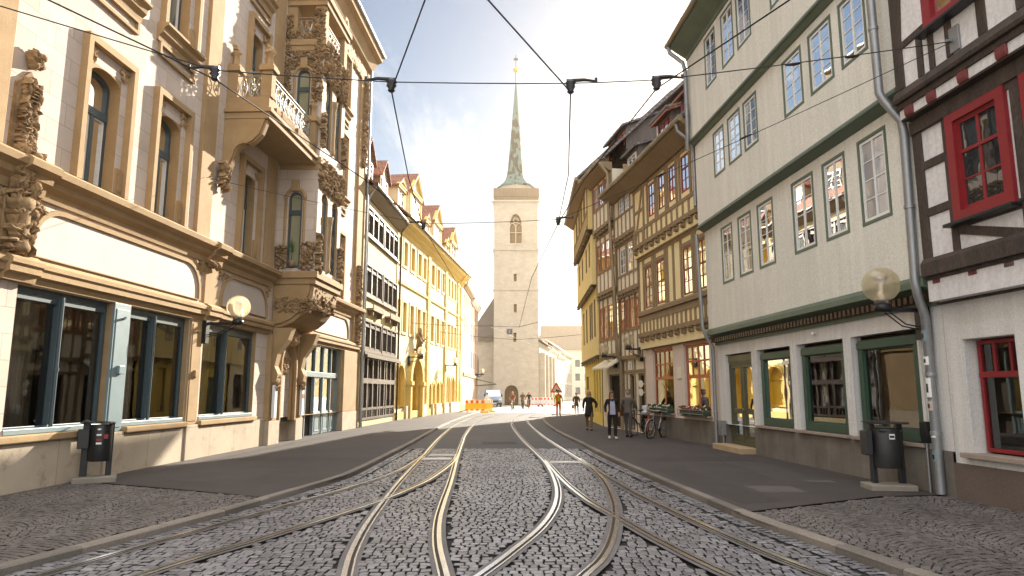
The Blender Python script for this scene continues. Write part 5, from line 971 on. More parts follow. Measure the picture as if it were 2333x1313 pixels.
# rails (metre gauge, two double switches)
Q = 1.0417
RAILS = dict(
 A=[(-5.2, 3.4), (-4.39, 6.62), (-3.85, 8.77), (-2.9, 12.46), (-2.47, 14.94), (-2.37, 18.44), (-2.44, 20.21), (-2.68, 25.48), (-2.88, 33.26), (-2.8, 40), (-2.3, 48), (-1.0, 55), (2, 62)],
 B=[(-4.1, 3.4), (-3.39, 6.62), (-2.92, 8.05), (-2.3, 10.01), (-1.98, 11.21), (-1.75, 12.41), (-1.55, 13.9), (-1.40, 16.86), (-1.46, 19.22)],
 C=[(-.75, 3.4), (-1.25, 5.0), (-1.55, 6.62), (-1.72, 7.68), (-1.88, 9.23), (-2.03, 11.39), (-2.16, 13.69), (-2.35, 18.32)],
 D=[(.1, 3.4), (-.34, 5.0), (-.60, 6.62), (-.8, 7.89), (-.94, 9.23), (-1.03, 10.78), (-1.15, 13.49), (-1.39, 17.96), (-1.63, 23.1), (-1.83, 28.1), (-1.93, 36.38), (-1.5, 46), (-.2, 54), (2.6, 61)],
 E=[(-1.55, 3.4), (-.86, 5.0), (-.31, 6.62), (-.02, 7.54), (.38, 9.02), (.66, 10.78), (.80, 13.05), (.79, 16.46), (.6, 20.21), (.35, 24.56), (.03, 32.86), (-.02, 39), (.31, 47.16), (1.3, 54), (4, 60)],
 F=[(-.75, 3.4), (.05, 5.0), (.69, 6.62), (.94, 7.27), (1.19, 8.28), (1.45, 9.77), (1.64, 11.39), (1.78, 13.69), (1.75, 16.46), (1.5, 20.82), (1.18, 26.99), (.93, 35.43), (.97, 43.37), (1.65, 50.7), (3, 55), (5, 59)],
 G=[(.80, 17.2), (.84, 16.17), (.97, 13.23), (1.15, 11.08), (1.36, 9.77), (1.53, 8.72), (1.66, 8.0), (1.97, 6.62), (2.9, 3.4)],
 H=[(1.73, 17.8), (1.76, 17.18), (1.87, 14.71), (2.04, 12.24), (2.22, 10.58), (2.6, 8.03), (2.9, 6.62), (3.8, 3.4)])
RP = {k: catmull([(x * Q, y * Q) for x, y in v], .22) for k, v in RAILS.items()}
def rail(parent, key, inner, dz):
    P = RP[key]; b = MB()
    N = []
    for i, p in enumerate(P): d = (P[min(i + 1, len(P) - 1)] - P[max(i - 1, 0)]).normalized(); N.append(Vector((-d.y, d.x)) * inner)
    zt = -.058 + dz
    for (o0, o1, z, m) in ((-.028, .028, zt, 0), (.026, .066, zt - .006, 1), (.064, .084, zt - .001, 0), (-.085, -.027, zt - .008, 2), (.083, .135, zt - .0085, 2)):
        vs = [(p.x + n.x * o0, p.y + n.y * o0, z) for p, n in zip(P, N)] + [(p.x + n.x * o1, p.y + n.y * o1, z) for p, n in zip(P, N)]; L = len(P)
        b.add(vs, [(i, i + 1, L + i + 1, L + i) for i in range(L - 1)], m)
    return b.build("rail", [STEEL, RUST, RAILBED], parent)
for j, (ks, lab) in enumerate(((("C", "D"), "tram track passing the yellow barrier and curving by the sandstone building"), (("A", "B"), "tram track branching towards the black litter bin's cobbled pavement"), (("E", "F"), "tram track passing the road worker and swinging across the middle of the street"), (("G", "H"), "tram track branching towards the dark grey litter bin's kerb"))):
    t = thing("tram_track", (0, 10, 0), lab, "tram track", "tram tracks set in the cobbled street")
    s = 1 if ks[0] == "G" else 1
    for i, k in enumerate(ks): rail(t, k, (-1 if i == 0 else 1) * (-1 if ks[0] == "G" else 1), .0022 * j + .001 * i)
from mathutils import kdtree
allp = [p for P in RP.values() for a, b in zip(P, P[1:]) for p in (a, (a + b) / 2)]
kd = kdtree.KDTree(len(allp))
for i, p in enumerate(allp): kd.insert((p.x, p.y, 0), i)
kd.balance()
def setts(name, it, m, rise, bev=.014, jt=.009):
    b = MB()
    for (x, y, w, h, rot, zt) in it:
        cs, sn = math.cos(rot), math.sin(rot); hw, hh = w / 2, h / 2; vs = []
        j = lambda: RND.uniform(-jt, jt)
        c = [(-hw + j(), -hh + j()), (hw + j(), -hh + j()), (hw + j(), hh + j()), (-hw + j(), hh + j())]
        tz = (RND.uniform(-.003, .003), RND.uniform(-.003, .003))
        for (k, z) in ((1.0, zt - rise), (.985, zt - .007), (1 - bev / hw * .7, zt)):
            for (u, v) in c: u2, v2 = u * k, v * (k if k > .98 else 1 - (1 - k) * hw / hh * .9); vs.append((x + u2 * cs - v2 * sn, y + u2 * sn + v2 * cs, z + tz[0] * u / hw + tz[1] * v / hh))
        b.add(vs, [(8, 9, 10, 11)] + [(4 + k, 4 + (k + 1) % 4, 8 + (k + 1) % 4, 8 + k) for k in range(4)]); b.f += [[len(b.v) - 12 + q for q in (k, (k + 1) % 4, 4 + (k + 1) % 4, 4 + k)] for k in range(4)]; b.m += [1] * 4; b.s += [False] * 4
    return tag(b.build(name, [m, BED]), kind="structure")
def road_it():
    y = 4.9; r = 0
    while y < 21.85:
        ph = .116 + RND.uniform(-.01, .01); x0, x1 = atY(kl, y) + .26, atY(kr, y) - .26; x = x0 + RND.uniform(0, .1)
        while x < x1:
            w = RND.uniform(.085, .135); cx_ = x + w / 2; cy_ = y + .03 * math.sin(cx_ * 1.3 + r * .05) + RND.uniform(-.008, .008)
            d = kd.find((cx_, cy_, 0))[2]
            if d > .12 and cx_ + w / 2 < x1 and abs(cx_) < cy_ * .82 + .6: yield (cx_, cy_, w - .016, ph - .021, RND.uniform(-.035, .035) + .04 * math.cos(cx_ * 1.3 + r * .05), -.068 + RND.uniform(-.004, .004))
            x += w
        y += ph; r += 1
    for P, sg in ((kl, 1), (kr, -1)):                      # gutter course laid along each kerb
        L = [p for p in P if 4.9 < p.y < 21.9]
        for a, c in zip(L, L[1:]):
            d = (c - a).normalized(); n = Vector((d.y, -d.x)) * sg; k = max(1, int((c - a).length / .1))
            for i in range(k):
                q = a.lerp(c, (i + .5) / k)
                for o, wd in ((.07, .12), (.185, .11)): yield (q.x + n.x * o, q.y + n.y * o, wd - .014, .1 - .016, math.atan2(n.y, n.x), -.074 + RND.uniform(-.004, .004))
setts("cobbled_road", road_it(), SETT, .032)
def fans(xa, xb, ya, yb, inside, wd=1.32, rr=.86, h=.102):
    nc = int((xb - xa) / wd) + 1
    for c in range(nc):
        xm = xa + wd * (c + .5); y = ya - 1
        while y < yb:
            A = math.asin(min(.98, wd / 2 / rr)); t = -A + RND.uniform(0, .05)
            while t < A:
                w = RND.uniform(.08, .115); tm = t + w / 2 / rr; px, py = xm + rr * math.sin(tm), y + rr * math.cos(tm) - rr * math.cos(A)
                if inside(px, py): yield (px, py, w - .010, h * math.cos(tm) ** .5 - .024, -tm, -.002 + RND.uniform(-.003, .003))
                t += w / rr
            y += h / 1.0
setts("cobbled_pavement", fans(-8.8, -3.8, 5.0, 13.6, lambda x, y: -8.75 < x < atY(kl, y) - .22 and y < bL(x) - .05 and y > 4.6 and -x < y * .95 + 1), FANS, .024, .01, .004)
setts("cobbled_pavement", fans(2.9, 7.7, 4.8, 11.7, lambda x, y: atY(kr, y) + .22 < x < 7.5 and y < bR(x) - .05 and y > 4.6 and x < y * .95 + 1), FANS, .024, .01, .004)
def plate(name, x0, x1, y0, y1, z, m, label, cat, grp=None):
    b = MB(); b.box(x0, x1, y0, y1, z - .02, z); b.rframe if 0 else None; k = .03
    b.box(x0 + k, x1 - k, y0 + k, y1 - k, z, z + .004); return tag(b.build(name, m, bev=.003), label, cat, grp)
PLC = mat("dusty_cover", (.125, .11, .10), .85, (.08, .07, .065), 6, .3, .3, 60)
PLM = mat("worn_plate_metal", (.62, .60, .57), .45, (.48, .46, .43), 5, .3, .2, 60, metal=.2)
plate("switch_cover", -2.25 * Q, -1.52 * Q, 18.1, 18.55, -.045, PLM, "pale switch cover where the rails part beside the sandstone building", "switch cover", "steel switch covers between the rails")
plate("switch_cover", -2.2 * Q, -1.5 * Q, 19.2, 19.5, -.045, PLM, "narrower switch cover beyond the pale one on the same track", "switch cover", "steel switch covers between the rails")
plate("switch_cover", .92 * Q, 1.66 * Q, 17.3, 17.7, -.045, PLM, "pale switch cover where the rails part beside the pale house", "switch cover", "steel switch covers between the rails")
plate("manhole_cover", 4.2, 5.0, 11.9, 12.7, .006, PLC, "square concrete manhole cover in the pavement before the pale house", "manhole cover")
plate("gully_cover", 5.6, 6.1, 13.2, 13.5, .006, PLC, "small rectangular cover by the pale house plinth", "manhole cover")
# ------------------------------------------------------------------ street furniture
def globeglass():
    m, nt, b = nodes("smoked_globe_glass"); out = nt.nodes["Material Output"]; nt.nodes.remove(b)
    fr = nt.nodes.new("ShaderNodeFresnel"); fr.inputs[0].default_value = 1.22; gl = nt.nodes.new("ShaderNodeBsdfGlossy"); gl.inputs["Roughness"].default_value = .03
    tr = nt.nodes.new("ShaderNodeBsdfTransparent"); tr.inputs[0].default_value = (.97, .94, .86, 1); tl = nt.nodes.new("ShaderNodeBsdfTranslucent"); tl.inputs[0].default_value = (.9, .82, .62, 1)
    a = nt.nodes.new("ShaderNodeMixShader"); a.inputs[0].default_value = .42; nt.links.new(tr.outputs[0], a.inputs[1]); nt.links.new(tl.outputs[0], a.inputs[2])
    c = nt.nodes.new("ShaderNodeMixShader"); c.inputs[0].default_value = .07; nt.links.new(a.outputs[0], c.inputs[1]); nt.links.new(gl.outputs[0], c.inputs[2]); nt.links.new(c.outputs[0], out.inputs[0]); return m
GLOBE = globeglass()
CHROME = mat("brushed_lamp_metal", (.55, .5, .45), .3, (.4, .36, .32), 4, .3, metal=.9)
def lamp(F, s, z, arm, r, label, big=True):
    w = F(s, 0, z); t = thing("globe_lamp", w, label, "street lamp", "globe lamps on the house walls")
    b = MB(F); b.box(s - .09, s + .09, .0, .16, z - .42, z + .18); b.box(s - .035, s + .035, .1, arm + .1, z + .06, z + .13); b.tube([(s, .12, z - .2), (s, arm * .5, z - .15), (s, arm * .85, z + .06)], .012, 6); b.tube([(s + .04, .12, z - .24), (s + .04, arm * .55, z - .18), (s + .02, arm * .95, z + .05)], .012, 6)
    b.lathe([(.14, 0), (.14, .1), (.12, .12)], (s, arm, z + .07), 14); b.build("bracket", BLACK, t)
    MB(F).lathe([(.125, 0), (.125, .16), (.09, .18), (.09, .42), (.1, .43), (.1, .46), (.05, .5)], (s, arm, z + .19), 14).build("lamp_base", CHROME, t)
    MB(F).sph((s, arm, z + .26 + r * .9), r, n=28, k=18).build("globe", GLOBE, t); return t
lamp(FL, 17.85, 3.35, .95, .30, "creamy globe lamp on dark bracket above the teal shop windows")
lamp(FR, 11.75, 2.98, .78, .30, "large smoked globe lamp beside the stickered grey downpipe")
lamp(Fac(5.4, 29, -.17, 1, 'R'), -.35, 3.35, .6, .25, "hazy globe lamp on the narrow timbered house by the house number")
lamp(Fac(4.72, 33, -.165, 1, 'R'), -1.0, 3.2, .6, .25, "hazy globe lamp over the striped porch roof")
lamp(FY, 3.0, 3.8, .9, .27, "globe lamp next to the statue on the yellow house"); lamp(FY, 14.6, 3.7, .9, .27, "globe lamp on the second rusticated pilaster of the yellow house")
lamp(FH2, 6.2, 3.6, .8, .26, "nearer of the two white globes by the church end"); lamp(FH2, 7.6, 3.6, .8, .26, "farther of the two white globes by the church end")
def bin_right():
    x, y = 6.62, 12.35; t = thing("litter_bin", (x, y, 0), "dark grey litter bin with white sticker in front of the pale house", "litter bin", rz=rad(-6))
    MB().box(-.40, .36, -.28, .26, -.02, .09).build("foot", CONC, t, bev=.02, local=True)
    p = MB(); p.box(-.26, -.17, .02, .14, .09, 1.12); p.box(.2, .30, .02, .14, .09, 1.12); p.build("post", BLACK, t, bev=.012, local=True, split=.05)
    b = MB(); pr = [(-.20, .02)] + [(.24 * math.cos(rad(q)) - .0 + .01, -.20 * math.sin(rad(q)) + .02) for q in range(180, -1, -15)] + [(.22, .02), (.22, .12), (-.2, .12)]
    b.prism(pr, .36, 1.04, 'z', 0, True); b.build("body", BINM, t, bev=.01, local=True)
    MB().box(-.40, -.27, -.12, .12, .58, 1.0).build("ashtray", BINM, t, bev=.015, local=True)
    l = MB(); l.box(-.3, .32, -.22, .18, 1.12, 1.15); l.prism([(-.22, 1.15), (-.20, 1.19), (.14, 1.16), (.14, 1.15)], -.36, -.05, 's'); l.build("lid", BINM, t, bev=.008, local=True)
    MB().box(-.02, .07, -.197, -.185, .86, .95).build("sticker", WHITEB, t, local=True); MB().box(-.012, .062, -.2, -.1965, .885, .925).build("sticker_mark", BLACK, t, local=True); MB().box(.22, .27, .01, .019, .98, 1.02).build("badge", TEALL, t, local=True)
    MB().box(-.16, -.06, -.198, -.12, .99, 1.01).build("slot", BLACK, t, local=True)
bin_right()
def bin_left():
    t = thing("litter_bin", (-7.92, 13.35, 0), "black litter bin with curled lid and red stickers under the teal shop windows", "litter bin", rz=rad(28))
    MB().box(-.36, .36, -.26, .26, -.02, .1).build("foot", CONC, t, bev=.02, local=True)
    p = MB(); p.box(-.26, -.14, -.02, .10, .1, 1.1); p.box(.16, .26, .0, .10, .1, 1.1); p.build("post", BLACK, t, bev=.01, local=True, split=.05)
    b = MB(); pr = [(-.12, .10)] + [(.04 + .2 * math.cos(rad(q)), -.22 * math.sin(rad(q)) + .0) for q in range(180, -1, -15)] + [(.24, .10)]; b.prism(pr, .38, 1.06, 'z', 0, True); b.build("body", BLACK, t, bev=.008, local=True)
    MB().box(-.33, -.14, -.16, .04, .62, .98).build("ashtray", BINM, t, bev=.012, local=True)
    l = MB(); l.tube([(-.3, -.1, 1.1), (-.24, -.1, 1.14), (-.1, -.1, 1.12), (.26, -.1, 1.1)], .012, 6); l.prism([(-.3, 1.12), (-.22, 1.15), (-.05, 1.10), (.28, 1.10), (.28, 1.08), (-.06, 1.08), (-.22, 1.13), (-.3, 1.1)], -.24, .12, 'd'); l.build("lid", BLACK, t, local=True)
    MB().box(-.02, .06, -.222, -.20, .86, .89).build("sticker", WHITEB, t, local=True); MB().box(-.02, .07, -.224, -.2, .76, .80).build("red_sticker", RED, t, local=True); MB().box(.1, .17, -.215, -.16, .80, .88).build("red_sticker", RED, t, local=True); MB().prism([(.02, .96), (.06, .98), (.02, 1.0), (-.02, .98)], -.226, -.2, 'd').build("emblem", WHITEB, t, local=True); MB().box(-.02, .07, -.224, -.2, .70, .735).build("sticker", WHITEB, t, local=True)
bin_left()
t = thing("cable_box", FR(11.93, 0, 0), "black box on a thin grey conduit between litter bin and stickered downpipe", "cable box")
MB(FR).prism([(11.83, .95), (11.87, .82), (11.99, .82), (12.02, .95), (12.02, 1.18), (11.83, 1.18)], .02, .13, 'd').build("box", BLACK, t, bev=.015); MB(FR).tube([(11.93, .08, .82), (11.92, .09, 0)], .022, 8).build("conduit", ZINC, t); MB(FR).tube([(11.94, .03, 1.18), (11.98, .03, 2.95)], .008, 6).build("cable", WHITEP, t)
t = thing("meter_box", FR(21.2, 0, 0), "small grey meter box between step and downpipe", "meter box"); b = MB(FR); b.box(20.98, 21.3, .05, .18, .38, .82); b.box(21.03, 21.25, .18, .19, .43, .77); b.build("cabinet", ZINC, t, bev=.012); MB(FR).tube([(21.1, .1, .38), (21.1, .1, 0)], .03, 6).build("conduit", ZINC, t)
t = thing("wall_sensor", FR(15.5, 0, 2.98), "tiny white sensor on the wall above the middle green window", "sensor"); b = MB(FR); b.sph((15.5, .07, 2.98), .045); b.tube([(15.5, 0, 3.0), (15.5, .06, 2.98)], .018, 6); b.build("sensor_head", WHITEB, t)
for k, (z, c, lab) in enumerate(((2.62, TEALL, "blue sticker high on"), (2.2, WHITEB, "square white sticker with black blot on"), (1.75, WHITEB, "long torn white poster scraps on"), (1.45, SIGNW, "round white sticker on"), (.98, WHITEB, "small white sticker with dark sign low on"), (.62, TEALL, "blue and white sticker lowest on"))):
    b = MB(FR); h = (.09, .07, .16, .08, .05, .08)[k]; A = [(11.62 + .079 * math.sin(rad(q)), .12 + .079 * math.cos(rad(q))) for q in range(-50, 61, 22)]
    b.add([(u, v, z - h) for u, v in A] + [(u, v, z + h + .02 * math.sin(i * 3)) for i, (u, v) in enumerate(A)], [(i, i + 1, len(A) + i + 1, len(A) + i) for i in range(len(A) - 1)]); o = b.build("sticker", c)
    A2 = [(11.62 + .081 * math.sin(rad(q)), .12 + .081 * math.cos(rad(q))) for q in range(-14, 31, 22)]; b = MB(FR); b.add([(u, v, z - h * .5) for u, v in A2] + [(u, v, z + h * .4) for u, v in A2], [(i, i + 1, len(A2) + i + 1, len(A2) + i) for i in range(len(A2) - 1)]); b.build("print", BLACK, o)
    tag(o, lab + " the grey downpipe at the corner", "sticker", "stickers on the corner downpipe")
# wall signs, posters, plaques
for s, lab in ((22.42, "plain white vertical sign on the portal pier next to the shop window"), (24.95, "white vertical sign with orange square on the portal pier by the entrance")):
    b = MB(FL); b.prism([(s - .17, .2), (s - .1, .27), (s + .1, .27), (s + .17, .2)], .85, 1.9, 'z'); o = b.build("wall_sign", WHITEB); tag(o, lab, "sign", "white signs on the portal piers")
    if s > 24: MB(FL).box(s - .09, s + .08, .268, .278, 1.45, 1.6).build("orange_square", ORNG, o)
for x0, x1, z0, z1, lab, mk in ((17.35, 17.72, 1.35, 2.1, "large white paper notice in the green window nearest the door", None), (17.95, 18.25, 1.3, 2.1, "paper poster with red print in the green window nearest the door", RED)):
    o = MB(FR).box(x0, x1, -.14, -.132, z0, z1).build("paper_notice", WHITEB); tag(o, lab, "poster")
    for k in range(4): MB(FR).box(x0 + .04, x1 - .04 - .05 * (k % 2), -.1319, -.130, z0 + .1 + .16 * k, z0 + .12 + .16 * k + (.06 if mk and k % 2 else 0)).build("print", mk or GREYPL, o)
o = MB(Fac(6.45, 22, -.15, 1, 'R')).box(2.62, 2.98, .0, .03, 2.15, 2.55).build("wall_plaque", IVORY, bev=.006); tag(o, "cream plaque on the pier between the two orange shop windows", "plaque")
t = thing("house_number_sign", F4(1.05, .06, 2.75), "white house number plate above the dark doorway", "sign"); MB(F4).box(.85, 1.25, .045, .06, 2.62, 3.0).build("plate", WHITEB, t)
def text(body, size, loc, rot, m, parent):
    c = bpy.data.curves.new("numeral", 'FONT'); c.body = body; c.size = size; c.extrude = .003; c.align_x = 'CENTER'; c.materials.append(m); f_ = bpy.data.objects.new("numeral_curve", c); COL.objects.link(f_); bpy.context.view_layer.update()
    me = bpy.data.meshes.new_from_object(f_.evaluated_get(bpy.context.evaluated_depsgraph_get())); bpy.data.objects.remove(f_); o = bpy.data.objects.new("numeral", me); COL.objects.link(o); o.location = Vector(loc) - parent.location; o.rotation_euler = rot; o.parent = parent; return o
text("3", .34, F4(1.05, .066, 2.68), (rad(90), 0, rad(-80.3)), BLACK, t)
for z, lab in ((2.0, "upper of two white oval projecting signs by the narrow house door"), (1.66, "lower of two white oval projecting signs by the narrow house door")):
    b = MB(F4); b.prism([(q[0] + .22, q[1] + z) for q in arc(0, 0, .10, 0, 360, 16, .15)[:-1]], -.66, -.60, 's'); b.tube([(-.63, 0, z), (-.63, .14, z)], .015, 6); tag(b.build("oval_sign", IVORY), lab, "sign", "white oval signs")
# flower boxes
F3 = Fac(6.45, 22.0, -.15, 1, 'R')
for (x0, x1, lab) in ((.3, 2.35, "flower box with red and white blossoms beside the grey downpipe"), (3.4, 5.5, "leafy flower box with few white blossoms above the bicycles"),):
    t = thing("flower_box", F3((x0 + x1) / 2, .16, .9), lab, "flower box"); b = MB(F3); b.box(x0, x1, .03, .24, .91, 1.05); b.build("planter", GREEN, t, bev=.01)
    r = MB(F3); r.tube([(x0 - .05, .3, 1.08), (x1 + .05, .3, 1.08)], .012, 6); r.tube([(x0 - .05, .3, .95), (x1 + .05, .3, .95)], .012, 6)
    for q in (x0, (x0 + x1) / 2, x1): r.tube([(q, .3, 1.08), (q, .3, .88), (q, .12, .86)], .01, 6)
    r.build("rail", ZINC, t); f = MB(F3)
    for k in range(260):
        c = (RND.uniform(x0, x1), RND.uniform(.02, .28), 1.05 + RND.uniform(-.02, .14)); e = RND.uniform(.02, .045); a_ = RND.uniform(0, 6); f.add([(c[0] - e * math.cos(a_), c[1] - e * math.sin(a_), c[2]), (c[0], c[1], c[2] + e), (c[0] + e * math.cos(a_), c[1] + e * math.sin(a_), c[2] + e * .4), (c[0], c[1], c[2] - e * .5)], [(0, 1, 2, 3)], 0)
    f.build("foliage", LEAF, t); f = MB(F3)
    for k in range(60 if x0 < 1 else 18): f.sph((RND.uniform(x0, x1), RND.uniform(.12, .3), 1.12 + RND.uniform(-.03, .08)), RND.uniform(.022, .035), n=6, k=4, m=RND.choice((0, 0, 1)) if x0 < 1 else 1, jit=.2)
    f.build("blossom", [mat("red_petals", (.55, .06, .03), .6), WHITEB], t)
# plant behind the oriel window
t = thing("potted_plant", FL(22.75, .6, 5.85), "spiky potted plant behind the narrow oriel window", "plant"); b = MB(FL)
for k in range(26):
    a_ = RND.uniform(-1.4, 1.4); L = RND.uniform(.3, .6); c = (22.30, .6, 6.25); tip = (22.26 - RND.uniform(0, .04), .6 + math.sin(a_) * L * .36, 6.25 + math.cos(a_) * L); n = Vector((0, math.cos(a_), -math.sin(a_))) * .016
    b.add([(c[0], c[1] - n.y, c[2] - n.z), (c[0], c[1] + n.y, c[2] + n.z), tip], [(0, 1, 2)])
b.tube([(22.3, .6, 5.9), (22.3, .6, 6.28)], .015, 5); b.build("leaves", LEAF, t); MB(FL).lathe([(.08, 0), (.11, .2)], (22.32, .6, 5.78), 8).build("pot", TIMBRO, t)
# ------------------------------------------------------------------ overhead wires
WIRE = mat("black_wire", (.02, .02, .022), .6, fine=0)
def sag(a, b, s, n=10): return [tuple(Vector(a).lerp(Vector(b), i / n) - Vector((0, 0, s * 4 * (i / n) * (1 - i / n)))) for i in range(n + 1)]
def wire(name, pts, r, label, sags=.06):
    P = [];
    for a, b in zip(pts, pts[1:]): P += sag(a, b, sags * (Vector(a) - Vector(b)).length / 8)[(1 if P else 0):]
    return tag(MB().tube(P, r, 5).build(name, WIRE), label, "wire")
Z = 5.7; n1, n2, n3, n4 = (-3.75, 8.12, Z), (-1.58, 8.45, Z), (.77, 8.49, Z), (1.88, 8.39, Z); m1, m2 = (-2.14, 16.09, Z), (1.09, 15.67, Z)
aR = tuple(FR(9.85, .52, 7.0)); aL = tuple(FL(17.3, .12, 7.25))
wire("span_wire", [tuple(FL(5.3, 0, 6.3)), n1, n2, n3, n4, aR], .008, "nearest black span wire crossing the whole street", .03)
wire("span_wire", [aL, m1, m2, aR], .007, "second span wire from the sandstone wall over to the timber house", .05)
wire("contact_wire", [(-.1, 3.4, Z), (-.9, 6.55, Z), (n2[0], n2[1], Z - .12), (-1.92, 12.23, Z - .1), (m1[0], m1[1], Z - .1), (-2.0, 30, Z), (-1.3, 43, Z), (1.5, 58, Z)], .010, "contact wire running past the spire over the track beside the sandstone building", 0.0)
wire("contact_wire", [(-1.5, 3.4, Z), (-.25, 6.55, Z), (n3[0], n3[1], Z - .12), (1.03, 12, Z - .1), (m2[0], m2[1], Z - .1), (.7, 24, Z), (.45, 43, Z), (2.4, 55, Z)], .010, "contact wire dropping to the bend over the track beside the timbered houses", 0.0)
wire("contact_wire", [(-6.4, 3.6, Z), (-4.81, 6.55, Z), (n1[0], n1[1], Z - .12), (-2.75, 12.3, Z - .1), (m1[0], m1[1], Z - .1)], .010, "contact wire crossing in front of the sandstone balcony and arched windows", 0.0)
wire("contact_wire", [(4.2, 3.6, Z), (2.88, 6.55, Z), (n4[0], n4[1], Z - .12), (1.35, 12.3, Z - .1), (m2[0], m2[1], Z - .1)], .010, "contact wire crossing in front of the pale rendered house's top windows", 0.0)
wire("span_wire", [tuple(FY(3.9, 0, 6.2)), (-1.3, 41.9, Z), (.45, 42.6, Z), tuple(F6(6, .4, 6.6))], .014, "far span wire from yellow house to the house at the bend", .1)
wire("span_wire", [tuple(FY(13.0, 0, 6.4)), (.2, 53, Z), (8, 53, 6.4)], .016, "farthest thin span wire in front of the church tower", .1)
def insulator(p, lab, far=False):
    t = thing("wire_insulator", p, lab, "insulator", "black insulators on the span wires"); x, y, z = p
    b = MB(); b.lathe([(.03, -.14), (.05, -.12), (.035, -.10), (.07, -.05), (.04, -.04), (.075, 0), (.05, .02), (.03, .05)], p, 10); b.build("bell", BLACK, t)
    b = MB(); q = 1 if x > 0 else -1; b.tube([(x - .05 * q, y, z + .03), (x + .18 * q, y, z + .05), (x + .34 * q, y, z + .03)], [.03, .024, .016], 6); b.tube([(x + .34 * q, y, z + .02), (x + .34 * q, y, z + .075)], .02, 6); b.build("arm", BLACK, t)
insulator(n1, "insulator in front of the sandstone balcony on the nearest span wire"); insulator(n2, "insulator against the sky between spire and sandstone eaves on nearest span wire"); insulator(n3, "insulator against the sky between spire and timbered roofs on nearest span wire"); insulator(n4, "insulator in front of the timbered house roofs on the nearest span wire"); insulator(m1, "insulator in front of the yellow house dormers"); insulator(m2, "insulator on second span wire in front of the bright yellow house")
b = MB(); b.box(-.18, .18, -.2, .2, -.2, .2) if 0 else None
t = thing("wall_anchor", aR, "grey steel wall anchor holding two wires on the black and white house", "wall anchor"); b = MB(FR); b.box(9.72, 9.92, .5, .54, 6.82, 7.22); b.tube([(9.85, .5, 7.0), (9.85, .64, 7.0)], .03, 6); b.build("anchor_plate", ZINC, t, bev=.008)
t = thing("track_sign", (-.15, 42.3, 5.6), "small grey sign hanging on the far span wire before the tower", "sign"); MB().box(-.33, .03, 42.22, 42.25, 5.2, 5.55).build("plate", mat("grey_blue_sign", (.34, .36, .42), .5), t); MB().box(-.18, -.12, 42.19, 42.217, 5.27, 5.48).build("mark", WHITEB, t)
for k, (p0, p1) in enumerate(((n4, aR), (m2, aR))):      # turnbuckles
    for q in ((.42, .62) if k == 0 else (.58, .35)):
        c = Vector(p0).lerp(Vector(p1), q); d = (Vector(p1) - Vector(p0)).normalized() * .12; tag(MB().tube([tuple(c - d - Vector((0, 0, .035))), tuple(c - Vector((0, 0, .035))), tuple(c + d - Vector((0, 0, .035)))], [.012, .026, .012], 6).build("turnbuckle", BLACK), ("turnbuckle on the upper wire, %s the downpipe" if k == 0 else "turnbuckle on the lower wire, %s the downpipe") % ("farther from" if q in (.42, .35) else "nearer to"), "turnbuckle", "wire turnbuckles")
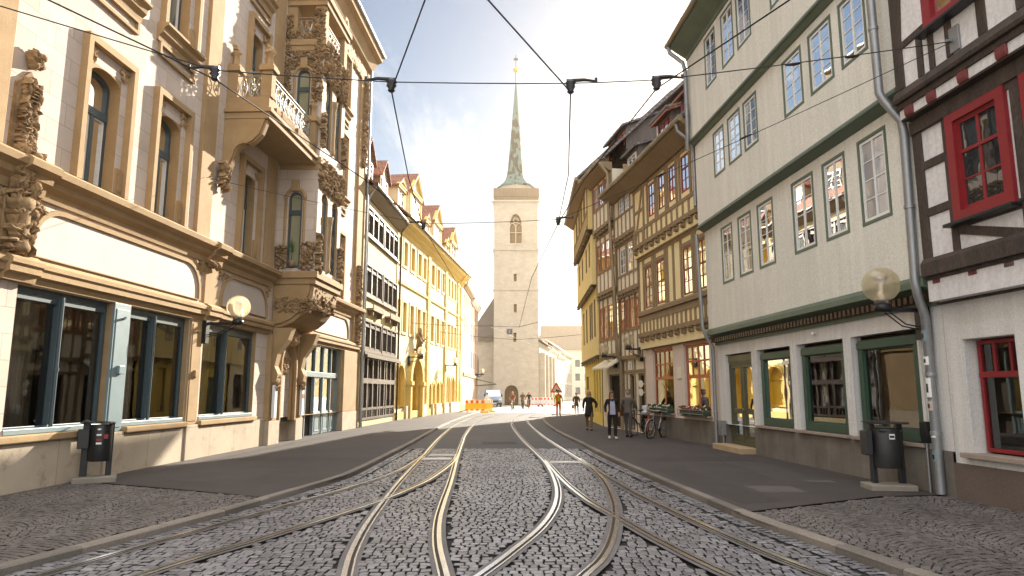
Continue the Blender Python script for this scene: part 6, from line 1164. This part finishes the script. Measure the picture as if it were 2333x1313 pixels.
# ------------------------------------------------------------------ bicycles
def bicycle(loc, rz, label, fm, lean=0, group="bicycles", seat=False):
    t = thing("bicycle", loc, label, "bicycle", group); t.rotation_euler = (0, rad(lean), rz); R_ = .335
    for nm, y in (("wheel", -.53), ("wheel", .50)):
        w = MB(); w.tube([(0, y + R_ * math.cos(q), R_ + R_ * math.sin(q)) for q in [2 * math.pi * i / 28 for i in range(29)]], .027, 6, cap=False); o = w.build(nm, BLACK, t, local=True)
        w = MB(); w.tube([(0, y + .31 * math.cos(q), R_ + .31 * math.sin(q)) for q in [2 * math.pi * i / 28 for i in range(29)]], .011, 5, cap=False)
        for i in range(16): q = 2 * math.pi * i / 16; w.tube([(.02 * (-1) ** i, y, R_), (0, y + .31 * math.cos(q), R_ + .31 * math.sin(q))], .003, 3)
        w.tube([(-.05, y, R_), (.05, y, R_)], .02, 6); w.build("rim", CHROME, o, local=True)
    f = MB(); bb = (0, .08, .29); st = (0, .22, .78); hd = (0, -.34, .80); ht = (0, -.36, .92); r = .017
    for a, b in ((bb, st), (st, (0, -.36, .84)), (bb, (0, -.385, .68)), (ht, (0, -.39, .66))): f.tube([a, b], r, 7)
    for sx_ in (-1, 1): f.tube([(.0, .2, .74), (sx_ * .05, .5, R_)], .01, 5); f.tube([bb, (sx_ * .05, .5, R_)], .01, 5); f.tube([(0, -.39, .68), (sx_ * .05, -.42, .6), (sx_ * .05, -.53, R_)], .012, 5)
    f.tube([(0, .22, .78), (0, .25, .93)], .013, 6); f.build("frame", fm, t, local=True)
    h = MB(); h.tube([(-.29, -.24, 1.02), (-.2, -.36, 1.03), (0, -.40, 1.0), (.2, -.36, 1.03), (.29, -.24, 1.02)], .012, 6); h.tube([(0, -.36, .9), (0, -.40, 1.0)], .014, 6); h.build("handlebar", CHROME, t, local=True)
    MB().prism([(-.03, .1), (.03, .1), (.09, .34), (.05, .38), (-.05, .38), (-.09, .34)], .93, .985, 'z').build("saddle", BLACK, t, bev=.015, local=True)
    p = MB(); p.tube([(-.07, .08, .29), (.07, .08, .29)], .014, 6); p.tube([(.06, .08, .29), (.07, .02, .14)], .01, 5); p.tube([(-.06, .08, .29), (-.07, .14, .44)], .01, 5); p.box(.06, .15, -.02, .06, .13, .15); p.box(-.15, -.06, .1, .18, .43, .45); p.lathe([(.09, 0), (.09, .01)], (0, 0, 0), 12) if 0 else None
    p.prism([(q[0] + .08, q[1] + .29) for q in arc(0, 0, .09, 0, 360, 14)[:-1]], .04, .05, 's'); p.build("pedals", BINM, t, local=True)
    m = MB(); m.tube([(0, .5 + .37 * math.cos(q), R_ + .37 * math.sin(q)) for q in [rad(-20 + 12 * i) for i in range(17)]], .018, 5); m.tube([(0, -.53 + .37 * math.cos(q), R_ + .37 * math.sin(q)) for q in [rad(60 + 12 * i) for i in range(14)]], .018, 5); m.build("mudguard", fm, t, local=True, split=.02)
    l = MB(); l.sph((0, -.46, .86), .04); l.build("headlight", CHROME, t, local=True); l = MB(); l.box(-.06, .06, .3, .66, .72, .74); l.build("luggage_rack", BINM, t, local=True); l = MB(); l.sph((0, .68, .68), .035); l.build("rear_light", RED, t, local=True)
    if seat:
        s = MB(); s.prism([(.32, .78), (.6, .78), (.68, 1.14), (.63, 1.15), (.55, .88), (.32, .86)], -.12, .12, 's'); s.build("child_seat", mat("pale_plastic", (.55, .58, .62), .4), t, local=True, bev=.02)
    return t
GREYB = mat("silver_bike_paint", (.42, .42, .43), .35, (.35, .35, .36), 3, metal=.5); DKB = mat("dark_bike_paint", (.05, .05, .06), .35); ORB = mat("orange_bike_paint", (.5, .1, .03), .35)
bicycle((5.35, 25.75, 0), rad(-40), "silver bicycle standing alone under the orange window", GREYB, 6, "bicycles parked by the yellow house")
bicycle((5.08, 27.5, 0), rad(-38), "grey bicycle with pale child seat beside the man in the cap", DKB, -6, "bicycles parked by the yellow house", True)
bicycle((5.38, 27.9, 0), rad(-10), "orange and dark bicycle squeezed against the wall behind the child seat bike", ORB, 7, "bicycles parked by the yellow house")
# ------------------------------------------------------------------ people
SKIN = mat("skin", (.50, .30, .21), .6, (.45, .26, .18), 6, .3)
def skin(name, V, E, m, parent, sub=1):
    me = bpy.data.meshes.new(name); me.from_pydata([v[:3] for v in V], E, []); me.materials.append(m); o = bpy.data.objects.new(name, me); COL.objects.link(o); o.parent = parent
    md = o.modifiers.new("skin", 'SKIN'); md.use_smooth_shade = True
    if not me.skin_vertices: bpy.context.view_layer.objects.active = o
    sv = me.skin_vertices[0].data
    for i, v in enumerate(V): sv[i].radius = (v[3], v[4] if len(v) > 4 else v[3]); sv[i].use_root = (i == 0)
    s = o.modifiers.new("subsurf", 'SUBSURF'); s.levels = sub; s.render_levels = sub; return o
def person(loc, rz, label, top, bottom, hair, shoes, h=1.7, stride=.16, arms=((.02, 0), (.02, 0)), coat=None, hairlen=.1, lean=0.0, seat=False, bag=None, vest=None, cap=None, shirt=None, look=0.0, skirt=None, group="people in the street"):
    t = thing("person", loc, label, "person", group, rz); k = h / 1.7
    P = lambda x, y, z: (x * k, y * k, z * k)
    pz = .92 if not seat else .98; py = 0 if not seat else .22
    ly = -lean
    pel = P(0, py, pz); wst = P(0, py + ly * .35, pz + .17); chs = P(0, py + ly * .75, pz + .38); nek = P(0, py + ly, pz + .54); 
    hd = [P(0, py + ly * 1.05 - .012, pz + .60), P(0, py + ly * 1.08 - .02, pz + .665), P(0, py + ly * 1.1 - .01, pz + .73)]
    V = [pel + (.115 * k, .09 * k), wst + (.11 * k, .085 * k), chs + (.13 * k, .095 * k), nek + (.056 * k, .058 * k), hd[0] + (.06 * k, .07 * k), hd[1] + (.073 * k, .088 * k), hd[2] + (.062 * k, .076 * k)]
    E = [(0, 1), (1, 2), (2, 3), (3, 4), (4, 5), (5, 6)]
    def chain(start, pts):
        i = start
        for p in pts: V.append(p); E.append((i, len(V) - 1)); i = len(V) - 1
        return i
    A = []; Lg = []
    for sx_, (fy, sp) in zip((-1, 1), arms):
        sh = P(sx_ * .175, chs[1] / k, pz + .44); el = P(sx_ * (.235 + sp * .5), chs[1] / k - fy * .4 + .03, pz + .22); wr = P(sx_ * (.24 + sp * .2), chs[1] / k - fy - .05, pz - .01 + abs(fy) * .45)
        A.append((sh, el, wr)); d = (Vector(wr) - Vector(el)).normalized(); pm = Vector(wr) + d * .07 * k
        j = chain(2, [sh + (.055 * k,), el + (.042 * k,), wr + (.028 * k, .024 * k), tuple(pm) + (.036 * k, .018 * k)])
        sd_ = Vector((0, 1, 0)) if abs(d.y) < .8 else Vector((1, 0, 0)); cu = Vector((-sx_ * .02, 0, 0))
        for q in range(4):
            b0 = pm + sd_ * (.022 - .015 * q) * k + d * .02 * k; L = (.07, .08, .075, .058)[q] * k; chain(j, [tuple(b0 + d * .02 * k) + (.009 * k,), tuple(b0 + d * L * .6 + cu * .3 * k) + (.008 * k,), tuple(b0 + d * L + cu * k) + (.007 * k,)])
        chain(j - 1, [tuple(Vector(wr) + d * .03 * k + sd_ * .035 * k) + (.010 * k,), tuple(Vector(wr) + d * .075 * k + sd_ * .05 * k) + (.008 * k,)])
    for i, sx_ in enumerate((-1, 1)):
        s = stride * (1 if i else -1)
        hp = P(sx_ * .09, py, pz - .05)
        if seat: kn = P(sx_ * .1, -.22 + s, .68 + s * .6); an = P(sx_ * .1, -.02 + s * .6, .26 + s * .9); to = P(sx_ * .1, -.16 + s * .6, .22 + s * .9)
        else: kn = P(sx_ * .095, py - s * .55 - .02, .50); an = P(sx_ * .085, py - s + .0, .085 + max(0, -s) * .15); to = P(sx_ * .10, py - s - .15, .035)
        Lg.append((hp, kn, an, to)); chain(0, [hp + (.085 * k,), kn + (.056 * k,), an + (.036 * k,), to + (.03 * k, .025 * k)])
    body = skin("body", V, E, SKIN, t)
    f = MB()
    for sx_ in (-1, 1): f.sph((sx_ * .031 * k, hd[1][1] - .083 * k, hd[1][2] + .005), .011 * k, n=6, k=4); f.box(sx_ * .03 * k - .016, sx_ * .03 * k + .016, hd[1][1] - .092 * k, hd[1][1] - .08 * k, hd[1][2] + .024, hd[1][2] + .03)
    f.build("eyes", BLACK, body, local=True); f = MB(); f.prism([(hd[1][1] - .075 * k, hd[1][2] + .01), (hd[1][1] - .108 * k, hd[1][2] - .03), (hd[1][1] - .078 * k, hd[1][2] - .035)], -.013, .013, 's'); f.build("nose", SKIN, body, local=True); f = MB(); f.box(-.024 * k, .024 * k, hd[0][1] - .083 * k, hd[0][1] - .068 * k, hd[0][2] + .008, hd[0][2] + .018); f.build("mouth", mat("lips", (.35, .12, .10), .6), body, local=True)
    # clothes
    def cloth(nm, V, E, m): return skin(nm, V, E, m, t)
    for i, L in enumerate(Lg):
        pass
    V2 = [pel + (.145 * k, .115 * k), P(0, py + ly * .2, pz + .12) + (.128 * k, .102 * k)]; E2 = [(0, 1)]
    for L in Lg:
        for j, (p, r) in enumerate(zip(L[:3], (.105, .07, .054))): V2.append(p + (r * k,)); E2.append(((0 if j == 0 else len(V2) - 2), len(V2) - 1))
    cloth("trousers", V2, E2, bottom)
    c = coat or 0; V3 = [wst + (.125 * k + c, .10 * k + c), chs + (.145 * k + c, .108 * k + c), P(0, nek[1] / k, pz + .50) + (.098 * k, .082 * k)]; E3 = [(0, 1), (1, 2)]
    low = P(0, py, pz - .03); V3.append(low + (.155 * k + c, .125 * k + c)); V3.append(P(0, py, pz - (.12 if coat else .06)) + (.16 * k + c, .13 * k + c)); E3.append((3, 4)); E3.append((0, 3))
    if skirt: MB().lathe([(.15, .2), (.17, .10), (.178, .0), (.19, -skirt * .5), (.205, -skirt), (.16, -skirt + .01)], (0, py, pz), 14, 0, True, 1, .78).build('coat_skirt', top, t, local=True)
    for (sh, el, wr) in A:
        i = 1
        for p, r in ((sh, .068 + c * .5), (el, .055 + c * .4), (tuple(Vector(el).lerp(Vector(wr), .93)), .042 + c * .3)): V3.append(p + (r * k,)); E3.append((i, len(V3) - 1)); i = len(V3) - 1
    cloth("coat" if coat else "top", V3, E3, top)
    if shirt:
        s = MB(); ys = chs[1] - (.125 * k + c)
        s.prism([(-.10 * k, pz * k - .06), (.11 * k, pz * k - .06), (.095 * k, pz * k + .3 * k), (.06 * k, pz * k + .45 * k), (0, pz * k + .39 * k), (-.06 * k, pz * k + .45 * k), (-.09 * k, pz * k + .3 * k)], ys - .004, ys + .07, 'd'); s.build("shirt", shirt, t, local=True, bev=.02)
    if vest:
        MB().lathe([(.165 * k, -.06), (.168 * k, .05), (.16 * k, .18 * k), (.185 * k, .36 * k), (.19 * k, .43 * k), (.15 * k, .49 * k), (.075 * k, .54 * k)], (0, py, pz * k), 16, 0, True, 1, .76).build('vest', vest, t, local=True); q = MB(); q.box(-.06, .06, -.152, -.12, pz * k + .05, pz * k + .44); q.build('shirt_front', top, t, local=True)
    sh_ = MB()
    for L in Lg:
        an, to = L[2], L[3]; sh_.sph((to[0], (an[1] + to[1]) / 2 - .01, min(an[2], to[2]) + .012), .047 * k, .14 * k, .048 * k, 10, 6)
    sh_.build("shoe", shoes, t, local=True, split=-.02)
    hh = MB(); hc = (0, hd[1][1] + .018 * k, hd[1][2] + .03 * k); hh.sph(hc, .095 * k, .106 * k, .112 * k, 12, 8, 0, .05)
    if hairlen > .12:
        hh.sph((-.07 * k, hc[1] + .02, hc[2] - hairlen * .5), .035 * k, .06 * k, hairlen * .62, 8, 6, 0, .1); hh.sph((.07 * k, hc[1] + .02, hc[2] - hairlen * .5), .035 * k, .06 * k, hairlen * .62, 8, 6, 0, .1); hh.sph((0, hc[1] + .055 * k, hc[2] - hairlen * .5), .08 * k, .045 * k, hairlen * .7, 8, 6, 0, .1)
    # cut the hair cap back from the face
    for i, v in enumerate(hh.v[:12 * 7 + 2]):
        if v.y < hd[1][1] - .045 * k and v.z < hd[1][2] + .055 * k: v.y = hd[1][1] - .03 * k
    hh.build("hair", hair, t, local=True)
    if cap: cp = MB(); cp.lathe([(.10 * k, 0), (.105 * k, .03), (.08 * k, .075), (.02, .09)], (0, hd[2][1], hd[2][2] - .0), 14); cp.prism([(q[0], q[1] + hd[2][1] - .03) for q in arc(0, 0, .095 * k, 180, 360, 10, .14 * k)], hd[2][2] - .005, hd[2][2] + .008, 'z'); cp.build("cap", cap, t, local=True)
    if bag: bx, by, bz, bm = bag; b = MB(); b.box(bx - .05, bx + .06, by - .16, by + .16, bz - .15, bz + .12); b.tube([(bx, by - .12, bz + .12), (bx, by, bz + .5 * .6), (bx, by + .12, bz + .12)], .012, 6); tag(b.build("bag", bm, t, local=True, bev=.03))
    return t
def fab(n, c, c2=None): return mat(n, c, .9, c2 or tuple(x * .7 for x in c), 6, .3, .3, 60)
BLK = fab("black_cloth", (.022, .018, .016)); LAV = fab("lavender_cloth", (.50, .50, .66)); GRY = fab("grey_jacket_cloth", (.13, .11, .10)); JEAN = fab("grey_trousers", (.11, .10, .10)); TANP = fab("tan_trousers", (.22, .15, .08)); HIV = fab("orange_workwear", (.75, .17, .02)); HIY = fab("lime_yellow_shirt", (.60, .66, .05)); OLV = fab("olive_coat", (.11, .09, .05)); BRN = fab("brown_jacket", (.22, .08, .04)); WSH = fab("white_shoes", (.75, .74, .72))
HB = mat("brown_hair", (.14, .07, .03), .6, (.09, .045, .02), 9); HBL = mat("blonde_hair", (.48, .33, .17), .6, (.38, .25, .12), 9); HGR = mat("grey_hair", (.30, .27, .24), .7); DKH = mat("dark_hair", (.03, .02, .014), .6)
person((3.62, 25.1, 0), rad(2), "woman in open dark jacket, lavender shirt and white shoes walking towards us", BLK, BLK, HB, WSH, 1.70, .14, ((.03, .02), (-.02, .02)), .012, .34, shirt=LAV, bag=(-.33, .0, .82, BRN) if False else None)
person((3.40, 30.6, 0), rad(-6), "blonde person in long black coat walking with one hand on hip", BLK, TANP, HBL, BLK, 1.72, .17, ((.0, .02), (.06, .2)), .03, .17, skirt=.32)
person((4.36, 26.1, 0), rad(152), "man in grey jacket and cap seen from behind beside the bicycles", GRY, JEAN, HGR, BLK, 1.76, .07, ((.16, .06), (.1, .03)), .02, .1, lean=.07, cap=fab("tan_cap", (.25, .18, .11)), bag=(.27, .05, .92, fab("brown_shoulder_bag", (.22, .10, .03))))
person((3.26, 48.6, -.02), rad(4), "road worker in orange trousers and yellow shirt with orange vest", HIY, HIV, DKH, BLK, 1.82, .03, ((.02, .05), (.02, .05)), None, .1, vest=HIV)
person((5.1, 54.8, -.1), rad(10), "distant person in olive coat carrying a brown bag", OLV, BLK, HB, BLK, 1.72, .12, ((.0, .03), (.0, .03)), .03, .1, skirt=.25, bag=(-.30, .0, .62, BRN))
person((-2.35, 66.5, -.1), rad(200), "distant person in white behind the yellow barrier", WSH, BLK, HB, BLK, 1.72, .05)
for (x, y, rz, lab, tp, hr, bm) in ((.06, 67.1, -8, "cyclist in rust red jacket riding towards us", BRN, HBL, GREYB), (1.12, 72.3, 6, "grey-haired cyclist in olive jacket riding on a dark bicycle", OLV, HGR, DKB), (1.78, 72.9, -4, "blonde cyclist in black jacket riding on an orange bicycle", BLK, HBL, ORB)):
    bicycle((x, y, -.1), rad(rz), ("silver bicycle under the cyclist in rust red", "dark bicycle under the cyclist in the olive jacket", "orange bicycle under the cyclist in black jacket")[0 if x < 1 else 1 if x < 1.5 else 2], bm, 0, "bicycles ridden past the church"); person((x, y, -.1), rad(rz), lab, tp, TANP if x < 1 else BLK, hr, BLK, 1.72, .08, ((.38, .06), (.38, .06)), .02, .14, lean=.2, seat=True, group="cyclists by the church")
# ------------------------------------------------------------------ van, barriers, warning sign
def van(loc, rz):
    t = thing("van", loc, "pale blue delivery van parked by the church door", "van", rz=rz); BL = mat("pale_blue_van_paint", (.30, .38, .52), .3, (.27, .35, .48), 1, .3, fine=.03)
    b = MB(); pr = [(2.4, .35), (2.45, .9), (2.4, 2.0), (2.2, 2.12), (-1.1, 2.12), (-1.35, 2.05), (-2.05, 1.25), (-2.5, 1.1), (-2.62, .9), (-2.62, .35)]
    b.prism(pr, -.92, .92, 's'); b.build("body", BL, t, bev=.07, local=True)
    g = MB(); g.add([(-.78, -1.43, 2.0), (.78, -1.43, 2.0), (.82, -2.02, 1.32), (-.82, -2.02, 1.32)], [(0, 1, 2, 3)]); g.build("windscreen", GLD, t, local=True); g = MB()
    for sx_ in (-1, 1): g.add([(sx_ * .925, -1.3, 1.92), (sx_ * .925, -.4, 1.92), (sx_ * .925, -.4, 1.25), (sx_ * .925, -1.85, 1.25)], [(0, 1, 2, 3)])
    g.build("side_window", GLD, t, local=True, split=.1)
    for sx_ in (-1, 1):
        MB().box(sx_ * .72 - .15, sx_ * .72 + .15, -2.66, -2.55, .82, 1.02).build("headlight", WHITEB, t, local=True, bev=.02); MB().box(sx_ * 1.04 - .09, sx_ * 1.04 + .09, -1.75, -1.6, 1.25, 1.55).build("mirror", BLACK, t, local=True, bev=.02)
        for y in (-1.75, 1.55):
            w = MB(); w.prism([(y + q[0], q[1] + .33) for q in arc(0, 0, .33, 0, 360, 18)[:-1]], sx_ * .93 - .12, sx_ * .93 + .04, 's'); o = w.build("wheel", BLACK, t, local=True); w = MB(); w.prism([(y + q[0], q[1] + .33) for q in arc(0, 0, .19, 0, 360, 12)[:-1]], sx_ * .93 + (.03 if sx_ > 0 else -.13), sx_ * .93 + (.05 if sx_ > 0 else -.125), 's'); w.build("rim", CHROME, o, local=True)
    MB().box(-.95, .95, -2.7, -2.5, .32, .55).build("bumper", BINM, t, local=True, bev=.03); MB().box(-.5, .5, -2.66, -2.6, .62, .8).build("grille", BLACK, t, local=True); MB().box(-.27, .27, -2.725, -2.705, .38, .5).build("number_plate", WHITEB, t, local=True)
van((-2.55, 86.0, -.16), rad(9))
YB = mat("yellow_plastic", (.85, .55, .01), .45, (.78, .48, .01), 2, fine=.03); WR = mat("white_reflective", (.8, .78, .75), .4); OR = mat("signal_orange_red", (.75, .10, .015), .4)
def barrier(x, y, L, rz, lab, ybody=YB, grp="striped site barriers"):
    t = thing("site_barrier", (x, y, -.1), lab, "barrier", grp, rz); b = MB(); b.rframe(-L / 2, L / 2, .12, 1.05, .05, -.03, .03)
    n = int(L / .12)
    b.box(-L / 2 + .05, L / 2 - .05, -.012, .012, .26, .78)
    for i in range(1, n): q = -L / 2 + L * i / n; b.box(q - .025, q + .025, -.03, .03, .3, .78)
    b.box(-L / 2, L / 2, -.02, .02, .28, .34)
    for i in range(9): q = -L / 2 + L * (i + .5) / 9; b.sph((q, 0, 1.05), .05, n=6, k=4)
    b.build("panel", ybody, t, local=True); s = MB(); n = int(L / .22)
    for i in range(n): a = -L / 2 + L * i / n; s.box(a, a + L / n - .002, -.045, .045, .78, 1.02, i % 2); s.box(a, a + L / n - .002, -.044, .044, .13, .25, i % 2)
    s.build("stripe_board", [OR, WR], t, local=True, split=.01); f = MB(); f.box(-L / 2 + .1, -L / 2 + .35, -.4, .4, -.06, .1); f.box(L / 2 - .35, L / 2 - .1, -.4, .4, -.06, .1); f.build("foot", ybody if ybody is YB else BINM, t, local=True, bev=.02, split=.1); return t
barrier(-3.2, 61.5, 1.9, 0, "bright yellow barrier with red and white stripes before the pale blue van"); barrier(-2.15, 62.3, 1.9, rad(68), "yellow barrier turned end on beside the front one")
for k in range(2): barrier(2.6 + 2.05 * k, 88 + .4 * k, 2.0, rad(4), ("faded red and white barrier nearer to the tower door", "faded red and white barrier nearer to the nave wall")[k], WR)
t = thing("warning_sign", (3.35, 52.2, -.1), "triangular warning sign with orange red border behind the road worker", "sign"); z0 = 1.62
b = MB(lambda a, d, z: Vector((3.35 + a, 52.2 - d, z))); b.frame([(-.47, z0), (.47, z0), (0, z0 + .82)], [(-.30, z0 + .1), (.30, z0 + .1), (0, z0 + .60)], .0, .03); b.build("border", OR, t); b = MB(lambda a, d, z: Vector((3.35 + a, 52.2 - d, z))); b.prism([(-.33, z0 + .08), (.33, z0 + .08), (0, z0 + .64)], .002, .02, 'd'); b.build("panel", mat("pale_sign_face", (.8, .72, .5), .5), t)
b = MB(lambda a, d, z: Vector((3.35 + a, 52.2 - d, z))); b.prism([(-.07, z0 + .12), (.1, z0 + .12), (.06, z0 + .22), (.01, z0 + .3), (-.03, z0 + .2)], .02, .026, 'd'); b.build("pictogram", BLACK, t); MB().tube([(3.35, 52.24, -.1), (3.35, 52.24, 2.3)], .03, 8).build("pole", ZINC, t); MB().box(3.0, 3.7, 52.0, 52.45, -.12, .02).build("foot", CONC, t)
t = thing("awning", FH2(8.0, .8, 3.0), "dark slanting awning beneath the two white globes", "awning"); b = MB(FH2); b.prism([(0, 3.1), (2.4, 2.55), (2.4, 2.62), (0, 3.2)], 6.4, 9.6, 's'); b.build("canopy", mat("dark_olive_canvas", (.10, .085, .05), .9), t); b = MB(FH2); b.tube([(6.5, 0, 2.4), (6.5, 2.3, 2.55)], .03, 6); b.tube([(9.5, 0, 2.4), (9.5, 2.3, 2.55)], .03, 6); b.build("arm", BLACK, t)
# ------------------------------------------------------------------ haze in the air down the street
hz = MB().box(-205, 205, -45, 245, -1.2, 56).build("haze", []); tag(hz, kind="stuff")
hm = bpy.data.materials.new("haze_air"); hm.use_nodes = True; ht = hm.node_tree; ht.nodes.remove(ht.nodes["Principled BSDF"])
pv = ht.nodes.new("ShaderNodeVolumePrincipled"); pv.inputs["Color"].default_value = (1.0, 0.86, 0.60, 1); pv.inputs["Density"].default_value = 0.00052; pv.inputs["Anisotropy"].default_value = 0.8
ht.links.new(pv.outputs[0], ht.nodes["Material Output"].inputs["Volume"]); hz.data.materials.append(hm)
